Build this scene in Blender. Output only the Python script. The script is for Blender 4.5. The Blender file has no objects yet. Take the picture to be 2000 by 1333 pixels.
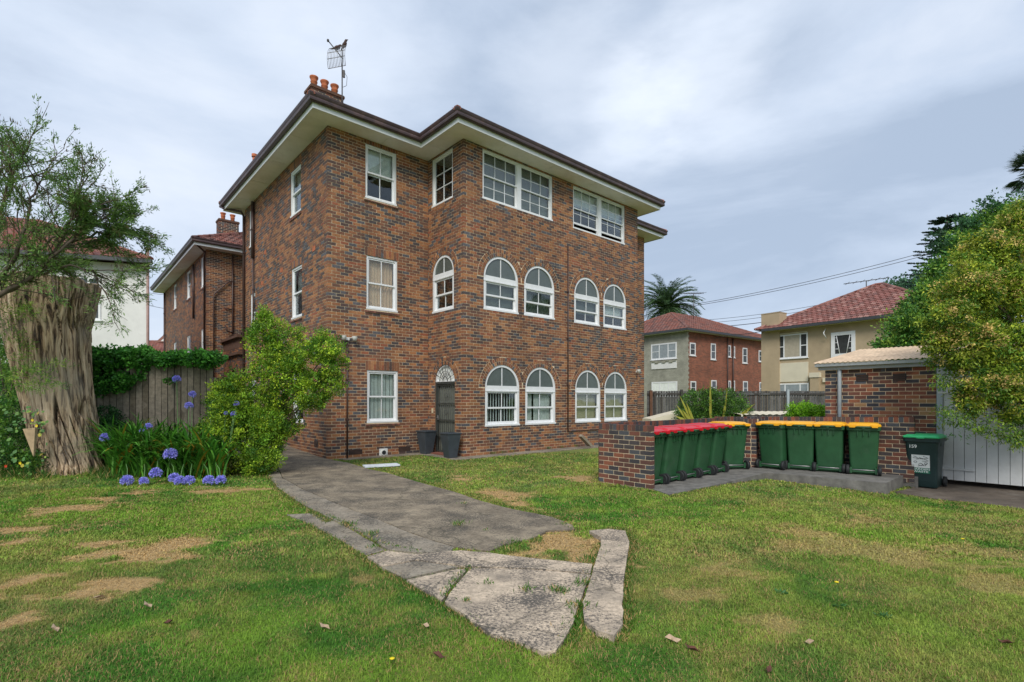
import bpy, bmesh, math, random
import numpy as np
from mathutils import Vector, Matrix
from mathutils.geometry import delaunay_2d_cdt
R = math.radians
rnd = random.Random(7)
nr = np.random.default_rng(7)
scene = bpy.context.scene
# ------------------------------------------------------------------ camera, sky, sun, exposure
F, HOR, EYE = 1008.0, 783.0, 1.6          # focal length and horizon in photo pixels, eye height in metres
cam_d = bpy.data.cameras.new('camera'); cam = bpy.data.objects.new('camera', cam_d)
scene.collection.objects.link(cam); scene.camera = cam
cam.location = (0, 0, EYE); cam.rotation_euler = (R(90), 0, 0)
cam_d.sensor_width = 36.0; cam_d.lens = 36.0 * F / 2000; cam_d.shift_y = (HOR - 666.5) / 2000
cam_d.clip_start = 0.05; cam_d.clip_end = 2000

SUN_EL, SUN_AZ = R(42), R(186)             # azimuth clockwise from +Y: behind the camera, slightly left
world = bpy.data.worlds.new('World'); scene.world = world; world.use_nodes = True
wn, wl = world.node_tree.nodes, world.node_tree.links
wn.clear()
def N(nodes, t, **k):
    n = nodes.new(t)
    for a, v in k.items():
        if a == 'inp':
            for i, x in v.items(): n.inputs[i].default_value = x
        else: setattr(n, a, v)
    return n
sky = N(wn, 'ShaderNodeTexSky', sky_type='NISHITA', sun_disc=False, sun_elevation=SUN_EL, sun_rotation=SUN_AZ, air_density=1.0, dust_density=2.0)
bg_sky = N(wn, 'ShaderNodeBackground', inp={'Strength': 0.09})
wl.new(sky.outputs[0], bg_sky.inputs['Color'])
tc = N(wn, 'ShaderNodeTexCoord')
mp = N(wn, 'ShaderNodeMapping', inp={'Scale': (1.0, 1.0, 2.6), 'Location': (3.1, 0.4, 0.9)})
wl.new(tc.outputs['Generated'], mp.inputs[0])
n1 = N(wn, 'ShaderNodeTexNoise', inp={'Scale': 1.35, 'Detail': 8.0, 'Roughness': 0.58, 'Distortion': 0.35}); wl.new(mp.outputs[0], n1.inputs['Vector'])
cr = N(wn, 'ShaderNodeValToRGB'); wl.new(n1.outputs['Fac'], cr.inputs[0])
e = cr.color_ramp.elements
e[0].position = 0.35; e[0].color = (0.275, 0.335, 0.430, 1)
e[1].position = 0.66; e[1].color = (0.490, 0.535, 0.610, 1)
x = cr.color_ramp.elements.new(0.50); x.color = (0.370, 0.432, 0.530, 1)
# the thinner, brighter breaks in the cloud deck, each at its own direction
def skydir(px, py):
    v = Vector(((px - 1000) / F, 1, (HOR - py) / F)); return v.normalized()
last = cr.outputs['Color']
n2 = N(wn, 'ShaderNodeTexNoise', inp={'Scale': 5.0, 'Detail': 5.0, 'Roughness': 0.55}); wl.new(mp.outputs[0], n2.inputs['Vector'])
for (px, py, lo, hi, s) in [(1150, 165, 0.985, 0.9995, .42), (1370, 140, 0.990, 0.9998, .55), (1245, 225, 0.994, 0.9998, .5), (700, 100, 0.985, 1.0, .30), (1500, 30, 0.96, 1.0, .2), (330, 60, 0.93, 1.0, .25)]:
    dp = N(wn, 'ShaderNodeVectorMath', operation='DOT_PRODUCT'); wl.new(tc.outputs['Generated'], dp.inputs[0]); dp.inputs[1].default_value = skydir(px, py)
    ad = N(wn, 'ShaderNodeMath', operation='MULTIPLY_ADD'); wl.new(n2.outputs['Fac'], ad.inputs[0]); ad.inputs[1].default_value = (1 - lo) * 1.6
    wl.new(dp.outputs['Value'], ad.inputs[2])
    mr = N(wn, 'ShaderNodeMapRange', interpolation_type='SMOOTHSTEP'); wl.new(ad.outputs[0], mr.inputs['Value'])
    mr.inputs['From Min'].default_value = lo + (1 - lo) * .75; mr.inputs['From Max'].default_value = hi + (1 - lo) * 1.1; mr.inputs['To Max'].default_value = s
    mx = N(wn, 'ShaderNodeMix', data_type='RGBA'); wl.new(mr.outputs[0], mx.inputs[0]); wl.new(last, mx.inputs[6]); mx.inputs[7].default_value = (0.62, 0.665, 0.735, 1)
    last = mx.outputs[2]
bg_cl = N(wn, 'ShaderNodeBackground', inp={'Strength': 0.93}); wl.new(last, bg_cl.inputs['Color'])
ms = N(wn, 'ShaderNodeMixShader', inp={0: 0.93}); wl.new(bg_sky.outputs[0], ms.inputs[1]); wl.new(bg_cl.outputs[0], ms.inputs[2])
wo = N(wn, 'ShaderNodeOutputWorld'); wl.new(ms.outputs[0], wo.inputs[0])
sun_d = bpy.data.lights.new('sun', 'SUN'); sun_d.energy = 1.5; sun_d.angle = R(24); sun_d.color = (1.0, 0.955, 0.89)
sun = bpy.data.objects.new('sun', sun_d); scene.collection.objects.link(sun)
sd = Vector((math.sin(SUN_AZ) * math.cos(SUN_EL), math.cos(SUN_AZ) * math.cos(SUN_EL), math.sin(SUN_EL)))
sun.rotation_euler = sd.to_track_quat('Z', 'Y').to_euler()
vs = scene.view_settings; vs.view_transform = 'Standard'; vs.look = 'None'; vs.gamma = 1; vs.exposure = 0.88; vs.use_curve_mapping = False
scene.render.engine = 'CYCLES'; scene.cycles.max_bounces = 6; scene.cycles.transparent_max_bounces = 12

# ------------------------------------------------------------------ helpers
COL = scene.collection
AX = Vector((0.75144, 0.65980, 0)); BX = Vector((-0.65980, 0.75144, 0)); TH = math.atan2(0.65980, 0.75144)
def gnd(px, py, z=0.0):
    """the point of the level z that the photo shows at that pixel"""
    Y = (EYE - z) * F / (py - HOR); return Vector(((px - 1000) / F * Y, Y, z))
def at(px, py, Y):
    return Vector(((px - 1000) / F * Y, Y, EYE + (HOR - py) / F * Y))
def vnoise(x, y, seed=0):
    xi, yi = np.floor(x).astype(np.int64), np.floor(y).astype(np.int64); xf, yf = x - xi, y - yi
    def hsh(a, b):
        n = (a * 374761393 + b * 668265263 + seed * 974634777) & 0xffffffff
        n = ((n ^ (n >> 13)) * 1274126177) & 0xffffffff
        return ((n ^ (n >> 16)) & 0xffff) / 65535.0
    u, v = xf * xf * (3 - 2 * xf), yf * yf * (3 - 2 * yf)
    return (hsh(xi, yi) * (1 - u) + hsh(xi + 1, yi) * u) * (1 - v) + (hsh(xi, yi + 1) * (1 - u) + hsh(xi + 1, yi + 1) * u) * v
def fbm(x, y, seed=0, o=4):
    s, a, t = 0, 1.0, 0
    for i in range(o):
        s = s + a * vnoise(x * 2 ** i + 17.3 * i, y * 2 ** i + 9.1 * i, seed + i); t += a; a *= .5
    return s / t
def tag(o, label=None, cat=None, group=None, kind=None):
    if label: o['label'] = label
    if cat: o['category'] = cat
    if group: o['group'] = group
    if kind: o['kind'] = kind
    return o
def empty(name, loc=(0, 0, 0), rz=0, label=None, cat=None, group=None, parent=None):
    o = bpy.data.objects.new(name, None); COL.objects.link(o); o.location = loc; o.rotation_euler = (0, 0, rz); o.empty_display_size = .2
    o.parent = parent
    return tag(o, label, cat, group)
def link(name, me, parent=None, loc=(0, 0, 0), rot=(0, 0, 0), mat=None):
    o = bpy.data.objects.new(name, me); COL.objects.link(o); o.parent = parent; o.location = loc; o.rotation_euler = rot
    if mat is not None and not me.materials: me.materials.append(mat)
    return o
def copy_tree(o, parent=None, **k):
    c = o.copy(); COL.objects.link(c); c.parent = parent
    for ch in list(o.children): copy_tree(ch, c)
    return c
class MB:
    def __init__(s): s.v = []; s.f = []; s.m = []; s.sm = []
    def add(s, vs, fs, m=0, smooth=False):
        b = len(s.v); s.v += [tuple(v) for v in vs]
        for f in fs: s.f.append([b + i for i in f]); s.m.append(m); s.sm.append(smooth)
        return s
    def box(s, a, b, m=0):
        x0, y0, z0 = a; x1, y1, z1 = b
        return s.add([(x0, y0, z0), (x1, y0, z0), (x1, y1, z0), (x0, y1, z0), (x0, y0, z1), (x1, y0, z1), (x1, y1, z1), (x0, y1, z1)],
                     [(0, 3, 2, 1), (4, 5, 6, 7), (0, 1, 5, 4), (1, 2, 6, 5), (2, 3, 7, 6), (3, 0, 4, 7)], m)
    def hexa(s, q, m=0):   # 8 points, bottom ring then top ring
        return s.add(q, [(0, 3, 2, 1), (4, 5, 6, 7), (0, 1, 5, 4), (1, 2, 6, 5), (2, 3, 7, 6), (3, 0, 4, 7)], m)
    def tube(s, pts, r, n=8, m=0, cap=True):
        pts = [Vector(p) for p in pts]; rr = r if isinstance(r, (list, tuple)) else [r] * len(pts); ring = []
        up = None
        for i, p in enumerate(pts):
            d = (pts[min(i + 1, len(pts) - 1)] - pts[max(i - 1, 0)]).normalized()
            if up is None: up = Vector((0, 0, 1)) if abs(d.z) < .9 else Vector((1, 0, 0))
            a = d.cross(up).normalized(); b = a.cross(d).normalized(); up = b
            ring += [p + (a * math.cos(2 * math.pi * k / n) + b * math.sin(2 * math.pi * k / n)) * rr[i] for k in range(n)]
        fs = [(i * n + k, i * n + (k + 1) % n, (i + 1) * n + (k + 1) % n, (i + 1) * n + k) for i in range(len(pts) - 1) for k in range(n)]
        s.add(ring, fs, m, True)
        if cap: s.add([], [], m); b = len(s.v) - len(ring); s.f.append([b + k for k in range(n)][::-1]); s.f.append([b + (len(pts) - 1) * n + k for k in range(n)]); s.m += [m, m]; s.sm += [False, False]
        return s
    def lathe(s, prof, c=(0, 0, 0), n=20, m=0):
        vs = [(c[0] + r * math.cos(2 * math.pi * k / n), c[1] + r * math.sin(2 * math.pi * k / n), c[2] + z) for r, z in prof for k in range(n)]
        fs = [(i * n + k, i * n + (k + 1) % n, (i + 1) * n + (k + 1) % n, (i + 1) * n + k) for i in range(len(prof) - 1) for k in range(n)]
        return s.add(vs, fs, m, True)
    def mesh(s, name, mats):
        me = bpy.data.meshes.new(name); me.from_pydata(s.v, [], s.f)
        for mt in (mats if isinstance(mats, (list, tuple)) else [mats]): me.materials.append(mt)
        me.polygons.foreach_set('material_index', s.m); me.polygons.foreach_set('use_smooth', s.sm); me.update()
        return me
    def build(s, name, mats, parent=None, loc=(0, 0, 0), rot=(0, 0, 0), bevel=0):
        o = link(name, s.mesh(name, mats), parent, loc, rot)
        if bevel:
            b = o.modifiers.new('bevel', 'BEVEL'); b.width = bevel; b.segments = 2; b.limit_method = 'ANGLE'
        return o
def np_mesh(name, co, faces, mat, colors=None, smooth=False):
    """co (n,3), faces (m,k) with k equal for all"""
    me = bpy.data.meshes.new(name); k = faces.shape[1]
    me.vertices.add(len(co)); me.vertices.foreach_set('co', co.astype(np.float32).ravel())
    me.loops.add(faces.size); me.loops.foreach_set('vertex_index', faces.astype(np.int32).ravel())
    me.polygons.add(len(faces)); me.polygons.foreach_set('loop_start', np.arange(0, faces.size, k, dtype=np.int32))
    me.polygons.foreach_set('loop_total', np.full(len(faces), k, dtype=np.int32))
    if smooth: me.polygons.foreach_set('use_smooth', np.ones(len(faces), dtype=bool))
    if colors is not None:
        at_ = me.attributes.new('Col', 'FLOAT_COLOR', 'POINT'); c4 = np.ones((len(co), 4), dtype=np.float32); c4[:, :3] = colors
        at_.data.foreach_set('color', c4.ravel())
    me.materials.append(mat); me.update(calc_edges=True); me.validate(); return me
def unit(v): return v / np.maximum(np.linalg.norm(v, axis=-1, keepdims=True), 1e-9)
def leaf_mesh(name, pos, axis, L, W, col, mat, fold=.25):
    n = len(pos); axis = unit(axis); rv = unit(nr.normal(size=(n, 3))); side = unit(np.cross(axis, rv)); nm = np.cross(side, axis)
    L = np.asarray(L).reshape(-1, 1) * np.ones((n, 1)); W = np.asarray(W).reshape(-1, 1) * np.ones((n, 1))
    mid = pos + axis * L * .45
    co = np.stack([pos, mid + side * W * .5 + nm * W * fold, pos + axis * L, mid - side * W * .5 + nm * W * fold], axis=1).reshape(-1, 3)
    i = np.arange(n)[:, None] * 4
    fa = np.concatenate([i + np.array([[0, 2, 1]]), i + np.array([[0, 3, 2]])], axis=0)
    return np_mesh(name, co, fa, mat, np.repeat(col, 4, axis=0))

# ------------------------------------------------------------------ materials
def newmat(name):
    m = bpy.data.materials.new(name); m.use_nodes = True; nt = m.node_tree; b = nt.nodes['Principled BSDF']; return m, nt, b
def mat(name, col, rough=.7, var=.12, scale=6.0, bump=0.0, bscale=60.0, metal=0.0, dirt=None, dscale=1.2, stretch=(1, 1, 1), spec=.5, dlo=.5, dhi=.75, speck=None, cracks=0.0):
    m, nt, b = newmat(name); n, l = nt.nodes, nt.links
    g = N(n, 'ShaderNodeNewGeometry'); mp = N(n, 'ShaderNodeMapping', inp={'Scale': stretch}); l.new(g.outputs['Position'], mp.inputs[0])
    t = N(n, 'ShaderNodeTexNoise', inp={'Scale': scale, 'Detail': 5.0, 'Roughness': .6}); l.new(mp.outputs[0], t.inputs['Vector'])
    mr = N(n, 'ShaderNodeMapRange', inp={'From Min': .3, 'From Max': .7, 'To Min': 1 - var, 'To Max': 1 + var}); l.new(t.outputs['Fac'], mr.inputs['Value'])
    mu = N(n, 'ShaderNodeMix', data_type='RGBA', blend_type='MULTIPLY', inp={0: 1.0}); mu.inputs[6].default_value = (*col, 1); l.new(mr.outputs[0], mu.inputs[7])
    out = mu.outputs[2]
    if dirt:
        t2 = N(n, 'ShaderNodeTexNoise', inp={'Scale': dscale, 'Detail': 6.0, 'Roughness': .65}); l.new(mp.outputs[0], t2.inputs['Vector'])
        m2 = N(n, 'ShaderNodeMapRange', inp={'From Min': dlo, 'From Max': dhi}); l.new(t2.outputs['Fac'], m2.inputs['Value'])
        mx = N(n, 'ShaderNodeMix', data_type='RGBA'); l.new(m2.outputs[0], mx.inputs[0]); l.new(out, mx.inputs[6]); mx.inputs[7].default_value = (*dirt, 1); out = mx.outputs[2]
    if speck:     # lichen and grit: small dark spots gathered in patches
        ts = N(n, 'ShaderNodeTexNoise', inp={'Scale': 42.0, 'Detail': 4.0, 'Roughness': .8}); l.new(g.outputs['Position'], ts.inputs['Vector'])
        tp = N(n, 'ShaderNodeTexNoise', inp={'Scale': 1.9, 'Detail': 3.0}); l.new(g.outputs['Position'], tp.inputs['Vector'])
        ma = N(n, 'ShaderNodeMath', operation='MULTIPLY_ADD'); l.new(tp.outputs['Fac'], ma.inputs[0]); ma.inputs[1].default_value = .55; l.new(ts.outputs['Fac'], ma.inputs[2])
        m3 = N(n, 'ShaderNodeMapRange', inp={'From Min': .77, 'From Max': .87, 'To Max': .85}); l.new(ma.outputs[0], m3.inputs['Value'])
        mx = N(n, 'ShaderNodeMix', data_type='RGBA'); l.new(m3.outputs[0], mx.inputs[0]); l.new(out, mx.inputs[6]); mx.inputs[7].default_value = (*speck, 1); out = mx.outputs[2]
        tl2 = N(n, 'ShaderNodeMapRange', inp={'From Min': .62, 'From Max': .50, 'To Max': .45}); l.new(ts.outputs['Fac'], tl2.inputs['Value']); tl2.inputs['From Min'].default_value = .40; tl2.inputs['From Max'].default_value = .30
        mx = N(n, 'ShaderNodeMix', data_type='RGBA'); l.new(tl2.outputs[0], mx.inputs[0]); l.new(out, mx.inputs[6]); mx.inputs[7].default_value = (min(1, col[0] * 1.7), min(1, col[1] * 1.7), min(1, col[2] * 1.7), 1); out = mx.outputs[2]
    if cracks:
        tw = N(n, 'ShaderNodeTexNoise', inp={'Scale': 2.5, 'Detail': 5.0}); l.new(g.outputs['Position'], tw.inputs['Vector'])
        sc = N(n, 'ShaderNodeVectorMath', operation='MULTIPLY_ADD'); l.new(tw.outputs['Color'], sc.inputs[0]); sc.inputs[1].default_value = (.35, .35, .35); l.new(g.outputs['Position'], sc.inputs[2])
        vo = N(n, 'ShaderNodeTexVoronoi', feature='DISTANCE_TO_EDGE', inp={'Scale': cracks}); l.new(sc.outputs[0], vo.inputs['Vector'])
        m4 = N(n, 'ShaderNodeMapRange', inp={'From Min': .009, 'From Max': .002, 'To Max': .55}); l.new(vo.outputs['Distance'], m4.inputs['Value'])
        mx = N(n, 'ShaderNodeMix', data_type='RGBA'); l.new(m4.outputs[0], mx.inputs[0]); l.new(out, mx.inputs[6]); mx.inputs[7].default_value = (.05, .045, .03, 1); out = mx.outputs[2]
    l.new(out, b.inputs['Base Color']); b.inputs['Roughness'].default_value = rough; b.inputs['Metallic'].default_value = metal; b.inputs['Specular IOR Level'].default_value = spec
    if bump:
        t3 = N(n, 'ShaderNodeTexNoise', inp={'Scale': bscale, 'Detail': 4.0}); l.new(mp.outputs[0], t3.inputs['Vector'])
        bp = N(n, 'ShaderNodeBump', inp={'Strength': bump, 'Distance': .01}); l.new(t3.outputs['Fac'], bp.inputs['Height']); l.new(bp.outputs[0], b.inputs['Normal'])
    return m
def ramp_mat(name, stops, rough=.8, mottle=.18, bump=.3, wear=0.0):
    """one colour per loose piece: random per island plus random per object"""
    m, nt, b = newmat(name); n, l = nt.nodes, nt.links
    g = N(n, 'ShaderNodeNewGeometry'); oi = N(n, 'ShaderNodeObjectInfo')
    ad = N(n, 'ShaderNodeMath', operation='ADD'); l.new(g.outputs['Random Per Island'], ad.inputs[0]); l.new(oi.outputs['Random'], ad.inputs[1])
    fr = N(n, 'ShaderNodeMath', operation='FRACT'); l.new(ad.outputs[0], fr.inputs[0])
    # larger patches of the wall lean towards the dark or the light bricks
    t0 = N(n, 'ShaderNodeTexNoise', inp={'Scale': .9, 'Detail': 2.0}); l.new(g.outputs['Position'], t0.inputs['Vector'])
    m0 = N(n, 'ShaderNodeMapRange', inp={'From Min': .35, 'From Max': .65, 'To Min': -.10, 'To Max': .10}); l.new(t0.outputs['Fac'], m0.inputs['Value'])
    a2 = N(n, 'ShaderNodeMath', operation='ADD', use_clamp=True); l.new(fr.outputs[0], a2.inputs[0]); l.new(m0.outputs[0], a2.inputs[1])
    c = N(n, 'ShaderNodeValToRGB'); c.color_ramp.interpolation = 'CONSTANT'; l.new(a2.outputs[0], c.inputs[0])
    els = c.color_ramp.elements
    els[0].position = 0; els[0].color = (*stops[0][1], 1); els[1].position = stops[1][0]; els[1].color = (*stops[1][1], 1)
    for p, q in stops[2:]: els.new(p).color = (*q, 1)
    t = N(n, 'ShaderNodeTexNoise', inp={'Scale': 14.0, 'Detail': 5.0, 'Roughness': .7}); l.new(g.outputs['Position'], t.inputs['Vector'])
    mr = N(n, 'ShaderNodeMapRange', inp={'From Min': .3, 'From Max': .7, 'To Min': 1 - mottle, 'To Max': 1 + mottle}); l.new(t.outputs['Fac'], mr.inputs['Value'])
    mu = N(n, 'ShaderNodeMix', data_type='RGBA', blend_type='MULTIPLY', inp={0: 1.0}); l.new(c.outputs[0], mu.inputs[6]); l.new(mr.outputs[0], mu.inputs[7])
    out = mu.outputs[2]
    if wear:      # rain streaks and repaired, paler areas
        mp = N(n, 'ShaderNodeMapping', inp={'Scale': (1.1, 1.1, .35)}); l.new(g.outputs['Position'], mp.inputs[0])
        t5 = N(n, 'ShaderNodeTexNoise', inp={'Scale': 1.0, 'Detail': 7.0, 'Roughness': .62}); l.new(mp.outputs[0], t5.inputs['Vector'])
        m5 = N(n, 'ShaderNodeMapRange', inp={'From Min': .34, 'From Max': .66, 'To Min': 1 - wear, 'To Max': 1 + wear}); l.new(t5.outputs['Fac'], m5.inputs['Value'])
        u5 = N(n, 'ShaderNodeMix', data_type='RGBA', blend_type='MULTIPLY', inp={0: 1.0}); l.new(out, u5.inputs[6]); l.new(m5.outputs[0], u5.inputs[7]); out = u5.outputs[2]
    l.new(out, b.inputs['Base Color']); b.inputs['Roughness'].default_value = rough
    t3 = N(n, 'ShaderNodeTexNoise', inp={'Scale': 90.0, 'Detail': 3.0}); l.new(g.outputs['Position'], t3.inputs['Vector'])
    bp = N(n, 'ShaderNodeBump', inp={'Strength': bump, 'Distance': .006}); l.new(t3.outputs['Fac'], bp.inputs['Height']); l.new(bp.outputs[0], b.inputs['Normal'])
    return m
def leaf_mat(name, rough=.5, trans=.3, var=.1):
    m, nt, b = newmat(name); n, l = nt.nodes, nt.links
    a = N(n, 'ShaderNodeAttribute', attribute_name='Col'); l.new(a.outputs['Color'], b.inputs['Base Color'])
    b.inputs['Roughness'].default_value = rough; b.inputs['Specular IOR Level'].default_value = .35
    if trans:
        tr = N(n, 'ShaderNodeBsdfTranslucent'); l.new(a.outputs['Color'], tr.inputs['Color'])
        mx = N(n, 'ShaderNodeMixShader', inp={0: trans}); l.new(b.outputs[0], mx.inputs[1]); l.new(tr.outputs[0], mx.inputs[2])
        l.new(mx.outputs[0], n['Material Output'].inputs[0])
    return m
def glass_mat(name, tint=(.90, .93, .92), refl=1.0, rough=.03):
    m, nt, b = newmat(name); n, l = nt.nodes, nt.links
    tr = N(n, 'ShaderNodeBsdfTransparent'); tr.inputs[0].default_value = (*tint, 1)
    gl = N(n, 'ShaderNodeBsdfGlossy', inp={'Roughness': rough}); gl.inputs[0].default_value = (.9, .93, .95, 1)
    g = N(n, 'ShaderNodeNewGeometry'); t = N(n, 'ShaderNodeTexNoise', inp={'Scale': 1.6, 'Detail': 1.0}); l.new(g.outputs['Position'], t.inputs['Vector'])
    bp = N(n, 'ShaderNodeBump', inp={'Strength': .12, 'Distance': .05}); l.new(t.outputs['Fac'], bp.inputs['Height']); l.new(bp.outputs[0], gl.inputs['Normal'])
    fr = N(n, 'ShaderNodeLayerWeight', inp={'Blend': .16}); mr = N(n, 'ShaderNodeMapRange', inp={'From Min': 0, 'From Max': 1, 'To Min': .05 * refl, 'To Max': .85 * refl}); l.new(fr.outputs['Fresnel'], mr.inputs['Value'])
    mx = N(n, 'ShaderNodeMixShader'); l.new(mr.outputs[0], mx.inputs[0]); l.new(tr.outputs[0], mx.inputs[1]); l.new(gl.outputs[0], mx.inputs[2]); l.new(mx.outputs[0], n['Material Output'].inputs[0])
    return m
M = {}
M['brick'] = ramp_mat('brick', [(0, (.066, .053, .052)), (.05, (.092, .087, .094)), (.12, (.086, .052, .043)), (.24, (.130, .064, .042)), (.40, (.180, .078, .043)), (.57, (.245, .103, .047)), (.74, (.305, .134, .055)), (.90, (.25, .085, .042)), (.97, (.33, .155, .070))], mottle=.22, wear=.22)
M['brick_wall'] = ramp_mat('brick_wall', [(0, (.045, .040, .044)), (.20, (.062, .050, .050)), (.40, (.100, .045, .034)), (.60, (.165, .060, .038)), (.80, (.22, .075, .040)), (.92, (.070, .072, .080))], wear=.15)
M['brick_shed'] = ramp_mat('brick_shed', [(0, (.045, .043, .050)), (.15, (.075, .080, .092)), (.28, (.075, .048, .040)), (.44, (.15, .058, .038)), (.66, (.21, .072, .042)), (.84, (.28, .105, .050)), (.96, (.34, .19, .085))], wear=.12)
M['brick_sill'] = ramp_mat('brick_sill', [(0, (.10, .045, .032)), (.4, (.15, .06, .04)), (.7, (.20, .075, .05))])
M['mortar'] = mat('mortar', (.70, .56, .38), .95, .2, 9, .4, 120, dirt=(.44, .33, .21), dscale=.8)
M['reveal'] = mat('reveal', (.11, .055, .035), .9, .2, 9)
M['white'] = mat('white', (.76, .77, .77), .45, .05, 5, .05, 90, dirt=(.52, .52, .50), dscale=2.5, dlo=.6, dhi=.85)
M['soffit'] = mat('soffit', (.84, .79, .78), .8, .05, 3, dirt=(.68, .63, .60), dscale=.9)
M['gutter'] = mat('gutter', (.055, .034, .034), .45, .25, 2.5, dirt=(.12, .07, .06), dscale=3)
M['downpipe'] = mat('downpipe', (.060, .032, .026), .5, .25, 5)
M['tile'] = ramp_mat('tile', [(0, (.22, .078, .055)), (.3, (.28, .10, .07)), (.6, (.24, .11, .085)), (.85, (.15, .06, .05))], .75)
M['tile_old'] = ramp_mat('tile_old', [(0, (.17, .065, .048)), (.3, (.22, .08, .055)), (.6, (.20, .095, .075)), (.85, (.12, .06, .05))], .8)
M['pot_clay'] = mat('pot_clay', (.42, .125, .05), .85, .25, 8, dirt=(.16, .06, .035), dscale=6)
M['glass'] = glass_mat('glass')
M['glass_frost'] = mat('glass_frost', (.085, .105, .095), .22, .12, 3, .25, 140, spec=.8)
M['interior'] = mat('interior', (.22, .20, .17), .9)
M['blind_white'] = mat('blind_white', (.80, .83, .78), .7)
M['blind_beige'] = mat('blind_beige', (.62, .54, .37), .8)
M['curtain_cream'] = mat('curtain_cream', (.88, .60, .38), .8, .06)
M['dim_pane_sheet'] = mat('dim_pane_sheet', (.16, .18, .15), .9)  # sheet behind panes, coloured for the dim room and green reflections
M['door_metal'] = mat('door_metal', (.045, .05, .045), .5, .2)
M['door_paint'] = mat('door_paint', (.17, .18, .15), .6, .2)
M['concrete'] = mat('concrete', (.255, .212, .155), .9, .32, 14, .9, 90, dirt=(.34, .30, .235), dscale=3.5, dlo=.40, dhi=.78, speck=(.07, .065, .055), cracks=.9)
M['concrete_dark'] = mat('concrete_dark', (.185, .150, .105), .93, .38, 16, 1.0, 55, dirt=(.42, .345, .24), dscale=2.6, dlo=.42, dhi=.80, speck=(.055, .05, .042), cracks=.55)
M['concrete_light'] = mat('concrete_light', (.53, .425, .31), .95, .30, 26, 1.0, 60, dirt=(.19, .16, .125), dscale=3.4, dlo=.44, dhi=.74, speck=(.05, .048, .045), cracks=.8)
M['concrete_slab'] = mat('concrete_slab', (.165, .155, .14), .9, .35, 6, .7, 90, dirt=(.085, .08, .072), dscale=2.5)
M['concrete_damp'] = mat('concrete_damp', (.105, .082, .062), .92, .35, 4, .7, 80, dirt=(.19, .16, .13), dscale=2.5)
M['paling'] = ramp_mat('paling', [(0, (.20, .165, .12)), (.3, (.25, .21, .16)), (.6, (.17, .14, .10)), (.8, (.29, .245, .19))], .9, .35, .6)
M['paling_dark'] = ramp_mat('paling_dark', [(0, (.075, .075, .072)), (.3, (.10, .10, .098)), (.6, (.055, .050, .045)), (.8, (.13, .125, .12))], .9, .4, .5)
M['bin_green'] = mat('bin_green', (.022, .085, .034), .42, .18, 4, .12, 300, dirt=(.055, .10, .062), dscale=3, dlo=.55, dhi=.9)
M['bin_dark'] = mat('bin_dark', (.011, .030, .030), .4, .15, 4, .12, 300)
M['lid_red'] = mat('lid_red', (.55, .010, .022), .38, .1, 4)
M['lid_yellow'] = mat('lid_yellow', (.83, .40, .010), .4, .1, 4)
M['lid_green'] = mat('lid_green', (.05, .55, .20), .38, .1, 4)
M['rubber'] = mat('rubber', (.014, .016, .017), .7, .2)
M['metal'] = mat('metal', (.3, .3, .3), .45, .15, metal=.6)
M['metal_dark'] = mat('metal_dark', (.06, .055, .055), .6, .2)
M['planter'] = mat('planter', (.045, .055, .065), .5, .2, 5, .2, 70)
M['shed_door'] = mat('shed_door', (.56, .57, .56), .6, .08, 3, .1, 40, dirt=(.40, .41, .40), dscale=1.8, dlo=.55, dhi=.85)
M['shed_trim'] = mat('shed_trim', (.36, .41, .44), .5, .08)
M['shed_roof'] = mat('shed_roof', (.62, .46, .31), .8, .2, 3, dirt=(.42, .30, .2), dscale=2)
M['render_white'] = mat('render_white', (.72, .72, .69), .85, .08, 2, .3, 25, dirt=(.55, .55, .52), dscale=1)
M['render_tan'] = mat('render_tan', (.43, .335, .215), .85, .10, 1.5, .2, 60, dirt=(.36, .28, .18), dscale=.7)
M['render_cream'] = mat('render_cream', (.66, .60, .46), .85, .06, 1.5)
M['paint_grey_brick'] = None
M['wood_stump'] = None
M['bark'] = mat('bark', (.10, .075, .055), .9, .35, 6, .6, 25, stretch=(2, 2, .5))
M['bark_red'] = mat('bark_red', (.14, .075, .055), .85, .3, 10)
M['leaf'] = leaf_mat('leaf')
M['grass'] = leaf_mat('grass', .75, .25)
M['sandstone'] = mat('sandstone', (.45, .33, .20), .9, .25, 8, .6, 60)
M['terracotta'] = mat('terracotta', (.22, .075, .04), .85, .2)
M['slab_white'] = mat('slab_white', (.62, .66, .70), .7, .08, dirt=(.45, .48, .5), dscale=4)
M['cable'] = mat('cable', (.035, .035, .04), .6)
M['feather'] = mat('feather', (.05, .025, .02), .8, .3, 30)
M['bracket_white'] = mat('bracket_white', (.7, .7, .66), .6)
M['print_white'] = mat('print_white', (.72, .74, .72), .5, .04)
M['print_dark'] = mat('print_dark', (.05, .055, .055), .6)
M['print_green'] = mat('print_green', (.02, .17, .10), .5, .06)
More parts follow.
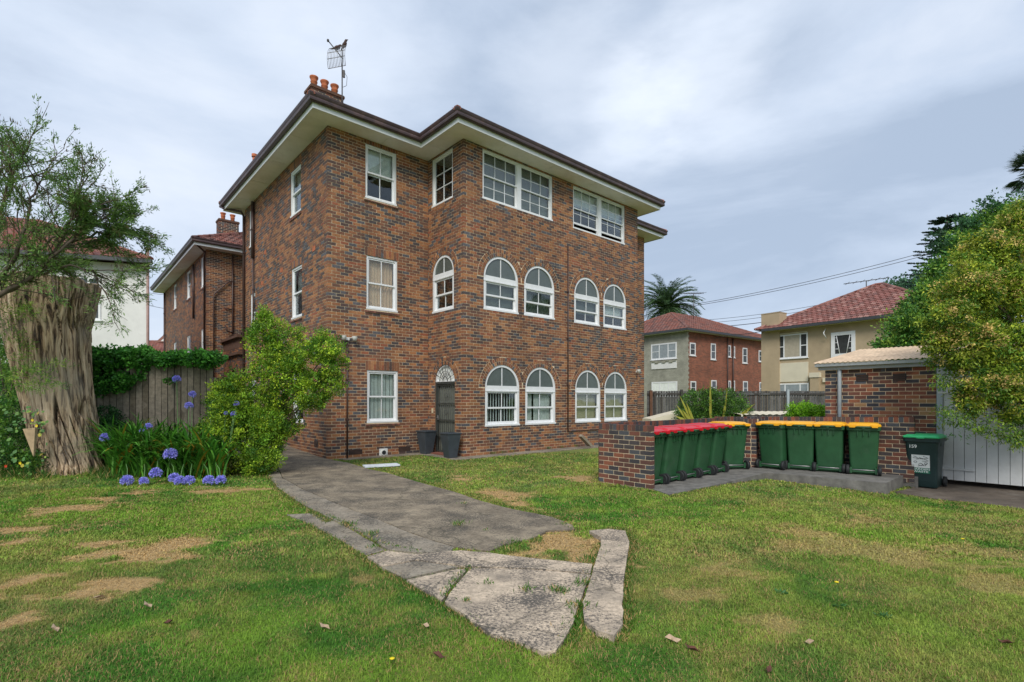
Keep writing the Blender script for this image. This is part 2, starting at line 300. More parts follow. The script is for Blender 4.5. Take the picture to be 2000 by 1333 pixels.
# ------------------------------------------------------------------ brickwork
PITCH, CH, BJ = 0.24, 0.086, 0.013
class Wall:
    """a wall face in its parent's frame: origin, heading th; u runs right as seen from outside, y inwards"""
    def __init__(s, o, th, L, z0, z1, anchor=0.0, own0=None, own1=None, ops=(), depth=.11):
        s.o = Vector((*o, 0)); s.th = th; s.L = L; s.z0 = z0; s.z1 = z1; s.anchor = anchor; s.own0 = own0; s.own1 = own1; s.ops = list(ops); s.depth = depth
        s.u = Vector((math.cos(th), math.sin(th), 0)); s.n = Vector((-math.sin(th), math.cos(th), 0))
    shear = 0.0
    def p(s, u, y, z): return s.o + s.u * u + s.n * y + Vector((0, 0, z + s.shear * u))
def op_rect(u0, u1, z0, z1, soldier=True, sill=True): return dict(k='r', u0=u0, u1=u1, z0=z0, z1=z1, soldier=soldier, sill=sill)
def op_arch(u0, u1, z0, zs, lim=(-99, 99), ring=2): return dict(k='a', u0=u0, u1=u1, z0=z0, zs=zs, c=(u0 + u1) / 2, r=(u1 - u0) / 2, lim=lim, ring=ring)
def _half(R_, d): return math.sqrt(max(R_ * R_ - d * d, 0.0))
def blocked(op, z, bricks):
    """what the opening (plus its special bricks) takes from the height z"""
    if op['k'] == 'r':
        if op['z0'] <= z < op['z1']: return (op['u0'], op['u1'])
        if bricks and op['soldier'] and op['z1'] <= z < round((op['z1'] + .23) / CH) * CH: return (op['u0'] - .05, op['u1'] + .05)
        if bricks and op['sill'] and round((op['z0'] - .09) / CH) * CH <= z < op['z0']: return (op['u0'] - .05, op['u1'] + .05)
        return None
    if op['z0'] <= z < op['zs']: return (op['u0'], op['u1'])
    R_ = op['r'] + (.115 * op['ring'] + .005 if bricks else 0)
    if op['zs'] <= z < op['zs'] + R_:
        h = _half(R_, z - op['zs']); return (op['c'] - h, op['c'] + h)
    return None
def allowed(a, b, bl):
    segs = [(a, b)]
    for (x, y) in bl:
        out = []
        for (s, t) in segs:
            if y <= s or x >= t: out.append((s, t)); continue
            if x > s: out.append((s, x))
            if y < t: out.append((y, t))
        segs = out
    return segs
def wall_bricks(w):
    out = []; k0 = int(round(w.z0 / CH)); k1 = int(math.ceil(w.z1 / CH - 1e-6))
    for k in range(k0, k1):
        za, zb = k * CH + BJ * .5, min((k + 1) * CH - BJ * .5, w.z1 - .004); zm = (za + zb) / 2
        if zb - za < .02: continue
        par = k % 2
        a = 0.0 if (w.own0 is None or w.own0 == par) else .12
        b = w.L if (w.own1 is None or w.own1 == par) else w.L - .12
        segs = allowed(a, b, [x for x in (blocked(o, zm if o['k'] == 'r' or zm < o['zs'] else zm + .022, True) for o in w.ops) if x])
        for (s, t) in segs:
            g0 = w.anchor + (.12 if par else 0.0); j = math.floor((s - g0) / PITCH + 1e-6)
            cuts = [s]; x = g0 + (j + 1) * PITCH
            while x < t - 1e-6: cuts.append(x); x += PITCH
            cuts.append(t)
            if len(cuts) > 2 and cuts[1] - cuts[0] < .06: cuts.pop(1)
            if len(cuts) > 2 and cuts[-1] - cuts[-2] < .06: cuts.pop(-2)
            for i in range(len(cuts) - 1):
                u0, u1 = cuts[i] + (BJ / 2 if i or s > a + 1e-6 or a > 0 else 0), cuts[i + 1] - (BJ / 2 if i < len(cuts) - 2 or t < b - 1e-6 or b < w.L else 0)
                if u1 - u0 < .02: continue
                e0 = e1 = (0, 0)
                for o in w.ops:      # ends against an arch ring follow its curve
                    if o['k'] == 'a' and zm >= o['zs']:
                        R_ = o['r'] + .115 * o['ring'] + .005
                        if i == 0 and abs(s - (o['c'] + _half(R_, zm + .022 - o['zs']))) < 1e-4:
                            e0 = tuple(max(-.05, min(.05, o['c'] + _half(R_, z - o['zs']) - s)) for z in (za, zb))
                        if i == len(cuts) - 2 and abs(t - (o['c'] - _half(R_, zm + .022 - o['zs']))) < 1e-4:
                            e1 = tuple(max(-.05, min(.05, o['c'] - _half(R_, z - o['zs']) - t)) for z in (za, zb))
                if u1 + min(e1) - u0 - max(e0) < .012: continue
                pr = rnd.uniform(-.0012, .0018)
                out.append((w, [(u0 + e0[0], za), (u1 + e1[0], za), (u1 + e1[1], zb), (u0 + e0[1], zb)], pr))
    for o in w.ops:
        if o['k'] == 'r':
            if o['soldier']:
                a, b = o['u0'] - .05, o['u1'] + .05; n = max(1, round((b - a) / .086)); st = (b - a) / n; zt = min(round((o['z1'] + .23) / CH) * CH, w.z1) - .006
                if zt - o['z1'] > .05:
                    for i in range(n): out.append((w, [(a + i * st + .004, o['z1'] + .003), (a + (i + 1) * st - .004, o['z1'] + .003), (a + (i + 1) * st - .004, zt), (a + i * st + .004, zt)], .001))
        else:
            for q in range(o['ring']):
                r0, r1 = o['r'] + .006 + q * .115, o['r'] + (q + 1) * .115 - .008; n = round(math.pi * (r0 + r1) / 2 / .084)
                for i in range(n):
                    t0, t1 = math.pi * (i + .09) / n, math.pi * (i + .91) / n
                    P = [(o['c'] - r0 * math.cos(t0), o['zs'] + r0 * math.sin(t0)), (o['c'] - r0 * math.cos(t1), o['zs'] + r0 * math.sin(t1)),
                         (o['c'] - r1 * math.cos(t1), o['zs'] + r1 * math.sin(t1)), (o['c'] - r1 * math.cos(t0), o['zs'] + r1 * math.sin(t0))]
                    P = [(min(max(u, o['lim'][0] + .004), o['lim'][1] - .004), z) for u, z in P]
                    ar = abs(sum(P[a][0] * P[(a + 1) % 4][1] - P[(a + 1) % 4][0] * P[a][1] for a in range(4))) / 2
                    if ar < .0012: continue
                    cu = sum(p[0] for p in P) / 4; cz = sum(p[1] for p in P) / 4
                    out.append((w, P[::-1] if False else [P[0], P[1], P[2], P[3]], .003))
    return out
def mortar_sheet(w, mb, y=.006, c0=True, c1=True, m=0, z0=None):
    zs = set([w.z0 if z0 is None else z0, w.z1])
    for o in w.ops:
        if o['k'] == 'r': zs |= {o['z0'], o['z1']}
        else:
            zs |= {o['z0'], o['zs']}; n = 24
            zs |= {o['zs'] + o['r'] * math.sin(math.pi / 2 * i / n) for i in range(n + 1)}
    lo = w.z0 if z0 is None else z0
    zs = sorted(z for z in zs if lo <= z <= w.z1)
    A0 = y if c0 else 0; A1 = w.L - y if c1 else w.L
    for za, zb in zip(zs[:-1], zs[1:]):
        if zb - za < 1e-5: continue
        zm = (za + zb) / 2; bl = []; cut = {}
        for o in w.ops:
            r = blocked(o, zm, False)
            if r:
                bl.append(r)
                if o['k'] == 'a' and zm >= o['zs']:
                    for sg, u in ((-1, r[0]), (1, r[1])): cut[round(u, 6)] = tuple(o['c'] + sg * _half(o['r'], z - o['zs']) for z in (za, zb))
        for (s, t) in allowed(A0, A1, bl):
            s0, s1 = cut.get(round(s, 6), (s, s)); t0, t1 = cut.get(round(t, 6), (t, t))
            mb.add([w.p(s0, y, za), w.p(t0, y, za), w.p(t1, y, zb), w.p(s1, y, zb)], [(0, 1, 2, 3)], m)
def op_outline(o, n=24):
    if o['k'] == 'r': return [(o['u0'], o['z0']), (o['u1'], o['z0']), (o['u1'], o['z1']), (o['u0'], o['z1'])]
    return [(o['u0'], o['z0']), (o['u1'], o['z0'])] + [(o['c'] + o['r'] * math.cos(math.pi * i / n), o['zs'] + o['r'] * math.sin(math.pi * i / n)) for i in range(n + 1)]
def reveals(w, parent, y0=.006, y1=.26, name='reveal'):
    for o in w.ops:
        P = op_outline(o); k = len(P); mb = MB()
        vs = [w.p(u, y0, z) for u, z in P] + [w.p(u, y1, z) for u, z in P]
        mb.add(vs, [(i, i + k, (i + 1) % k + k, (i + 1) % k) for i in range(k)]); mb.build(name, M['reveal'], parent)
_bc = {}
def place_bricks(recs, parent, matn, limit=300, world=None, weight=None):
    """the bricks that show largest become objects named brick, the rest one stuff part"""
    Wm = world or Matrix()
    def size(r):
        w, P, pr = r; c = Wm @ w.p((P[0][0] + P[1][0]) / 2, 0, (P[0][1] + P[2][1]) / 2); d = c - Vector((0, 0, EYE))
        nn = (Wm.to_3x3() @ w.n); ar = abs(P[1][0] - P[0][0]) * abs(P[2][1] - P[1][1])
        cosv = d.normalized().dot(nn)
        px = 1000 + d.x / d.y * F if d.y > .1 else -999
        if not (0 < px < 2000) or cosv < .05: return 0
        return (ar * cosv / (d.length ** 2)) * (weight(c) if weight else 1)
    recs = sorted(recs, key=size, reverse=True)
    mtl = M[matn]
    def verts(w, P, pr, ox=0, oz=0):
        return [(P[0][0] - ox, -pr, P[0][1] - oz), (P[1][0] - ox, -pr, P[1][1] - oz), (P[1][0] - ox, w.depth, P[1][1] - oz), (P[0][0] - ox, w.depth, P[0][1] - oz),
                (P[3][0] - ox, -pr, P[3][1] - oz), (P[2][0] - ox, -pr, P[2][1] - oz), (P[2][0] - ox, w.depth, P[2][1] - oz), (P[3][0] - ox, w.depth, P[3][1] - oz)]
    for r in recs[:limit]:
        w, P, pr = r; ox, oz = P[0]; V = verts(w, P, 0, ox, oz)
        key = (matn,) + tuple(round(c, 3) for v in V for c in v)
        if key not in _bc: _bc[key] = MB().hexa(V).mesh('brick', mtl)
        link('brick', _bc[key], parent, w.p(ox, -pr, oz), (0, 0, w.th))
    rest = recs[limit:]
    if rest:
        mb = MB()
        for w, P, pr in rest:
            mb.hexa([w.p(*v) for v in verts(w, P, pr)])
        o = mb.build('brickwork', mtl, parent); o['kind'] = 'stuff'
def sills(w, parent, matn='brick_sill', out=.03):
    """sloping brick-on-edge sills under the square windows"""
    for o in w.ops:
        if o['k'] == 'r' and o['sill']:
            a, b = o['u0'] - .05, o['u1'] + .05; n = round((b - a) / .086); st = (b - a) / n; zl = round((o['z0'] - .09) / CH) * CH + .006 - o['z0']
            s = empty('sill', w.o + w.u * a + Vector((0, 0, o['z0'])), w.th, parent=parent)
            me = MB().hexa([(.004, -out, zl), (st - .004, -out, zl), (st - .004, .10, zl), (.004, .10, zl), (.004, -out, -.045), (st - .004, -out, -.045), (st - .004, .10, -.004), (.004, .10, -.004)]).mesh('sill_brick', M[matn])
            for i in range(n): link('brick', me, s, (i * st, 0, 0))

# ------------------------------------------------------------------ windows (x right, y inwards, z up)
_pc = {}
def pane(parent, x0, x1, z0, z1, y, mt):
    key = (round(x1 - x0, 3), round(z1 - z0, 3), mt.name)
    if key not in _pc: _pc[key] = MB().box((0, 0, 0), (x1 - x0, .004, z1 - z0)).mesh('pane', mt)
    link('pane', _pc[key], parent, (x0, y, z0))
def sash(parent, x0, x1, z0, z1, y, cols, rows, mt, st=.045, bar=.022, bot=None, whitem=None, th=.035):
    wm = whitem or M['white']; mb = MB(); bot = bot or st
    mb.box((x0, y, z0), (x0 + st, y + th, z1)); mb.box((x1 - st, y, z0), (x1, y + th, z1))
    mb.box((x0 + st, y + .001, z0), (x1 - st, y + th - .001, z0 + bot)); mb.box((x0 + st, y + .001, z1 - st), (x1 - st, y + th - .001, z1))
    a, b, c, d = x0 + st, x1 - st, z0 + bot, z1 - st
    for i in range(1, cols): xx = a + (b - a) * i / cols; mb.box((xx - bar / 2, y + .006, c), (xx + bar / 2, y + th - .006, d))
    for j in range(1, rows):
        zz = c + (d - c) * j / rows
        for i in range(cols): mb.box((a + (b - a) * i / cols + (bar / 2 if i else 0), y + .007, zz - bar / 2), (a + (b - a) * (i + 1) / cols - (bar / 2 if i < cols - 1 else 0), y + th - .007, zz + bar / 2))
    mb.build('sash', wm, parent)
    for i in range(cols):
        for j in range(rows):
            pane(parent, a + (b - a) * i / cols, a + (b - a) * (i + 1) / cols, c + (d - c) * j / rows, c + (d - c) * (j + 1) / rows, y + th / 2 - .002, mt)
def vblind(parent, x0, x1, z0, z1, y, mt, pitch=.09, wid=.085, ang=0.0, name='blind'):
    mb = MB(); n = int((x1 - x0) / pitch)
    for i in range(n):
        c = x0 + (i + .5) * (x1 - x0) / n; dx, dy = wid / 2 * math.cos(ang), wid / 2 * math.sin(ang)
        mb.hexa([(c - dx, y - dy, z0), (c + dx, y + dy, z0), (c + dx, y + dy + .003, z0), (c - dx, y - dy + .003, z0), (c - dx, y - dy, z1), (c + dx, y + dy, z1), (c + dx, y + dy + .003, z1), (c - dx, y - dy + .003, z1)])
    mb.build(name, mt, parent)
def curtain(parent, x0, x1, z0, z1, y, mt, amp=.02, waves=9, name='curtain'):
    n = waves * 6; vs = []
    for i in range(n + 1):
        x = x0 + (x1 - x0) * i / n; yy = y + amp * math.sin(i / 6 * 2 * math.pi) + amp * .5 * math.sin(i * .9)
        vs += [(x, yy, z0), (x, yy, z1)]
    MB().add(vs, [(2 * i, 2 * i + 2, 2 * i + 3, 2 * i + 1) for i in range(n)], 0, True).build(name, mt, parent)
def frame_rect(w, h, m=.055, y0=.025, y1=.14, sill=.05):
    mb = MB(); mb.box((0, y0, 0), (m, y1, h)); mb.box((w - m, y0, 0), (w, y1, h)); mb.box((m, y0 + .002, h - m), (w - m, y1, h))
    mb.box((-.015, y0 - .03, 0.002), (w + .015, y1 - .003, sill)); return mb
def win_hung(W, o, cols, rows, cover=None, lift=0.0, mt=None, par=None):
    """double-hung sash window filling the rectangular opening o"""
    w, h = o['u1'] - o['u0'], o['z1'] - o['z0']; m = .055
    root = frame_rect(w, h).build('window', M['white'], par, W.p(o['u0'], 0, o['z0']), (0, 0, W.th)); hm = (h - .05 - m) / 2 + .05
    sash(root, m, w - m, hm - .02, h - m, .05, cols, rows, mt or M['glass'])
    sash(root, m, w - m, .05 + lift, hm + .02 + lift, .088, cols, rows, mt or M['glass'], bot=.07)
    if cover: cover(root, m, w - m, .05, h - m)
    return root
def win_pair(W, o, cols, rows, par, lifts=(0, 0), cover=None, mull=.17):
    w, h = o['u1'] - o['u0'], o['z1'] - o['z0']; m = .055; mb = frame_rect(w, h); mb.box((w / 2 - mull / 2, .02, .05), (w / 2 + mull / 2, .14, h - m))
    root = mb.build('window', M['white'], par, W.p(o['u0'], 0, o['z0']), (0, 0, W.th)); hm = (h - .05 - m) / 2 + .05
    for k, (a, b) in enumerate(((m, w / 2 - mull / 2), (w / 2 + mull / 2, w - m))):
        sash(root, a, b, hm - .02, h - m, .05, cols, rows, M['glass'], st=.035, bar=.018)
        sash(root, a, b, .05 + lifts[k], hm + .02 + lifts[k], .088, cols, rows, M['glass'], st=.035, bar=.018, bot=.06)
    if cover: cover(root, m, w - m, .05, h - m)
    return root
def half_disc(cx, cz, r, y, side, n=12):
    a0, a1 = (math.pi / 2, math.pi) if side < 0 else (0, math.pi / 2)
    P = [(cx, y, cz)] + [(cx + r * math.cos(a0 + (a1 - a0) * i / n), y, cz + r * math.sin(a0 + (a1 - a0) * i / n)) for i in range(n + 1)]
    Q = [(p[0], y + .004, p[2]) for p in P]; k = len(P)
    return MB().add(P + Q, [tuple(range(k))[::-1], tuple(range(k, 2 * k))] + [(i, (i + 1) % k, (i + 1) % k + k, i + k) for i in range(k)])
def arch_ring(mb, cx, cz, r0, r1, y0, y1, n=28, a0=0, a1=math.pi):
    vs = []
    for i in range(n + 1):
        t = a0 + (a1 - a0) * i / n; c, s = math.cos(t), math.sin(t)
        vs += [(cx + r0 * c, y0, cz + r0 * s), (cx + r1 * c, y0, cz + r1 * s), (cx + r1 * c, y1, cz + r1 * s), (cx + r0 * c, y1, cz + r0 * s)]
    fs = [(4 * i + a, 4 * i + (a + 1) % 4, 4 * i + 4 + (a + 1) % 4, 4 * i + 4 + a) for i in range(n) for a in range(4)]
    mb.add(vs, fs)
def win_arch(W, o, par, cover=None, fm=.085):
    w, hs, r = o['u1'] - o['u0'], o['zs'] - o['z0'], o['r']; c = w / 2; mb = MB()
    mb.box((0, .02, .03), (fm, .14, hs)); mb.box((w - fm, .02, .03), (w, .14, hs)); arch_ring(mb, c, hs, r - .07, r - .001, .02, .13)
    mb.box((-.012, -.008, .002), (w + .012, .136, .055)); mb.box((fm, .022, hs - .10), (w - fm, .132, hs + .05)); mb.box((.01, .008, hs - .125), (w - .01, .128, hs - .09))
    mb.box((c - .014, .04, hs + .05), (c + .014, .07, hs + r - .06))
    root = mb.build('window', M['white'], par, W.p(o['u0'], 0, o['z0']), (0, 0, W.th))
    for sd_ in (-1, 1):
        hd = half_disc(c, hs + .02, r - .06, .052, sd_); hd.build('pane', M['glass_frost'], root)
    top = hs - .125; hm = (top - .055) / 2 + .055
    sash(root, fm, w - fm, hm - .02, top, .05, 2, 1, M['glass'], st=.05)
    sash(root, fm, w - fm, .055, hm + .02, .088, 2, 1, M['glass'], st=.05, bot=.085)
    if cover: cover(root, fm, w - fm, .06, top)
    return root

# ------------------------------------------------------------------ plan outlines swept along (eaves, gutters, fascias)
def offset_poly(P, d):
    n = len(P); out = []
    for i in range(n):
        a, b, c = Vector(P[i - 1]), Vector(P[i]), Vector(P[(i + 1) % n]); e1, e2 = (b - a).normalized(), (c - b).normalized()
        n1, n2 = Vector((e1.y, -e1.x)), Vector((e2.y, -e2.x)); k = (n1 + n2); k = k / max(1e-6, k.dot(n1)) if k.length > 1e-6 else n1
        out.append(b + k * d)
    return out
def sweep(P, prof, closed_prof=False):
    """P counter-clockwise plan polygon, prof list of (outward, z)"""
    mb = MB(); n = len(P); rings = [offset_poly(P, d) for d, z in prof]; k = len(prof)
    vs = [(*rings[j][i], prof[j][1]) for i in range(n) for j in range(k)]
    fs = []
    for i in range(n):
        i2 = (i + 1) % n
        for j in range(k if closed_prof else k - 1): fs.append((i * k + j, i2 * k + j, i2 * k + (j + 1) % k, i * k + (j + 1) % k))
    return mb.add(vs, fs)
def hip_roof(x0, x1, y0, y1, z, pitch):
    t = math.tan(pitch); w, d = x1 - x0, y1 - y0; r = min(w, d) / 2; zr = z + r * t
    if w >= d: a, b = (x0 + r, (y0 + y1) / 2, zr), (x1 - r, (y0 + y1) / 2, zr)
    else: a, b = ((x0 + x1) / 2, y0 + r, zr), ((x0 + x1) / 2, y1 - r, zr)
    c = [(x0, y0, z), (x1, y0, z), (x1, y1, z), (x0, y1, z)]
    if w >= d: faces = [[c[0], c[1], b, a], [c[1], c[2], b], [c[2], c[3], a, b], [c[3], c[0], a]]; hips = [(c[0], a), (c[1], b), (c[2], b), (c[3], a), (a, b)]
    else: faces = [[c[0], c[1], a], [c[1], c[2], b, a], [c[2], c[3], b], [c[3], c[0], a, b]]; hips = [(c[0], a), (c[1], a), (c[2], b), (c[3], b), (a, b)]
    return faces, hips
def tile_face(face, mb, tw=.30, tr=.33, lift=.035):
    """overlapping roll tiles over one sloping face; face[0]-face[1] is the eave"""
    p = [Vector(v) for v in face]; e = (p[1] - p[0]).normalized(); nrm = (p[1] - p[0]).cross(p[2] - p[0]).normalized(); up = nrm.cross(e)
    Q = [((v - p[0]).dot(e), (v - p[0]).dot(up)) for v in p]; H = max(q[1] for q in Q); Wd = Q[1][0]
    def span(t):
        xs = []
        for i in range(len(Q)):
            (xa, ta), (xb, tb) = Q[i], Q[(i + 1) % len(Q)]
            if (ta - t) * (tb - t) <= 0 and abs(ta - tb) > 1e-9: xs.append(xa + (xb - xa) * (t - ta) / (tb - ta))
        return (min(xs), max(xs)) if len(xs) >= 2 else (0, 0)
    j = 0; t = 0.0
    while t < H - .05:
        a, b = span(t + tr * .5); off = (j % 2) * tw / 2
        s = math.floor(a / tw) * tw - off
        while s < b:
            c = s + tw / 2
            if a < c < b:
                prof = [(0.0, .012), (.05, .042), (.10, .012), (.15, .03), (.20, .012), (tw - .006, .010)]
                ll = lift + rnd.uniform(-.004, .004); lo = [p[0] + e * (s + x) + up * (t - .02) + nrm * (h + ll) for x, h in prof]; hi = [p[0] + e * (s + x) + up * (t + tr + .02) + nrm * (h + .002) for x, h in prof]
                fr = [p[0] + e * (s + x) + up * (t - .02) + nrm * (h + ll - .03) for x, h in prof]; k = len(prof)
                mb.add(lo + hi + fr, [(i, i + 1, k + i + 1, k + i) for i in range(k - 1)] + [(2 * k + i, 2 * k + i + 1, i + 1, i) for i in range(k - 1)])
            s += tw
        t += tr; j += 1
def ridge_caps(hips, mb, r=.10, seg=.42):
    for a, b in hips:
        a, b = Vector(a), Vector(b); d = b - a; n = max(1, int(d.length / seg)); e = d.normalized(); sd_ = e.cross(Vector((0, 0, 1))).normalized(); up = sd_.cross(e)
        for i in range(n):
            p0, p1 = a + d * i / n, a + d * (i + 1) / n + e * .03
            ring = lambda p, rr: [p + sd_ * rr * math.cos(t) + up * (rr * math.sin(t) + .01) for t in (0, math.pi * .25, math.pi * .5, math.pi * .75, math.pi)]
            mb.add(ring(p0, r * 1.12) + ring(p1, r), [(k, k + 1, k + 6, k + 5) for k in range(4)] + [(4, 3, 2, 1, 0)])
def tiled_roof(parent, x0, x1, y0, y1, z, pitch, matn, tile_faces=(0, 3), name='roof'):
    faces, hips = hip_roof(x0, x1, y0, y1, z, pitch); mb = MB()
    for f in faces: mb.add(f, [tuple(range(len(f)))])
    mb.add([(x0, y0, z - .01), (x1, y0, z - .01), (x1, y1, z - .01), (x0, y1, z - .01)], [(3, 2, 1, 0)])
    ro = mb.build(name, M[matn], parent)
    tb = MB()
    for i in tile_faces: tile_face(faces[i], tb)
    if tb.v: t = tb.build('roof_tiles', M[matn], ro); t['kind'] = 'stuff'
    rc = MB(); ridge_caps(hips, rc); c = rc.build('ridge_caps', M[matn], ro); c['kind'] = 'stuff'
    return ro
# ------------------------------------------------------------------ the brick apartment building
PT = Vector((-5.01, 14.02, 0)); H90 = math.pi / 2; TOPZ = 9.08
house = empty('apartment_building', PT, TH, 'three storey dark and orange brick apartment building with white arched sash windows', 'building')
HM = Matrix.Translation(PT) @ Matrix.Rotation(TH, 4, 'Z')
def wall_hit(w, px, py, Wm=HM):
    o = Wm @ w.o; d = Wm.to_3x3() @ w.u; k = (px - 1000) / F; t = (k * o.y - o.x) / (d.x - k * d.y); Y = o.y + t * d.y
    return t, EYE + (HOR - py) * Y / F
Z0 = -3 * CH
W1 = Wall((0, 0), 0, 3.18, Z0, TOPZ, 0, own0=0, ops=[op_rect(1.10, 2.08, 7.40, 8.96), op_rect(1.13, 2.11, 4.23, 5.77), op_rect(1.15, 2.13, .96, 2.48)])
W2 = Wall((3.18, 0), -H90, 1.87, Z0, TOPZ, 1.75, own1=1, ops=[op_rect(.22, 1.33, 7.55, 9.03, False, False), op_arch(.25, 1.39, 4.28, 5.40, (.02, 1.64)), op_arch(.39, 1.44, 0.0, 2.15, (.02, 1.70))])
a1 = [(.74, 2.11, (-9, 2.235)), (2.36, 3.73, (2.235, 9)), (4.71, 6.08, (-9, 6.19)), (6.30, 7.67, (6.19, 19))]
W3 = Wall((3.18, -1.87), 0, 8.40, Z0, TOPZ, 0, own0=0, own1=0, ops=[op_rect(.70, 3.63, 7.55, 9.03, False, False), op_rect(4.65, 7.58, 7.55, 9.03, False, False)] +
          [op_arch(a, b, 4.29, 5.275, l) for a, b, l in a1] + [op_arch(a + .05, b + .05, .83, 2.0, (l[0] + .05, l[1] + .05)) for a, b, l in a1])
W4 = Wall((11.58, -1.87), H90, 1.87, Z0, TOPZ, -.12, own0=1)
W5 = Wall((11.58, 0), 0, 3.18, Z0, TOPZ, 0)
W6 = Wall((0, 8.3), -H90, 8.3, Z0, TOPZ, 8.18, own1=1, ops=[op_rect(8.3 - 3.0, 8.3 - 2.07, 7.35, 8.78), op_rect(8.3 - 2.90, 8.3 - 1.98, 4.14, 5.72), op_rect(8.3 - 2.80, 8.3 - 1.88, .92, 2.45), op_rect(8.3 - 7.68, 8.3 - 7.05, 7.45, 8.85), op_rect(8.3 - 7.5, 8.3 - 6.87, 4.2, 5.64), op_rect(8.3 - 7.4, 8.3 - 6.8, 1.0, 2.4)])
W7 = Wall((0, 15.3), 0, 2.2, Z0, TOPZ, 0, own0=0)
W8 = Wall((0, 28.6), -H90, 13.3, Z0, TOPZ, 13.18, own1=1, ops=[op_rect(28.6 - b, 28.6 - a, z0, z1) for a, b in ((15.75, 16.6), (19.5, 20.5), (24.0, 25.0)) for z0, z1 in ((7.35, 8.9), (3.75, 5.25))])
walls = [W1, W2, W3, W4, W5, W6, W7, W8]
recs = []
for w in walls: recs += wall_bricks(w)
place_bricks(recs, house, 'brick', 300, HM)
for w in walls:
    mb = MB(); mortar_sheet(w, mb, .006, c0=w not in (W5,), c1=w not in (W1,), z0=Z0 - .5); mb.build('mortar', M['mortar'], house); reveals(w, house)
mb = MB()   # plain inner skin, hidden outer walls, floors and partitions
for w in (W1, W2, W3, W6, W8): mortar_sheet(w, mb, .262)
mb.add([(14.755, .0, Z0), (14.755, 28.6, Z0), (14.755, 28.6, TOPZ), (14.755, 0, TOPZ)], [(0, 1, 2, 3)], 1)
mb.add([(14.755, 28.6, Z0), (0, 28.6, Z0), (0, 28.6, TOPZ), (14.755, 28.6, TOPZ)], [(0, 1, 2, 3)], 1)
mb.add([(0, 8.3, Z0), (2.2, 8.3, Z0), (2.2, 8.3, TOPZ), (0, 8.3, TOPZ)], [(0, 1, 2, 3)], 1)
mb.add([(2.2, 8.3, Z0), (2.2, 15.3, Z0), (2.2, 15.3, TOPZ), (2.2, 8.3, TOPZ)], [(0, 1, 2, 3)], 1)
for z in (.1, 3.1, 6.3, 9.12):
    mb.box((.27, .27, z), (14.4, 8.0, z + .15)); mb.box((3.46, -1.58, z + .001), (11.3, .265, z + .149)); mb.box((.27, 15.6, z), (14.4, 28.3, z + .15))
mb.box((.27, 4.2, .3), (14.3, 4.3, 9)); mb.box((3.9, .4, .3), (4.0, 4.1, 9)); mb.box((7.4, -1.5, .3), (7.5, 4.1, 9)); mb.box((4.0, 15.6, .3), (4.1, 28, 9)); mb.box((.3, 18.5, .3), (3.9, 18.6, 9)); mb.box((.3, 22.5, .3), (3.9, 22.6, 9))
mb.build('interior', [M['interior'], M['reveal']], house)
for w in (W1, W6, W8): sills(w, house)

# coverings behind the panes; dark ones only colour in dimness and reflection
def roller(mt, frac): return lambda r, a, b, c, d: MB().box((a, .19, d - (d - c) * frac), (b, .194, d)).build('blind', mt, r)
def vert(mt, pitch, wid, ang): return lambda r, a, b, c, d: vblind(r, a, b, c, d, .19, mt, pitch, wid, ang)
def cur(mt, x0=0, x1=1): return lambda r, a, b, c, d: curtain(r, a + (b - a) * x0, a + (b - a) * x1, c, d, .21, mt)
def dbl(r, a, b, c, d): cur(M['blind_white'], 0, .30)(r, a, b, c, d); cur(M['blind_white'], .38, 1)(r, a, b, c, d)
win_hung(W1, W1.ops[0], 2, 1, roller(M['blind_white'], .52), par=house)
win_hung(W1, W1.ops[1], 2, 1, cur(M['curtain_cream']), par=house)
win_hung(W1, W1.ops[2], 2, 1, vert(M['blind_white'], .115, .113, .06), par=house)
# fixed three-row casement in the side of the projecting front
o = W2.ops[0]; wd = o['u1'] - o['u0']; ht = o['z1'] - o['z0']
r = frame_rect(wd, ht).build('window', M['white'], house, W2.p(o['u0'], 0, o['z0']), (0, 0, W2.th)); sash(r, .055, wd - .055, .05, ht - .055, .06, 2, 3, M['glass'], st=.05)
win_arch(W2, W2.ops[1], house)
win_pair(W3, W3.ops[0], 3, 2, house, cover=roller(M['dim_pane_sheet'], 1.0))
win_pair(W3, W3.ops[1], 3, 2, house, lifts=(.16, .16), cover=lambda r, a, b, c, d: (MB().box((a, .2, d - .55), (b, .205, d)).build('blind', M['blind_white'], r)))
cv = [roller(M['dim_pane_sheet'], 1), cur(M['dim_pane_sheet']), roller(M['dim_pane_sheet'], .6), roller(M['blind_white'], .4), vert(M['blind_white'], .105, .05, .12), dbl, roller(M['blind_beige'], 1), roller(M['blind_beige'], 1)]
for q, op in enumerate(W3.ops[2:]): win_arch(W3, op, house, cv[q])
for q, op in enumerate(W6.ops): win_hung(W6, op, 1, 1, roller(M['blind_white'], .5) if q < 2 else None, par=house)
for op in W8.ops: win_hung(W8, op, 1, 1, par=house)

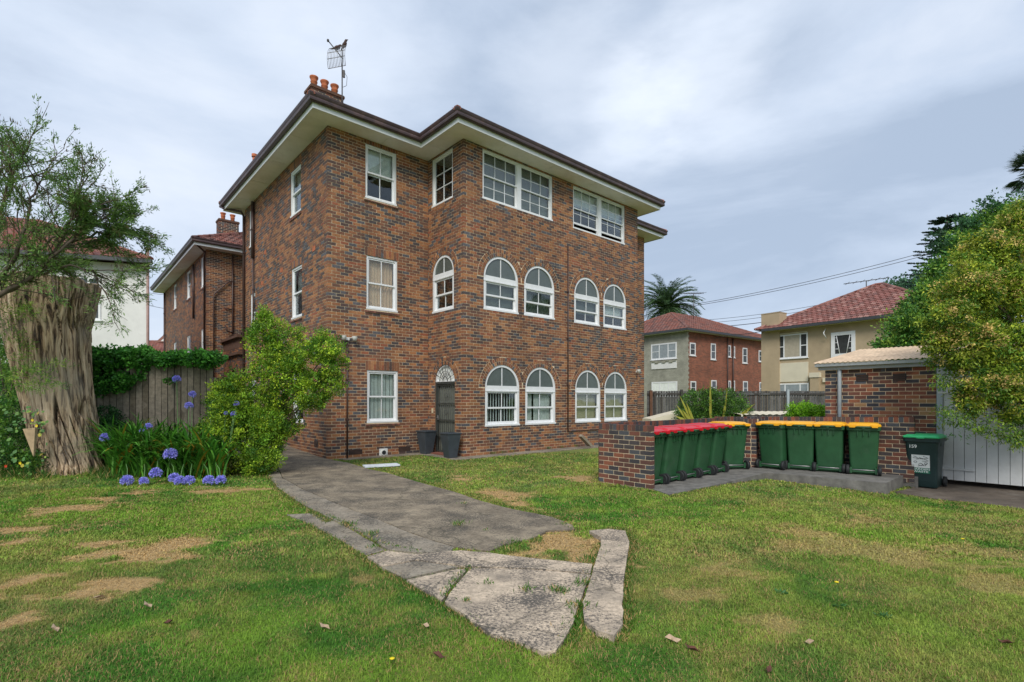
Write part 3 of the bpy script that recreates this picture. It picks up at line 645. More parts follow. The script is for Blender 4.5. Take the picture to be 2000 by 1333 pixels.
# door with its fanlight
dop = W2.ops[2]; dw = dop['u1'] - dop['u0']; dz = dop['zs']; c = dw / 2
mb = MB(); mb.box((0, .03, 0), (.05, .11, dz + .02)); mb.box((dw - .05, .03, 0), (dw, .11, dz + .02)); mb.box((.05, .032, dz - .05), (dw - .05, .108, dz + .02))
door = mb.build('door', M['door_metal'], house, W2.p(dop['u0'], 0, 0), (0, 0, W2.th)); door['label'] = 'grey security door with vertical bars under a white fanlight'
MB().box((.05, .13, .02), (dw - .05, .17, dz - .05)).build('door_leaf', M['door_paint'], door)
mb = MB()
for i in range(9): x = .09 + (dw - .18) * i / 8; mb.tube([(x, .07, .06), (x, .07, dz - .07)], .009, 6)
for z in (.06, .5, 1.0, 1.5, dz - .10): mb.box((.05, .055, z), (dw - .05, .085, z + .035))
for cx, cz in ((c, .62), (c, 1.25), (c, 1.75)):
    for s_ in (-1, 1): mb.tube([(cx + s_ * (.03 + .05 * math.sin(t)), .055, cz + .13 * (t / 3 - .5)) for t in np.linspace(0, 3.14, 9)], .008, 5)
mb.build('security_bars', M['door_metal'], door)
MB().box((.09, .02, 1.02), (.13, .055, 1.16)).tube([(.11, .03, 1.09), (.11, -.01, 1.09), (.19, -.012, 1.09)], .010, 6).build('handle', M['metal'], door)
mb = MB(); rr = dop['r']; arch_ring(mb, c, dz + .02, rr - .06, rr - .001, .03, .10, 24); mb.box((.0, .028, dz + .02), (dw, .10, dz + .05)); fan = mb.build('fanlight', M['white'], door)
mb = MB(); P = [(c + (rr - .05) * math.cos(math.pi * i / 20), .085, dz + .03 + (rr - .05) * math.sin(math.pi * i / 20)) for i in range(21)]
mb2 = MB(); mb2.add(P + [(p[0], .09, p[2]) for p in P], [tuple(range(21)), tuple(range(21, 42))[::-1]] + [(i, i + 1, i + 22, i + 21) for i in range(20)]); mb2.build('fanlight_glass', M['blind_white'], door)
mb = MB()
for i in range(1, 8): t = math.pi * i / 8; mb.tube([(c + .12 * math.cos(t), .02, dz + .04 + .12 * math.sin(t)), (c + (rr - .03) * math.cos(t), .02, dz + .04 + (rr - .03) * math.sin(t))], .009, 5)
arch_ring(mb, c, dz + .04, .11, .13, .012, .028, 12); arch_ring(mb, c, dz + .04, rr * .55, rr * .55 + .012, .012, .028, 16); mb.build('fanlight_grille', M['metal_dark'], door)
MB().box((.0, -.25, -.02), (dw, .10, .035)).build('doorstep', M['brick_sill'], door)

# eaves, fascia, gutter, roofs
PLAN = [(0, 0), (3.18, 0), (3.18, -1.87), (11.58, -1.87), (11.58, 0), (14.76, 0), (14.76, 28.6), (0, 28.6), (0, 15.3), (2.2, 15.3), (2.2, 8.3), (0, 8.3)]
mb = sweep(PLAN, [(-.05, 9.083), (.605, 9.083)])
for (ax, ay), (bx, by) in zip(PLAN, PLAN[1:] + PLAN[:1]):      # cover strips over the sheet joints
    e = Vector((bx - ax, by - ay)); n_ = int(e.length / 1.8); ev = e.normalized(); nv = Vector((ev.y, -ev.x))
    for i in range(1, n_ + 1):
        p = Vector((ax, ay)) + e * (i - .4) / (n_ + .2); q = [p + nv * .01 - ev * .018, p + nv * .60 - ev * .018, p + nv * .60 + ev * .018, p + nv * .01 + ev * .018]
        mb.hexa([(v.x, v.y, 9.072) for v in q] + [(v.x, v.y, 9.0815) for v in q])
mb.build('soffit', M['soffit'], house)
sweep(PLAN, [(.60, 9.065), (.628, 9.065), (.628, 9.21), (.60, 9.21)], True).build('fascia', M['white'], house)
sweep(PLAN, [(.632, 9.20), (.70, 9.185), (.742, 9.215), (.748, 9.26), (.735, 9.30), (.752, 9.335), (.765, 9.375), (.765, 9.40), (.752, 9.40), (.745, 9.37), (.632, 9.37)], True).build('gutter', M['gutter'], house)
PIT = R(27.5); ZR = 9.335
tiled_roof(house, -.70, 15.46, -.70, 9.0, ZR, PIT, 'tile', (0, 3))
tiled_roof(house, 2.48, 12.28, -2.57, 7.0, ZR + .002, PIT, 'tile', (0, 3))
tiled_roof(house, -.70, 15.46, 14.60, 29.3, ZR, PIT, 'tile_old', (0, 3))
tiled_roof(house, 1.50, 13.5, 6.0, 17.6, ZR - .003, PIT, 'tile_old', ())

def chimney(x0, y0, wx, wy, z0, z1, pots, parent=house, Wm=HM):
    ws = [Wall((x0, y0), 0, wx, z0, z1, 0, own0=0, own1=0), Wall((x0, y0 + wy), -H90, wy, z0, z1, wy - .12, own1=1, own0=1), Wall((x0 + wx, y0), H90, wy, z0, z1, -.12, own0=1, own1=1), Wall((x0 + wx, y0 + wy), 2 * H90, wx, z0, z1, wx, own0=0, own1=0)]
    mb = MB()
    for w in ws:
        for (_, P, pr) in wall_bricks(w):
            mb.hexa([w.p(u, y, z) for u, y, z in [(P[0][0], 0, P[0][1]), (P[1][0], 0, P[1][1]), (P[1][0], .1, P[1][1]), (P[0][0], .1, P[0][1]), (P[3][0], 0, P[3][1]), (P[2][0], 0, P[2][1]), (P[2][0], .1, P[2][1]), (P[3][0], .1, P[3][1])]])
    mm = MB(); mm.box((x0 + .006, y0 + .006, z0), (x0 + wx - .006, y0 + wy - .006, z1)); ch = mm.build('chimney', M['mortar'], parent)
    b = mb.build('brickwork', M['brick_wall'], ch); b['kind'] = 'stuff'
    c = MB(); c.box((x0 - .035, y0 - .035, z1 + .04), (x0 + wx + .035, y0 + wy + .035, z1 + .12)); c.box((x0 - .01, y0 - .01, z1), (x0 + wx + .01, y0 + wy + .01, z1 + .15)); c.build('chimney_cap', M['reveal'], ch)
    pm = MB().lathe([(.09, 0), (.10, .02), (.10, .20), (.115, .22), (.115, .24), (.10, .26), (.118, .33), (.142, .37), (.142, .40), (.11, .40), (.09, .30), (.0, .27)], n=18).mesh('chimney_pot', M['pot_clay'])
    for fx in pots: link('chimney_pot', pm, ch, (x0 + wx * fx, y0 + wy * .5, z1 + .15), (0, 0, fx * 9))
    return ch
chimney(.77, 3.3, 1.09, .56, 9.6, 11.92, (.17, .50, .82))
chimney(.9, 17.0, .96, .6, 9.9, 11.15, (.27, .75))
mb = MB()
for x, y, z in ((2.45, 16.6, 11.45), (2.05, 16.8, 11.1)): mb.tube([(x, y, 10.2), (x, y, z)], .05, 8)
mb.build('vent_pipe', M['pot_clay'], house)
MB().tube([(-.2, 6.2, 9.4), (-.2, 6.2, 10.35)], .07, 10).lathe([(.10, 0), (.10, .1), (.0, .14)], (-.2, 6.2, 10.35), 10).build('vent_pipe', M['pot_clay'], house)

# downpipes and conduits, each a part
def pipe(pts, r, name='downpipe', mt='downpipe', brackets=True):
    mb = MB().tube(pts, r, 10)
    if brackets:
        for (p, q) in zip(pts[:-1], pts[1:]):
            p, q = Vector(p), Vector(q)
            if abs(q.z - p.z) > 1.5:
                k = int(abs(q.z - p.z) / 1.6)
                for i in range(1, k + 1): c_ = p.lerp(q, i / (k + 1)); mb.box((c_.x - r - .012, c_.y - r - .012, c_.z - .02), (c_.x + r + .012, c_.y + r + .012, c_.z + .02))
    return mb.build(name, M[mt], house)
pipe([(-.70, 8.9, 9.2), (-.66, 8.75, 9.12), (-.16, 8.2, 8.95), (-.06, 8.22, 8.8), (-.06, 8.22, .2)], .045)
pipe([(-.07, 6.95, 9.0), (-.07, 6.95, 6.9)], .06); pipe([(-.05, 6.95, 6.9), (-.05, 6.95, 3.4)], .028)
pipe([(-.60, 14.75, 9.2), (-.5, 14.8, 9.1), (-.08, 15.2, 8.9), (-.06, 15.5, 8.7), (-.06, 15.5, .3)], .045)
pipe([(-.07, 18.2, 8.9), (-.07, 18.2, 6.0)], .05)
pipe([(-.06, 28.4, 9.0), (-.06, 28.4, .3)], .05)
pipe([(1.15, 15.23, 9.0), (1.15, 15.23, 3.6)], .035); pipe([(1.12, 15.22, 7.65), (.95, 15.22, 7.6), (.32, 15.22, 6.9), (.30, 15.22, 6.7), (.30, 15.22, 2.4)], .03)
pipe([(.75, 15.22, 6.3), (1.12, 15.22, 6.2)], .03); pipe([(.8, 15.22, 5.4), (.86, 15.1, 5.1), (1.12, 15.2, 5.05)], .035); pipe([(1.5, 15.22, 5.2), (1.5, 15.22, 4.2)], .03)
pipe([(7.53, -1.905, 6.88), (7.53, -1.905, .55)], .022, brackets=True)
pipe([(7.53, -1.90, .56), (8.5, -1.90, .56), (9.2, -1.90, .56)], .014, 'conduit', brackets=False)
pipe([(.54, -.035, -.05), (.54, -.035, 3.30)], .022)
mb = MB().box((.49, -.07, 3.28), (.59, -.01, 3.36))
for s_, x in ((-1, .40), (1, .72)): mb.tube([(.54, -.04, 3.34), (x, -.09, 3.36)], .012, 6); mb.lathe([(.0, 0), (.05, .005), (.075, .09), (.08, .12)], (x, -.12, 3.27), 12)
mb.build('floodlight', M['bracket_white'], house)
mb = MB().box((11.47, -1.93, 2.70), (11.53, -1.87, 2.78)); mb.tube([(11.5, -1.92, 2.74), (11.42, -2.02, 2.75)], .012, 6); mb.lathe([(.0, 0), (.05, .005), (.08, .10), (.085, .13)], (11.4, -2.05, 2.68), 12); mb.tube([(11.5, -1.92, 2.74), (11.66, -1.96, 2.74)], .02, 6)
mb.build('floodlight', M['bracket_white'], house)
def grille(w, u, z, wd=.40, ht=.14, frame='reveal', parent=house):
    mb = MB(); a = [w.p(u - wd / 2, -.004, z - ht / 2), w.p(u + wd / 2, .02, z + ht / 2)]
    lo = Vector([min(a[0][i], a[1][i]) for i in range(3)]); hi = Vector([max(a[0][i], a[1][i]) for i in range(3)]); mb.box(lo, hi, 0)
    for i in range(4):
        zz = z - ht / 2 + .018 + i * (ht - .036) / 3.0; a = [w.p(u - wd / 2 + .015, -.014, zz - .004), w.p(u + wd / 2 - .015, -.003, zz + .008)]
        lo = Vector([min(a[0][k], a[1][k]) for k in range(3)]); hi = Vector([max(a[0][k], a[1][k]) for k in range(3)]); mb.box(lo, hi, 1)
    return mb.build('wall_vent', [M['rubber'], M[frame]], parent)
for u in (.80, 2.35): grille(W1, u, .15)
for t, z in ((2.5, .42), (.82, .38)): grille(W6, 8.3 - t, z, .30)
for px, py in ((518, 493), (550, 528), (512, 553), (613, 486)): u, z = wall_hit(W6, px, py); MB().box((-.006, 8.3 - u - .11, z - .07), (.02, 8.3 - u + .11, z + .07)).build('wall_vent', M['pot_clay'], house)
mb = MB().box((1.52, -.02, -.03), (1.78, .01, .20), 0); mb.tube([(1.65, -.05, .085), (1.65, .0, .085)], .085, 16, 0); mb.tube([(1.65, -.054, .085), (1.65, -.051, .085)], .065, 16, 1)
mb.build('drain_vent', [M['bracket_white'], M['rubber']], house)
MB().box((3.165, -.30, 1.22), (3.178, -.22, 1.36)).build('doorbell', M['blind_beige'], house)
# small porch in the recess of the side: stone band, parapet and arch
mb = MB(); mb.box((.75, 12.2, 4.05), (2.2, 15.28, 4.5)); mb.box((.60, 12.05, 4.5), (2.2, 15.28, 4.62)); mb.box((.62, 12.07, 3.72), (2.2, 15.28, 3.84))
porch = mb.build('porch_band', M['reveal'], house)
pw = Wall((.75, 15.28), -H90, 3.05, Z0, 4.05, 2.93, own1=1, ops=[op_arch(1.35, 2.45, 0, 2.5)]); pf = Wall((.75, 12.2), 0, 1.45, Z0, 4.05, 0, own0=0, ops=[op_arch(.25, 1.15, 0, 2.4)])
rb = wall_bricks(pw) + wall_bricks(pf); mb = MB()
for w, P, pr in rb: mb.hexa([w.p(u, y, z) for u, y, z in [(P[0][0], 0, P[0][1]), (P[1][0], 0, P[1][1]), (P[1][0], .1, P[1][1]), (P[0][0], .1, P[0][1]), (P[3][0], 0, P[3][1]), (P[2][0], 0, P[2][1]), (P[2][0], .1, P[2][1]), (P[3][0], .1, P[3][1])]])
pb = mb.build('porch', M['brick'], house); pb['kind'] = 'stuff'
for w in (pw, pf): mb = MB(); mortar_sheet(w, mb); mb.build('porch_mortar', M['reveal'], house); reveals(w, house)

# ------------------------------------------------------------------ things at the foot of the building
def planter(loc, rz, lab):
    t = empty('planter', loc, rz, lab, 'planter', 'tall dark planters by the door'); n = 4; mb = MB()
    a, b, hh = .135, .215, .66
    P = lambda r, z: [(-r, -r, z), (r, -r, z), (r, r, z), (-r, r, z)]
    mb.add(P(a, 0) + P(b, hh) + P(b + .018, hh) + P(b + .018, hh + .04) + P(b - .02, hh + .04) + P(b - .03, hh - .08), [(4 * k + i, 4 * k + (i + 1) % 4, 4 * k + 4 + (i + 1) % 4, 4 * k + 4 + i) for k in range(5) for i in range(4)] + [(3, 2, 1, 0)])
    mb.build('pot', M['planter'], t, bevel=.012); MB().box((-b + .03, -b + .03, hh - .09), (b - .03, b - .03, hh - .05)).build('soil', M['concrete_damp'], t)
    return t
planter(HM @ Vector((2.86, -.42, 0)), TH + .1, 'dark grey planter standing left of the security door, in the inner corner')
planter(HM @ Vector((2.80, -1.78, 0)), TH - .05, 'blue grey tapered planter right of the security door, near the projecting corner')
q = gnd(745, 911); t = MB().box((-.42, -.17, 0), (.42, .17, .04)).build('paving_slab', M['slab_white'], None, (q.x, q.y, .0), (0, 0, TH - .25), bevel=.006)
tag(t, 'pale flat rectangular paving slab lying in the grass beside the driveway', 'paving slab')
# old plank leaning at the foot of the wall
q = HM @ Vector((8.1, -2.25, .03)); mb = MB(); mb.hexa([(-.28, -.09, 0), (-.12, -.09, 0), (-.12, .09, 0), (-.28, .09, 0), (.28, -.07, .42), (.36, -.07, .36), (.36, .07, .36), (.28, .07, .42)])
t = mb.build('plank', M['paling'], None, q, (0, 0, TH + math.pi)); tag(t, 'weathered grey wooden plank propped at the foot of the brick wall', 'plank')

# antenna and birds on the chimney
ap = HM @ Vector((1.78, 3.22, 0)); zt = EYE + (HOR - 98) * ap.y / F
ant = empty('grid_antenna', (ap.x, ap.y, 10.6), 0, 'grid dish aerial on a tall thin pole beside the orange chimney pots', 'antenna')
hgt = zt - 10.6; MB().tube([(0, 0, 0), (0, 0, hgt)], .022, 8).build('pole', M['metal_dark'], ant)
zc = hgt - .32; mb = MB()
for i in range(13):
    s_ = -.30 + .6 * i / 12; mb.tube([(s_ * .9 - .12 + .10 * (1 - (v / .35) ** 2) * 0 + .05 * v, -.10 - .16 * (1 - (v / .36) ** 2) + s_ * .25, zc + v + s_ * .35) for v in np.linspace(-.34, .34, 7)], .008, 4)
for v in (-.34, -.1, .1, .34): mb.tube([(s_ * .9 - .12 + .05 * v, -.10 - .16 * (1 - (v / .36) ** 2) + s_ * .25, zc + v + s_ * .35) for s_ in (-.30, 0, .30)], .012, 4)
mb.build('dish_grid', M['metal'], ant)
MB().tube([(.02, 0, zc + .02), (-.38, -.25, zc + .45)], .018, 6).lathe([(0, 0), (.04, .02), (.04, .08), (0, .1)], (-.39, -.26, zc + .41), 8).build('feed_arm', M['metal_dark'], ant)
MB().box((.03, -.03, zc - .62), (.09, .03, zc - .38)).tube([(.05, 0, zc - .40), (.17, 0, zc - .6), (.15, 0, zc - .9), (.03, 0, zc - .95)], .008, 5).build('junction_box', M['metal_dark'], ant)
def bird(loc, rz, lab, tilt=.5):
    mb = MB(); pts = [(-.20, 0, -.02), (-.10, 0, .03), (-.04, 0, .07), (.02, 0, .10), (.08, 0, .14), (.11, 0, .19), (.145, 0, .205), (.175, 0, .20), (.22, 0, .185)]
    mb.tube(pts, [.010, .020, .055, .070, .058, .040, .042, .022, .004], 10); t = mb.build('bird', M['feather'], None, loc, (0, -tilt * .3, rz))
    mb2 = MB().tube([(.0, .02, .06), (.01, .02, -.02)], .006, 4).tube([(.0, -.02, .06), (.01, -.02, -.02)], .006, 4); mb2.build('leg', M['metal_dark'], t)
    return tag(t, lab, 'bird', 'birds perched on the aerial')
bird((ap.x + .10, ap.y - .02, zt + .06), -.2, 'dark bird perched highest on the aerial, at the top of the grid dish', 1.4)
bird((ap.x - .14, ap.y - .12, zt - .10), .6, 'dark hunched bird perched lower on the aerial, nearer the feed arm', .2)
# ------------------------------------------------------------------ ground
def poly2(px): return [(gnd(a, b).x, gnd(a, b).y) for a, b in px]
Binv = HM.inverted()
def gh(x, y):
    """height of the lawn"""
    x = np.asarray(x, float); y = np.asarray(y, float)
    lx = (x - PT.x) * AX.x + (y - PT.y) * AX.y; ly = (x - PT.x) * BX.x + (y - PT.y) * BX.y
    z = .045 * np.clip(ly + 1.2, 0, 12) * np.clip((-lx + .3) / 1.0, 0, 1)
    z = z + .22 * np.clip((-x - 5.5) / 4, 0, 1) * np.clip((y - 9.5) / 3, 0, 1)
    z = z - .13 * np.clip((x - 4.0) / 3.0, 0, 1) * np.clip((y - 5.5) / 3, 0, 1)
    z = z + .030 * (fbm(x * .7, y * .7, 3, 3) - .5)
    return z - .015
def inside(P, x, y):
    r = np.zeros(x.shape, bool); n = len(P)
    for i in range(n):
        (x0, y0), (x1, y1) = P[i], P[(i + 1) % n]
        c = ((y0 > y) != (y1 > y)) & (x < (x1 - x0) * (y - y0) / (y1 - y0 + 1e-12) + x0); r ^= c
    return r
D_EDGE_L = [(516, 893), (508, 910), (520, 924), (540, 952), (588, 984), (652, 1016), (720, 1048), (756, 1072), (812, 1079)]
D_LINE = [(889, 1069), (800, 1040), (720, 1008), (640, 976), (590, 955), (552, 934), (545, 918)]
D_MAIN = [(545, 918), (552, 934), (590, 955), (640, 976), (720, 1008), (800, 1040), (889, 1069), (956, 1078), (988, 1064), (1040, 1052), (1072, 1036), (1124, 1034), (1118, 1025), (1080, 1010), (992, 992), (932, 976), (880, 958), (820, 942), (760, 924), (720, 916), (680, 904), (652, 900), (640, 897), (552, 871), (530, 868)]
slabs = {'edge': D_EDGE_L + [(880, 1081)] + D_LINE}
P_GREY = [(744, 1108), (815, 1096), (896, 1108), (790, 1131)]
P_TOP = [(716, 1086), (756, 1074), (812, 1082), (900, 1075), (956, 1080), (1000, 1086), (1060, 1092), (1159, 1101), (1154, 1120), (1060, 1112), (1000, 1109), (897, 1106), (815, 1094), (744, 1106)]
P_LEFT = [(792, 1133), (896, 1111), (915, 1112), (884, 1142), (865, 1172), (840, 1160)]
P_MAIN = [(920, 1110), (1000, 1111), (1060, 1114), (1154, 1122), (1142, 1148), (1131, 1178), (1120, 1216), (1099, 1256), (1086, 1272), (1064, 1275), (1012, 1254), (960, 1236), (904, 1198), (869, 1174), (888, 1144)]
P_KERB = [(1150, 1036), (1190, 1032), (1222, 1036), (1230, 1056), (1222, 1108), (1216, 1180), (1218, 1220), (1200, 1244), (1168, 1234), (1139, 1212), (1137, 1176), (1154, 1128), (1161, 1100), (1172, 1066), (1174, 1048)]
P_OLD = [(560, 1004), (612, 1002), (660, 1021), (718, 1053), (752, 1073), (716, 1084), (680, 1064), (632, 1040), (596, 1018)]
P_DEAD = [(988, 1066), (1040, 1053), (1072, 1038), (1120, 1036), (1160, 1038), (1176, 1070), (1156, 1099), (1060, 1090), (990, 1084)]
SLABPX = [(1276, 956), (1307, 966), (1400, 947), (1499, 925), (1620, 934), (1731, 943), (1772, 926)]
CSL = .08
pc = lambda L, z=0.0: [(gnd(a, b, z).x, gnd(a, b, z).y) for a, b in L]
BK = Vector((1.72, 10.22, 0)); BM = Matrix.Translation(BK) @ Matrix.Rotation(TH, 4, 'Z')   # frame of the bin enclosure: x along the back wall, y away
W2P = 4.85
def slab_z(x, y): return .08 * np.clip(((np.asarray(x, float) - BK.x) * AX.x + (np.asarray(y, float) - BK.y) * AX.y) / 4.0, 0, 1)
slab_poly = [(gnd(a, b, z).x, gnd(a, b, z).y) for (a, b), z in zip(SLABPX, (0, 0, .02, .05, .07, .08, .08))] + [tuple((BM @ Vector(v))[:2]) for v in ((W2P + .02, -4.15, 0), (W2P + .02, .02, 0), (.05, .02, 0))]
damp_poly = pc([(1745, 962), (1790, 950), (1800, 905), (1900, 905), (2200, 925), (2300, 1010), (2060, 1004), (1990, 994), (1900, 980), (1830, 974)], -.13)
path_poly = [tuple((HM @ Vector(v))[:2]) for v in ((.25, 0, 0), (.35, -.42, 0), (2.62, -.45, 0), (2.60, -2.28, 0), (3.2, -2.38, 0), (12.2, -2.42, 0), (12.2, -1.87, 0), (3.18, -1.87, 0), (3.18, 0, 0))]
house_poly = [tuple((HM @ Vector((*v, 0)))[:2]) for v in PLAN]
HARD = [pc(v) for v in (D_MAIN, slabs['edge'], P_GREY, P_TOP, P_LEFT, P_MAIN, P_KERB, P_OLD)] + [slab_poly, damp_poly, path_poly, house_poly]
WAYB = [tuple((HM @ Vector(v))[:2]) for v in ((-2.6, 1.2, 0), (-.02, .6, 0), (-.02, 30, 0), (-2.6, 30, 0))]; HARD.append(WAYB)

def dead_amount(x, y):
    d = np.zeros_like(x)
    for (px, py, rx, ry) in [(60, 1030, 75, 11), (150, 992, 55, 9), (285, 1076, 90, 21), (170, 1062, 60, 10), (45, 1130, 42, 26), (235, 1134, 62, 11), (130, 1165, 60, 11), (20, 1212, 34, 20), (215, 972, 40, 7), (270, 962, 40, 6), (972, 965, 52, 9), (1128, 932, 34, 8),
                             (1110, 1064, 100, 42), (1150, 1062, 50, 30), (20, 1058, 30, 8), (1080, 1195, 0, 0), (420, 958, 70, 5), (1010, 985, 30, 5), (905, 935, 30, 6), (1690, 1075, 150, 18), (1560, 1035, 60, 10), (1700, 1010, 40, 8), (1400, 1110, 60, 14), (1930, 1075, 80, 16), (1350, 1160, 60, 14), (1510, 1215, 60, 18), (1950, 1140, 60, 20), (380, 1240, 30, 12), (700, 1130, 30, 10)]:
        if rx == 0: continue
        c = gnd(px, py); a = gnd(px, py + ry); b = gnd(px, py - ry); rX = rx * c.y / F; rY = (b.y - a.y) / 2 + .02; weak = .55 if px > 1300 or (px, py) in ((380, 1240), (700, 1130)) else 1.0
        q = np.sqrt(((x - c.x) / rX) ** 2 + ((y - c.y) / rY) ** 2) + 2.8 * (fbm(x * 2.2, y * 3.4, 11, 4) - .5) + 1.7 * (fbm(x * 9, y * 12, 12, 4) - .5)
        d = np.maximum(d, weak * np.clip((1.15 - q) / .42, 0, 1) * .97)
    return d
G1, G2, G3, ST, SO = [np.array(c) for c in ((.075, .215, .018), (.190, .325, .030), (.310, .375, .060), (.62, .415, .175), (.20, .125, .065))]
def lawn_col(x, y, n=None):
    a = fbm(x * 1.1, y * 1.1, 21, 4); b = fbm(x * 4, y * 4, 22, 3); s = fbm(x * .55 + 5, y * .55, 23, 4)
    t = np.clip((a - .38) / .25, 0, 1)[:, None]; c = G1 * (1 - t) + G2 * t
    t = np.clip((b - .48) / .25, 0, 1)[:, None] * .6; c = c * (1 - t) + G3 * t
    yel = np.clip((s - .46) / .2 + np.clip((x - 1.2) / 6, 0, .45) * (y < 9) , 0, 1) * .55
    yel = np.maximum(yel, .40 * np.clip((y - 8.2) / 2, 0, 1) * (x > -1.5))
    t = (yel * (.35 + .65 * b / .6))[:, None] * .46; t = np.clip(t, 0, 1); c = c * (1 - t) + ST * .85 * t
    h = fbm(x * 7, y * 7, 25, 3); k = fbm(x * 2.2 + 9, y * 2.2, 26, 3); return c * (.62 + .50 * h + .30 * k)[:, None]
# one ground sheet out to the horizon, close-meshed where the lawn is seen
xs = np.concatenate([[-600, -300, -150, -80, -40, -25, -18], np.arange(-14, 17.01, .12), [19, 24, 30, 40, 80, 150, 300, 600]])
ys = np.concatenate([[-300, -100, -30, -8, 0, 1.5], np.arange(2.0, 16.01, .12), [17, 18, 20, 24, 28, 34, 45, 60, 100, 200, 400, 900]])
gx, gy = np.meshgrid(xs, ys); fx, fy = gx.ravel(), gy.ravel(); gz = gh(fx, fy)
for P in HARD[:12]: gz = np.where(inside(P, fx, fy), gz - .01, gz)
nx, ny = len(xs), len(ys); i = np.arange(nx * ny).reshape(ny, nx)
fa = np.stack([i[:-1, :-1], i[:-1, 1:], i[1:, 1:], i[1:, :-1]], -1).reshape(-1, 4)
dd = dead_amount(fx, fy)[:, None]; gc = lawn_col(fx, fy) * .62; gc = gc * (1 - dd) + (ST * .55 + SO * .35) * dd
m_, nt, b_ = newmat('soil_and_grass'); n, l = nt.nodes, nt.links
a_ = N(n, 'ShaderNodeAttribute', attribute_name='Col'); g_ = N(n, 'ShaderNodeNewGeometry'); t_ = N(n, 'ShaderNodeTexNoise', inp={'Scale': 38.0, 'Detail': 6.0, 'Roughness': .75}); l.new(g_.outputs['Position'], t_.inputs['Vector'])
mr_ = N(n, 'ShaderNodeMapRange', inp={'From Min': .3, 'From Max': .7, 'To Min': .45, 'To Max': 1.5}); l.new(t_.outputs['Fac'], mr_.inputs['Value'])
mu_ = N(n, 'ShaderNodeMix', data_type='RGBA', blend_type='MULTIPLY', inp={0: 1.0}); l.new(a_.outputs['Color'], mu_.inputs[6]); l.new(mr_.outputs[0], mu_.inputs[7]); l.new(mu_.outputs[2], b_.inputs['Base Color']); b_.inputs['Roughness'].default_value = .95
bp_ = N(n, 'ShaderNodeBump', inp={'Strength': .8, 'Distance': .02}); l.new(t_.outputs['Fac'], bp_.inputs['Height']); l.new(bp_.outputs[0], b_.inputs['Normal'])
g = link('ground', np_mesh('ground', np.stack([fx, fy, gz], 1), fa, m_, gc, smooth=True)); tag(g, kind='structure', label='mown green lawn with straw coloured dead patches')

def jag(P, amp, step=.06, seed=5):
    out = []; n = len(P)
    for i in range(n):
        a, b = Vector(P[i]), Vector(P[(i + 1) % n]); k = max(1, int((b - a).length / step)); e = (b - a).normalized(); nn = Vector((e.y, -e.x))
        for j in range(k):
            p = a.lerp(b, j / k); d = float(fbm(np.array([p.x * 7]), np.array([p.y * 7]), seed, 4)[0] - .5) * 2 * amp
            out.append((p.x + nn.x * d, p.y + nn.y * d))
    return out
def flat_piece(name, P, mt, parent, top=.022, base=-.06, amp=.014, grid=.25, zf=None, seed=5, step=.06, shrink=0.0):
    """a cast slab with a ragged edge following the ground"""
    P = jag(P, amp, step, seed) if amp else [tuple(p) for p in P]
    if sum(P[i][0] * P[(i + 1) % len(P)][1] - P[(i + 1) % len(P)][0] * P[i][1] for i in range(len(P))) < 0: P = P[::-1]
    if shrink: P = [tuple(v) for v in offset_poly(P, -shrink)]
    X = np.array([p[0] for p in P]); Y = np.array([p[1] for p in P]); n = len(P)
    qx, qy = np.meshgrid(np.arange(X.min(), X.max(), grid), np.arange(Y.min(), Y.max(), grid)); qx, qy = qx.ravel(), qy.ravel()
    ins = inside(P, qx, qy); qx, qy = qx[ins], qy[ins]
    co = [Vector(p) for p in P] + [Vector((a, b)) for a, b in zip(qx, qy)]
    v, e, f, *_ = delaunay_2d_cdt(co, [(i, (i + 1) % n) for i in range(n)], [], 1, 1e-5)
    vx = np.array([a.x for a in v]); vy = np.array([a.y for a in v]); vz = (gh(vx, vy) if zf is None else zf(vx, vy)) + top
    mb = MB(); mb.add([(a, b, c) for a, b, c in zip(vx, vy, vz)], f, 0)
    zb = (gh(X, Y) if zf is None else zf(X, Y))
    ring = [(a, b, c + top) for a, b, c in zip(X, Y, zb)] + [(a, b, c + base) for a, b, c in zip(X, Y, zb)]
    mb.add(ring, [(i, (i + 1) % n, n + (i + 1) % n, n + i) for i in range(n)], 0)
    return mb.build(name, M[mt], parent)
drive = empty('driveway', gnd(700, 990)); tag(drive, kind='structure', label='old cracked concrete driveway running past the building into the lawn')
inv = lambda P: [(p[0] - drive.location.x, p[1] - drive.location.y) for p in P]
def dpiece(P, mt, **k):
    o = flat_piece('concrete_slab', P, mt, None, **k); o.parent = drive; o.location = -Vector(drive.location); return o
zn = lambda x, y: gh(x, y)
dpiece(pc(D_MAIN, 0.005), 'concrete_dark', top=.020, shrink=.006)
dpiece(pc(slabs['edge'], 0.01), 'concrete', top=.026, shrink=.010, seed=8)
dpiece(pc(P_GREY, 0.015), 'concrete', top=.030, shrink=.006, seed=9)['label'] = 'smooth grey slab near the narrow end'
dpiece(pc(P_TOP, 0.02), 'concrete_light', top=.035, shrink=.006, seed=10)
dpiece(pc(P_LEFT, 0.017), 'concrete_light', top=.032, shrink=.008, seed=11)
dpiece(pc(P_MAIN, 0.023), 'concrete_light', top=.038, shrink=.002, seed=12)['label'] = 'pale blotched slab ending in a point'
dpiece(pc(P_OLD, 0), 'concrete', top=.012, shrink=.0, amp=.03, seed=13)
kb = dpiece(pc(P_KERB, 0.035), 'concrete_light', top=.050, amp=.012, seed=14, shrink=.004); kb['label'] = 'curved raised kerb strip at the end'
dpiece(WAYB, 'concrete', top=.015, amp=0, grid=.6)
pth = flat_piece('path', path_poly, 'concrete', None, top=.018, amp=.02); tag(pth, kind='structure', label='narrow concrete strip along the foot of the building')
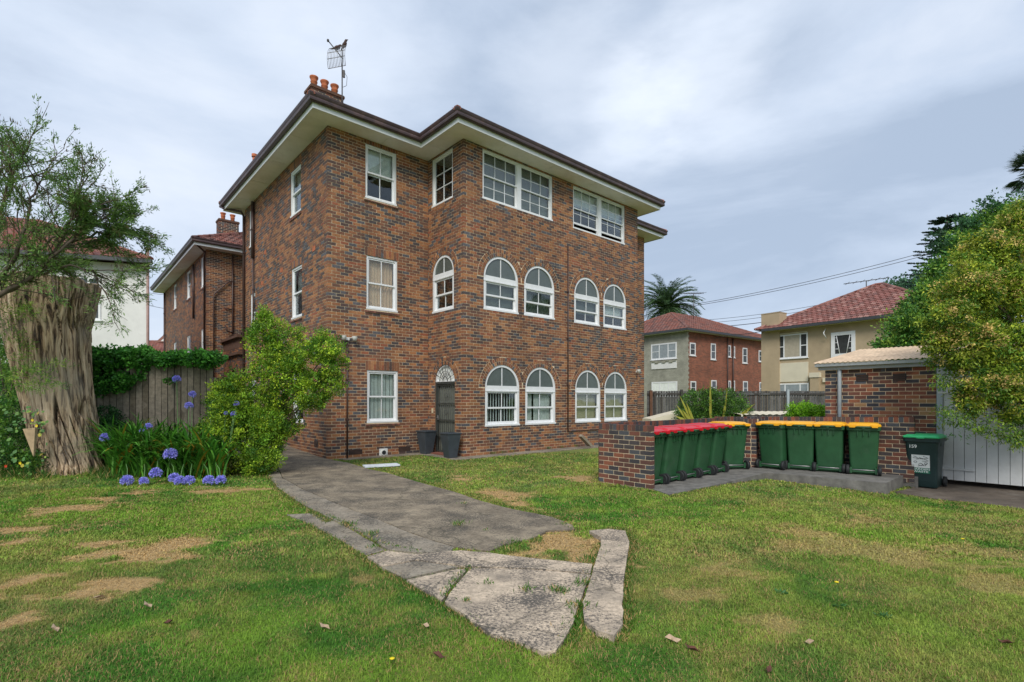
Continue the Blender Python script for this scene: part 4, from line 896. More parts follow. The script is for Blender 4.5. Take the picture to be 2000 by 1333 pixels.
dmp = flat_piece('pavement', damp_poly, 'concrete_damp', None, top=.012, amp=.03); tag(dmp, kind='structure', label='damp brown concrete apron in front of the grey shed door')
bsl = flat_piece('bin_slab', slab_poly, 'concrete_slab', None, top=0, base=-.30, amp=.004, zf=slab_z, grid=.5); tag(bsl, kind='structure', label='raised concrete slab under the wheelie bins')

# grass blades
def blades(n, x0, x1, y0, y1, Lr, Wr, near_pow=1.0, mask=True, zoff=0.0, tall=None):
    u = nr.random(n); y = y0 + (y1 - y0) * u ** near_pow; x = nr.uniform(-1, 1, n) * (y * 1.2 + 1.4) if x0 is None else nr.uniform(x0, x1, n)
    k = np.ones(n, bool)
    if mask:
        jx, jy = x + (fbm(x * 9, y * 9, 31, 2) - .5) * .09, y + (fbm(x * 9, y * 9, 33, 2) - .5) * .09
        for P in HARD: k &= ~inside(P, jx, jy)
    x, y = x[k], y[k]; n = len(x); d = dead_amount(x, y); dense = fbm(x * 3, y * 3, 41, 3)
    k = nr.random(n) < np.clip(1.15 - d * .45, 0, 1); x, y, d, dense = x[k], y[k], d[k], dense[k]; n = len(x)
    c = lawn_col(x, y); r = nr.random(n); rr = nr.random(n)
    c = c * (0.68 + .66 * r)[:, None]
    st = (rr < .02 + .50 * np.clip(fbm(x * 2.4, y * 2.4, 51, 4) - .25, 0, 1))[:, None]; c = np.where(st, ST * (.48 + .42 * r)[:, None], c)
    c = c * (1 - d[:, None]) + (ST * (.55 + .6 * r)[:, None]) * d[:, None]
    th = nr.uniform(0, 2 * np.pi, n); L = nr.uniform(*Lr, n) * (.6 + .8 * dense) * (1 - .45 * d); W = nr.uniform(*Wr, n) * (1 + .06 * y)
    lean = nr.uniform(.35, 1.45, n) + d * .2; dx, dy = np.cos(th), np.sin(th); z = gh(x, y) + zoff - .004
    tip = np.stack([x + dx * L * np.sin(lean), y + dy * L * np.sin(lean), z + L * np.cos(lean)], 1); mid = np.stack([x + dx * L * .45 * np.sin(lean * .5), y + dy * L * .45 * np.sin(lean * .5), z + L * .5 * np.cos(lean * .5)], 1)
    sx, sy = -dy * W / 2, dx * W / 2; S = np.stack([sx, sy, 0 * sx], 1); base = np.stack([x, y, z], 1)
    co = np.stack([base - S, base + S, mid + S * .8, tip, mid - S * .8], 1).reshape(-1, 3); i = np.arange(n)[:, None] * 5
    fa = np.concatenate([i + [[0, 1, 2]], i + [[0, 2, 4]], i + [[4, 2, 3]]], 0)
    col = np.repeat(c, 5, axis=0)
    return co, fa, col
parts = [blades(480000, None, None, 2.3, 5.2, (.018, .046), (.0025, .0045), 1.0), blades(330000, None, None, 5.2, 9.5, (.025, .05), (.006, .010), 1.0), blades(190000, None, None, 9.5, 16, (.03, .055), (.009, .014), .9)]
off = 0; CO, FA, CC = [], [], []
for co, fa, c in parts: CO.append(co); FA.append(fa + off); CC.append(c); off += len(co)
gr = link('grass', np_mesh('grass', np.concatenate(CO), np.concatenate(FA), M['grass'], np.concatenate(CC))); tag(gr, kind='stuff', label='short mown grass with yellowing blades covering the lawn')
# longer tufts in the joints and along the edges
def tufts(name, spots, lab, n=60, L=(.05, .11), spread=.06, col=(.07, .17, .02), kind='stuff', dry=.15):
    X, A_, LL, C_ = [], [], [], []
    for (p, k, s) in spots:
        m = int(n * k); o = nr.normal(0, spread * s, (m, 2)); X.append(np.stack([p[0] + o[:, 0], p[1] + o[:, 1], np.full(m, p[2])], 1))
        a = nr.normal(0, .55, (m, 3)); a[:, 2] = 1; A_.append(a); LL.append(nr.uniform(*L, m) * s)
        c = np.array(col) * nr.uniform(.6, 1.5, (m, 1)); dr = nr.random(m) < dry; c[dr] = ST * .9; C_.append(c)
    X = np.concatenate(X); o = link(name, leaf_mesh(name, X, np.concatenate(A_), np.concatenate(LL), .008, np.concatenate(C_), M['leaf'])); return tag(o, lab, kind=kind)
sp = []
def along(px, step=.05, k=.12, s=.5, z=None, jit=.02):
    Q = [gnd(a, b) for a, b in px]; out = []
    for a, b in zip(Q[:-1], Q[1:]):
        m = max(1, int((b - a).length / step))
        for i in range(m):
            p = a.lerp(b, (i + rnd.random()) / m); p.x += rnd.uniform(-jit, jit); p.y += rnd.uniform(-jit, jit); out.append(((p.x, p.y, float(gh(p.x, p.y)) if z is None else z), k * rnd.uniform(.3, 1.6), s * rnd.uniform(.6, 1.3)))
    return out
sp += along([(1128, 1212), (1137, 1176), (1150, 1124), (1160, 1098)], .04, .25, .55); sp += along([(1098, 1262), (1118, 1220), (1130, 1190)], .03, .6, .6, jit=.05)
sp += along([(865, 1172), (886, 1142), (918, 1111)], .04, .12, .4, z=.02); sp += along([(640, 1010), (690, 1034), (740, 1064), (812, 1080)], .05, .15, .4, z=.02)
sp += along([(990, 1078), (1000, 1062), (1040, 1055), (1068, 1060)], .05, .3, .6, jit=.07); sp += along([(1150, 1098), (1178, 1070)], .05, .4, .7, jit=.06)
for px, py, k, s in [(896, 1029, 1.2, .8), (680, 1030, 1.0, .8), (726, 1048, .7, .7), (730, 1074, .5, .6), (1027, 1158, .6, .6), (953, 1144, .4, .5), (1090, 1160, .9, .7), (1100, 1163, .4, .5), (1140, 1145, .8, .7), (905, 987, .4, .5), (908, 1180, .4, .4), (990, 1080, .6, .7), (1130, 1190, .9, .8), (948, 1040, .2, .4)]:
    q = gnd(px, py); sp.append(((q.x, q.y, .02), k, s))
for u in (4.2, 5.0, 6.6, 7.9, 8.6, 4.6, 7.2): q = HM @ Vector((u, -1.93, 0)); sp.append(((q.x, q.y, .02), .6, 1.0))
tufts('weeds', sp, 'small green grass tufts growing in the joints of the old concrete', kind='stuff')
sp = along([(520, 926), (540, 954), (588, 986), (640, 1020)], .05, .5, .5) + along([(600, 1024), (680, 1068), (740, 1110), (840, 1164), (900, 1202), (960, 1240), (1012, 1258), (1064, 1279), (1090, 1270)], .04, .55, .42) + along([(1124, 1038), (1080, 1006), (992, 988), (932, 972), (880, 954), (820, 938), (760, 920), (700, 906)], .05, .5, .45) + along([(1182, 1034), (1226, 1034), (1236, 1056), (1226, 1120), (1224, 1220), (1204, 1248), (1168, 1238), (1136, 1214)], .035, .6, .5)
sp += along([(1307, 970), (1400, 950), (1499, 928), (1620, 938), (1735, 962)], .07, .5, .5) + along([(1168, 946), (1225, 954), (1276, 960)], .07, .6, .6)
tufts('edge_grass', sp, 'longer green grass fringing the concrete edges', col=(.085, .165, .025), dry=.25)
# broad weeds, fallen leaves and two yellow flowers in the lawn
for px, py, lab in [(1525, 1157, 'small dark green rosette weed in the middle of the right lawn'), (1640, 1185, 'dark rosette weed with a yellow flower stalk above it'), (1730, 1205, 'broad dark rosette weed nearest the right edge')]:
    q = gnd(px, py); m = 26; an = nr.uniform(0, 6.28, m); a = np.stack([np.cos(an), np.sin(an), nr.uniform(.05, .9, m)], 1)
    t = link('weed', leaf_mesh('weed', np.tile([[0, 0, .0]], (m, 1)) + nr.normal(0, .012, (m, 3)) * [1, 1, 0], a, nr.uniform(.035, .075, m), .018, np.array([[.05, .15, .035]]) * nr.uniform(.7, 1.4, (m, 1)), M['leaf']), None, (q.x, q.y, float(gh(q.x, q.y)))); tag(t, lab, 'weed', 'rosette weeds in the lawn')
M['petal'] = mat('petal', (.80, .62, .01), .6, .1); M['stem'] = mat('stem', (.08, .16, .03), .7)
for px, py, h, lab in [(1634, 1126, .20, 'tiny yellow flower on a thin stalk in the right half of the lawn'), (1880, 1035, .16, 'tiny yellow flower on a thin stalk nearest the shed apron'), (766, 1292, .03, 'tiny yellow flower low in the grass at the front of the lawn')]:
    q = gnd(px, py + (60 if h > .18 else 45 if h > .1 else 0)); t = empty('flower', (q.x, q.y, float(gh(q.x, q.y))), 0, lab, 'flower', 'yellow flowers in the lawn')
    MB().tube([(0, 0, 0), (.01, 0, h * .6), (0, 0, h)], .0022, 5).build('stem', M['stem'], t); MB().lathe([(0, 0), (.012, .002), (.017, .008), (.008, .010), (0, .009)], (0, 0, h), 10).build('flower_head', M['petal'], t)
M['dry_leaf'] = mat('dry_leaf', (.42, .30, .20), .8, .3, 20); M['brown_leaf'] = mat('brown_leaf', (.10, .035, .02), .8, .3, 20)
for k_, (px, py, s, mt, lab) in enumerate([(1312, 1253, .055, 'dry_leaf', 'pale curled fallen leaf on the lawn right of the kerb'), (1350, 1272, .05, 'brown_leaf', 'dark brown fallen leaf beside the pale curled one'), (856, 1284, .05, 'brown_leaf', 'dark reddish fallen leaf left of the driveway tip'), (634, 1227, .045, 'dry_leaf', 'pale fallen leaf left of the pointed slab'), (190, 1171, .06, 'dry_leaf', 'pale crumpled leaf between the dead patches'), (288, 1187, .05, 'dry_leaf', 'pale upright sliver of leaf in the left lawn'), (106, 1232, .045, 'dry_leaf', 'pale small leaf at the lower left of the lawn'), (329, 1219, .05, 'brown_leaf', 'rusty brown leaf in the left lawn'), (832, 1226, .04, 'dry_leaf', 'pale leaf fragment close to the pointed slab edge'), (1581, 1257, .04, 'dry_leaf', 'pale leaf fragment in the middle of the right lawn'), (1500, 1315, .045, 'brown_leaf', 'rusty leaf near the bottom of the right lawn'), (1965, 1257, .04, 'brown_leaf', 'rusty leaf near the lower right corner')]):
    q = gnd(px, py); mb = MB(); mb.add([(-s, 0, .01), (-.3 * s, -.45 * s, .022), (.5 * s, -.4 * s, .012), (s, 0, .03), (.4 * s, .4 * s, .015), (-.4 * s, .4 * s, .03), (0, 0, .004)], [(0, 1, 6), (1, 2, 6), (2, 3, 6), (3, 4, 6), (4, 5, 6), (5, 0, 6)])
    t = mb.build('fallen_leaf', M[mt], None, (q.x, q.y, float(gh(q.x, q.y)) + .015), (rnd.uniform(-.3, .3), rnd.uniform(-.3, .3), rnd.uniform(0, 6))); tag(t, lab, 'leaf', 'fallen leaves on the lawn')
# ------------------------------------------------------------------ bin enclosure
enc = empty('brick_wall', (BK.x, BK.y, 0), TH, 'low dark brick wall with upright capping bricks around the wheelie bins', 'wall')
ew = [Wall((0, 0), -H90, 1.2, -2 * CH, 12 * CH, 1.08), Wall((.12, 0), 0, W2P - .12, -2 * CH, 12 * CH, 0), Wall((W2P, .11), -H90, 4.20, -2 * CH, 12 * CH, 0)]
ew[2].o.z = .035; ew[2].shear = .021
px0, py0 = 3.45, -1.22
pth_ = R(-34.6) - TH
ew4 = []
pcx, pcy = (BM.inverted() @ gnd(1461, 913, .07))[:2]
pu = Vector((math.cos(pth_), math.sin(pth_), 0)); pn = Vector((-pu.y, pu.x, 0)); p0 = Vector((pcx, pcy, 0)) - pu * .175
for k_, (a_, th_, ow) in enumerate(((p0, pth_, 0), (p0 + pu * .35, pth_ + H90, 1), (p0 + pn * .35, pth_ - H90, 1))):
    w = Wall((a_.x, a_.y), th_, .35, 0, 12 * CH, 0 if k_ == 0 else (-.12 if k_ == 1 else .23), own0=ow, own1=ow); w.o.z = .035; ew4.append(w)
recs = []
for w in ew + ew4: recs += wall_bricks(w)
def caps(w, u0, u1, h=.112, dep=.11):
    n = max(1, round((u1 - u0) / .086)); st = (u1 - u0) / n; out = []
    for i in range(n):
        a, b = u0 + i * st + .005, u0 + (i + 1) * st - .005; z = w.z1 + .004; out.append((w, [(a, z), (b, z), (b, z + h), (a, z + h)], rnd.uniform(.002, .006)))
    return out
for w in ew: recs += caps(w, 0, w.L)
recs += caps(ew4[0], 0, .35)
place_bricks(recs, enc, 'brick_wall', 300, BM)
for w in ew:
    a_, b_, c_, d_ = .006, w.L - .006, w.z0, w.z1 + .106
    MB().hexa([w.p(a_, .006, c_), w.p(b_, .006, c_), w.p(b_, .104, c_), w.p(a_, .104, c_), w.p(a_, .006, d_), w.p(b_, .006, d_), w.p(b_, .104, d_), w.p(a_, .104, d_)]).build('mortar', M['mortar'], enc)
mb = MB()
q = [p0 + pu * a + pn * b for a, b in ((.006, .006), (.344, .006), (.344, .344), (.006, .344))]; mb.hexa([(v.x, v.y, .05) for v in q] + [(v.x, v.y, 12 * CH + .14) for v in q])
mb.build('mortar', M['mortar'], enc)

# ------------------------------------------------------------------ wheelie bins (x across, -y the front, +y the wheels and handle)
def rrect(hw, y0, y1, z, r=.05, n=4):
    out = []
    for cx, cy, a in ((hw - r, y0 + r, -90), (hw - r, y1 - r, 0), (-hw + r, y1 - r, 90), (-hw + r, y0 + r, 180)):
        for i in range(n + 1): t = R(a + 90 * i / n); out.append((cx + r * math.cos(t), cy + r * math.sin(t), z))
    return out
def loft(secs, cap0=True, cap1=True):
    mb = MB(); n = len(secs[0]); vs = [p for s in secs for p in s]
    fs = [(i * n + k, i * n + (k + 1) % n, (i + 1) * n + (k + 1) % n, (i + 1) * n + k) for i in range(len(secs) - 1) for k in range(n)]
    if cap0: fs.append(tuple(range(n))[::-1])
    if cap1: fs.append(tuple(range((len(secs) - 1) * n, len(secs) * n)))
    mb.add(vs, fs); mb.sm = [True] * (len(fs) - cap0 - cap1) + [False] * (cap0 + cap1); return mb
def make_bin(bodym, lidm, dark=False):
    t = empty('wheelie_bin')
    b = loft([rrect(.225, -.245, .20, 0.012), rrect(.235, -.255, .215, .03), rrect(.237, -.262, .225, .16), rrect(.264, -.335, .325, .86), rrect(.268, -.34, .33, .905), rrect(.292, -.37, .365, .915), rrect(.292, -.372, .368, .985), rrect(.285, -.36, .36, .99)])
    for x in (-.10, 0, .10): b.box((x - .006, .30, .80), (x + .006, .352, .915))
    for x in (-.272, .256): b.box((x, -.10, .83), (x + .016, .14, .913))
    b.box((-.20, .20, .055), (.20, .262, .085)); b.box((-.235, .19, .03), (-.195, .285, .15)); b.box((.195, .19, .03), (.235, .285, .15))
    o = b.build('body', M[bodym], t)
    m2 = o.modifiers.new('edge', 'EDGE_SPLIT'); m2.split_angle = R(40)
    MB().tube([(-.26, .40, .985), (.26, .40, .985)], .016, 8).box((-.255, .355, .955), (-.225, .41, .995)).box((.225, .355, .955), (.255, .41, .995)).box((-.02, .355, .955), (.02, .41, .995)).build('handle', M[bodym], t)
    l_ = loft([rrect(.298, -.395, .345, .992), rrect(.300, -.40, .35, 1.012), rrect(.290, -.385, .34, 1.028), rrect(.262, -.33, .29, 1.040), rrect(.25, -.31, .27, 1.056), rrect(.20, -.26, .22, 1.062)])
    for x in (-.19, .19): l_.box((x - .07, .33, .995), (x + .07, .425, 1.026)); l_.box((x - .05, .40, .975), (x + .05, .438, 1.012))
    l_.box((-.06, -.425, .985), (.06, -.385, 1.012))
    o = l_.build('lid', M[lidm], t); m2 = o.modifiers.new('edge', 'EDGE_SPLIT'); m2.split_angle = R(35)
    wm = MB().tube([(-.030, 0, 0), (-.030 + .004, 0, 0), (.026, 0, 0), (.03, 0, 0)], [.088, .100, .100, .088], 24); wm.tube([(-.036, 0, 0), (.036, 0, 0)], .042, 12); wm = wm.mesh('wheel', M['rubber'])
    for x in (-.272, .272): link('wheel', wm, t, (x, .262, .100))
    MB().tube([(-.29, .262, .1), (.29, .262, .1)], .011, 8).build('axle', M['metal'], t)
    return t
def place_bin(first, mid, ang, label, group, z=CSL, yoff=.262):
    """mid: ground point under the axle, ang: heading of the axle (x) direction"""
    o = first; o.rotation_euler = (0, 0, ang); d = Matrix.Rotation(ang, 3, 'Z') @ Vector((0, yoff, 0)); o.location = (mid.x - d.x, mid.y - d.y, z)
    tag(o, label, 'wheelie bin', group); return o
red = make_bin('bin_green', 'lid_red'); used = False
angA = TH + math.pi            # axle along A, wheels towards the viewer (-B)
lab = ['green wheelie bin with a red lid next to the free end of the brick wall', 'second red-lidded green bin counted from the free end of the brick wall', 'third red-lidded green bin, in the middle of the receding row', 'fourth red-lidded green bin counted from the free end of the brick wall', 'last red-lidded green bin, tucked deepest in the row against the yellow lid']
ws = [(1297, 946.5), (1329, 939.5), (1357, 933.5), (1385, 927.8)]
for i_ in range(5):
    lx = .62 + .545 * i_; mid = BM @ Vector((lx - .275, -1.06 - .035 * i_, 0)); z_ = float(slab_z(mid.x, mid.y))
    o = place_bin(red if i_ == 0 else copy_tree(red), mid, angA + rnd.uniform(-.02, .02), lab[i_], 'bins with red lids', z_); o.scale = (.94, 1, 1)
yel = make_bin('bin_green', 'lid_yellow')
place_bin(yel, (gnd(1425, 919.5, .07) + gnd(1448, 915, .07)) / 2, angA - .55, 'yellow-lidded green bin at the end of the red-lidded row, left of the brick pillar', 'bins with yellow lids', .065)
labs = ['yellow-lidded green bin directly right of the brick pillar', 'yellow-lidded green bin second from the brick pillar in the right row', 'yellow-lidded green bin third from the brick pillar in the right row', 'yellow-lidded green bin at the end of the right row, nearest the shed']
for i_, (a, b) in enumerate([((1482, 914), (1529, 918.5)), ((1537, 917.5), (1589, 921)), ((1592, 921), (1646, 925)), ((1656, 926), (1718, 930.5))]):
    p, q = gnd(*a, CSL), gnd(*b, CSL); d = q - p; mid = (p + q) / 2
    place_bin(copy_tree(yel), mid, math.atan2(d.y, d.x) + math.pi + rnd.uniform(-.05, .05), labs[i_], 'bins with yellow lids')
gb = make_bin('bin_dark', 'lid_green'); zg = -.13
gp = gnd(1800, 953, zg); ga = TH - H90
gb.location = (gp.x + AX.x * .30, gp.y + AX.y * .30, zg + .0); gb.rotation_euler = (0, 0, ga); tag(gb, 'dark garden waste wheelie bin with a bright green lid and the number 159', 'wheelie bin')
for ch in list(gb.children):      # its body shows a grey rim
    pass
lean = math.atan2(.08, .7)
stk = empty('sticker', (0, 0, 0), 0, parent=gb); stk.location = (-.015, -.315, .56); stk.rotation_euler = (lean * 1.0, 0, 0); stk.scale = (1.38, 1, 1.05); stk.location.z = .50; stk.location.y = -.306
MB().box((-.105, -.002, -.10), (.105, .003, .145)).build('sticker_picture', M['print_white'], stk)
MB().box((-.105, -.0025, -.205), (.105, .0025, -.1015)).build('sticker_band', M['print_green'], stk)
mb = MB(); rs = random.Random(3)
for (x, y, dx, dy) in [(-.09, .09, .12, -.02), (-.02, .10, .10, -.05), (.0, .07, .09, .02), (-.08, .12, .05, -.03), (.03, .12, .05, -.02), (-.05, .06, .06, .03), (.02, .03, .07, .01), (-.03, -.07, .06, .02), (.02, -.05, .05, .03), (.05, -.06, .03, .06), (.0, -.01, .04, -.05)]:
    mb.tube([(x, -.004, y), (x + dx * .5, -.004, y + dy * .5 + rs.uniform(-.008, .008)), (x + dx, -.004, y + dy)], .0035, 4)
for cx, cy, r_ in ((-.06, .01, .018), (.0, -.04, .022), (.06, -.01, .016)): mb.tube([(cx + r_ * math.cos(t), -.004, cy + r_ * math.sin(t)) for t in np.linspace(0, 6.28, 11)], .003, 4)
mb.build('sticker_drawing', M['print_dark'], stk)
def text(s, size, parent, loc, rot, mt, name='lettering', ext=.0008, w=1.0):
    cu = bpy.data.curves.new(name, 'FONT'); cu.body = s; cu.size = size; cu.align_x = 'CENTER'; cu.align_y = 'CENTER'; cu.extrude = ext; cu.offset = size * .018
    o = bpy.data.objects.new(name, cu); COL.objects.link(o); dg = bpy.context.evaluated_depsgraph_get(); me = bpy.data.meshes.new_from_object(o.evaluated_get(dg)); COL.objects.unlink(o); bpy.data.objects.remove(o)
    me.materials.clear(); me.materials.append(M[mt]); o = link(name, me, parent, loc, rot); o.scale = (w, 1, 1); return o
text('GARDEN', .048, stk, (0, -.004, -.128), (H90, 0, 0), 'print_white', w=1.1); text('WASTE', .048, stk, (0, -.004, -.174), (H90, 0, 0), 'print_white', w=1.1)
text('159', .090, gb, (-.135, -.342, .815), (H90 + lean, 0, 0), 'print_white', 'bin_number')

# ------------------------------------------------------------------ the shed
SO_ = Vector((7.50, 12.36, 0)); STH = TH - H90; SM = Matrix.Translation(SO_) @ Matrix.Rotation(STH, 4, 'Z')
shed = empty('shed', SO_, STH, 'low brick shed with pale corrugated roof and grey boarded door', 'shed')
sw = Wall((0, 0), 0, 2.08, -2 * CH, 27 * CH, 0)
sb = wall_bricks(sw); place_bricks(sb, shed, 'brick_shed', 300, SM)
MB().box((.006, .006, -.3), (2.07, .2, 27 * CH)).build('mortar', M['mortar'], shed)
MB().box((.01, .2, -.3), (.2, 3.3, 2.3)).box((5.0, .2, -.3), (5.2, 3.3, 2.3)).box((.2, 3.1, -.3), (5.0, 3.3, 2.6)).build('wall', M['reveal'], shed)
du, _ = wall_hit(sw, 1641, 760, SM); MB().tube([(du, -.05, 2.36), (du, -.05, 2.2), (du, -.05, -.1)], .042, 12).build('downpipe', M['shed_trim'], shed)
for px, py in ((1684, 739), (1757, 737)): u, z = wall_hit(sw, px, py, SM); grille(sw, u, z, .24, .16, 'reveal', shed)
MB().box((-.12, -.10, 2.325), (5.2, -.012, 2.41)).build('eave_beam', M['shed_trim'], shed)
sweepm = MB().hexa([(-.16, -.20, 2.405), (5.25, -.20, 2.405), (5.25, -.105, 2.395), (-.16, -.105, 2.395), (-.16, -.215, 2.475), (5.25, -.215, 2.475), (5.25, -.105, 2.475), (-.16, -.105, 2.475)]).build('gutter', M['shed_trim'], shed)
nx_ = 5.45 / .0130; nx_ = int(nx_); vs = []
for j in range(8):
    y = -.24 + 3.75 * j / 7; z = 2.49 + (y + .24) * .155
    for i_ in range(nx_ + 1): x = -.20 + .0130 * i_; vs.append((x, y, z + .010 * math.sin(x / .052 * math.pi) + .003 * math.sin(j * 2.3 + x)))
MB().add(vs, [(j * (nx_ + 1) + i_, j * (nx_ + 1) + i_ + 1, (j + 1) * (nx_ + 1) + i_ + 1, (j + 1) * (nx_ + 1) + i_) for j in range(7) for i_ in range(nx_)], 0, True).build('corrugated_roof', M['shed_roof'], shed)
MB().box((2.09, -.02, -.1), (2.19, .09, 2.32)).build('door_jamb', M['shed_trim'], shed); MB().box((2.19, -.015, 2.15), (4.9, .09, 2.32)).build('door_lintel', M['shed_trim'], shed)
sdo = empty('door', (2.19, 0, 0), 0, parent=shed); bw = .168
for i_ in range(16): MB().box((i_ * bw + .004, .012 + rnd.uniform(0, .004), -.03), ((i_ + 1) * bw - .004, .045, 2.14)).build('board', M['shed_door'], sdo)
MB().box((0, .046, -.03), (16 * bw, .06, 2.13)).build('door_back', M['metal_dark'], sdo)
MB().box((-.08, -.022, .18), (.50, .010, .215)).tube([(-.01, -.025, .14), (-.01, -.025, .26)], .016, 8).build('hinge', M['shed_door'], sdo)
MB().box((-.08, -.022, 1.75), (.50, .010, 1.785)).build('hinge', M['shed_door'], sdo)

# ------------------------------------------------------------------ fences
def paling_fence(p0, p1, pw, ztop, zbot, mt, label, parts=True, rails=(.35, .85), railside=1, gap=.018, thick=.018, wob=.012, posts=2.4, extra=None):
    p0, p1 = Vector((*p0, 0)), Vector((*p1, 0)); d = p1 - p0; th = math.atan2(d.y, d.x); L = d.length
    t = empty('paling_fence', p0, th, label, 'fence'); n = int(L / pw); mb = MB(); rr = random.Random(5)
    cache = {}
    for i in range(n):
        x = i * pw; h = ztop + rr.uniform(-wob, wob); q = rr.uniform(0, .006)
        if parts:
            k = rr.randrange(5)
            if k not in cache:
                m3 = MB(); ww = pw - gap; l1 = rr.uniform(-.006, .006); m3.hexa([(0, 0, 0), (ww, 0, 0), (ww, thick, 0), (0, thick, 0), (l1, 0, ztop - zbot + rr.uniform(-wob, wob)), (ww + l1, 0, ztop - zbot + rr.uniform(-wob, wob)), (ww + l1, thick, ztop - zbot), (l1, thick, ztop - zbot)]); cache[k] = m3.mesh('paling', mt)
            link('paling', cache[k], t, (x, q, zbot), (0, rr.uniform(-.0012, .0012), 0))
        else: mb.hexa([(x + gap / 2, q, zbot), (x + pw - gap / 2, q, zbot), (x + pw - gap / 2, q + thick, zbot), (x + gap / 2, q + thick, zbot), (x + gap / 2, q, h), (x + pw - gap / 2, q, h + rr.uniform(-.01, .01)), (x + pw - gap / 2, q + thick, h), (x + gap / 2, q + thick, h)])
    if parts:      # second layer closing the joints from behind, coloured dark as their shade
        for i in range(n - 1): mb.box(((i + 1) * pw - .035, thick + .008, zbot), ((i + 1) * pw + .027, thick + .02, ztop - .02))
        o = mb.build('shaded_battens', M['metal_dark'], t); o['kind'] = 'stuff'
    if not parts: o = mb.build('palings', mt, t); o['kind'] = 'stuff'
    for f_ in rails: z = zbot + (ztop - zbot) * f_; y = (thick + .022, thick + .06) if railside > 0 else (-.045, -.004); MB().box((0, y[0], z - .04), (L, y[1], z + .04)).build('rail', mt, t)
    x = .3
    while x < L: y = (thick + .055, thick + .13) if railside > 0 else (-.13, -.05); MB().box((x, y[0], zbot), (x + .09, y[1], ztop - .03)).build('post', mt, t); x += posts
    return t
lf0 = at(180, 711, 12.2); lf1 = at(417, 711, 12.2); LFZ = lf0.z
paling_fence((lf0.x - 3.4, 12.2), (lf1.x, 12.25), .152, LFZ, .1, M['paling'], 'weathered brown grey paling fence topped with ivy behind the blue flowers')
rf = paling_fence((6.3, 24.1), (17.5, 24.5), .125, 2.05, .1, M['paling_dark'], 'long dark weathered paling fence behind the bin wall', parts=False, rails=(.45, .93), railside=-1, posts=99)
MB().box((.10, -.16, .1), (.22, -.05, 2.08)).build('post', mat('post_brown', (.12, .055, .03), .8, .3), rf)
for u in (1.55, 6.6): MB().box((u, -.14, .1), (u + .11, -.05, 2.12)).build('post', M['shed_trim'] if u > 3 else M['paling_dark'], rf)

# ------------------------------------------------------------------ houses around
def brick_tex(name, c1, c2, mortar, bw=.24, bh=.086, scale=1.0):
    m, nt, b = newmat(name); n, l = nt.nodes, nt.links
    t = N(n, 'ShaderNodeTexCoord'); s = N(n, 'ShaderNodeSeparateXYZ'); l.new(t.outputs['Object'], s.inputs[0]); ad = N(n, 'ShaderNodeMath', operation='ADD'); l.new(s.outputs[0], ad.inputs[0]); l.new(s.outputs[1], ad.inputs[1])
    c = N(n, 'ShaderNodeCombineXYZ'); l.new(ad.outputs[0], c.inputs[0]); l.new(s.outputs[2], c.inputs[1])
    br = N(n, 'ShaderNodeTexBrick', inp={'Scale': 1.0, 'Mortar Size': .007, 'Brick Width': bw, 'Row Height': bh, 'Bias': -.1}); l.new(c.outputs[0], br.inputs['Vector'])
    br.inputs['Color1'].default_value = (*c1, 1); br.inputs['Color2'].default_value = (*c2, 1); br.inputs['Mortar'].default_value = (*mortar, 1)
    tn = N(n, 'ShaderNodeTexNoise', inp={'Scale': 1.2, 'Detail': 7.0, 'Roughness': .7}); l.new(t.outputs['Object'], tn.inputs['Vector']); mr = N(n, 'ShaderNodeMapRange', inp={'From Min': .3, 'From Max': .7, 'To Min': .72, 'To Max': 1.28}); l.new(tn.outputs['Fac'], mr.inputs['Value'])
    mu = N(n, 'ShaderNodeMix', data_type='RGBA', blend_type='MULTIPLY', inp={0: 1.0}); l.new(br.outputs['Color'], mu.inputs[6]); l.new(mr.outputs[0], mu.inputs[7]); l.new(mu.outputs[2], b.inputs['Base Color']); b.inputs['Roughness'].default_value = .9
    return m
M['far_brick'] = brick_tex('far_brick', (.31, .105, .06), (.17, .07, .045), (.20, .12, .08))
M['grey_brick'] = brick_tex('grey_brick', (.34, .335, .27), (.29, .285, .23), (.24, .235, .19))
M['dark_win'] = mat('dark_win', (.05, .055, .055), .12, .2, spec=.8)
M['cream_blind'] = mat('cream_blind', (.42, .37, .28), .5)
M['pale_win'] = mat('pale_win', (.30, .34, .36), .2, .15, spec=.8)
M['red_tile_near'] = ramp_mat('red_tile', [(0, (.19, .068, .05)), (.3, (.24, .09, .07)), (.6, (.17, .075, .06)), (.85, (.30, .15, .12))], .7)
M['eave_dark'] = mat('eave_dark', (.05, .055, .06), .5)
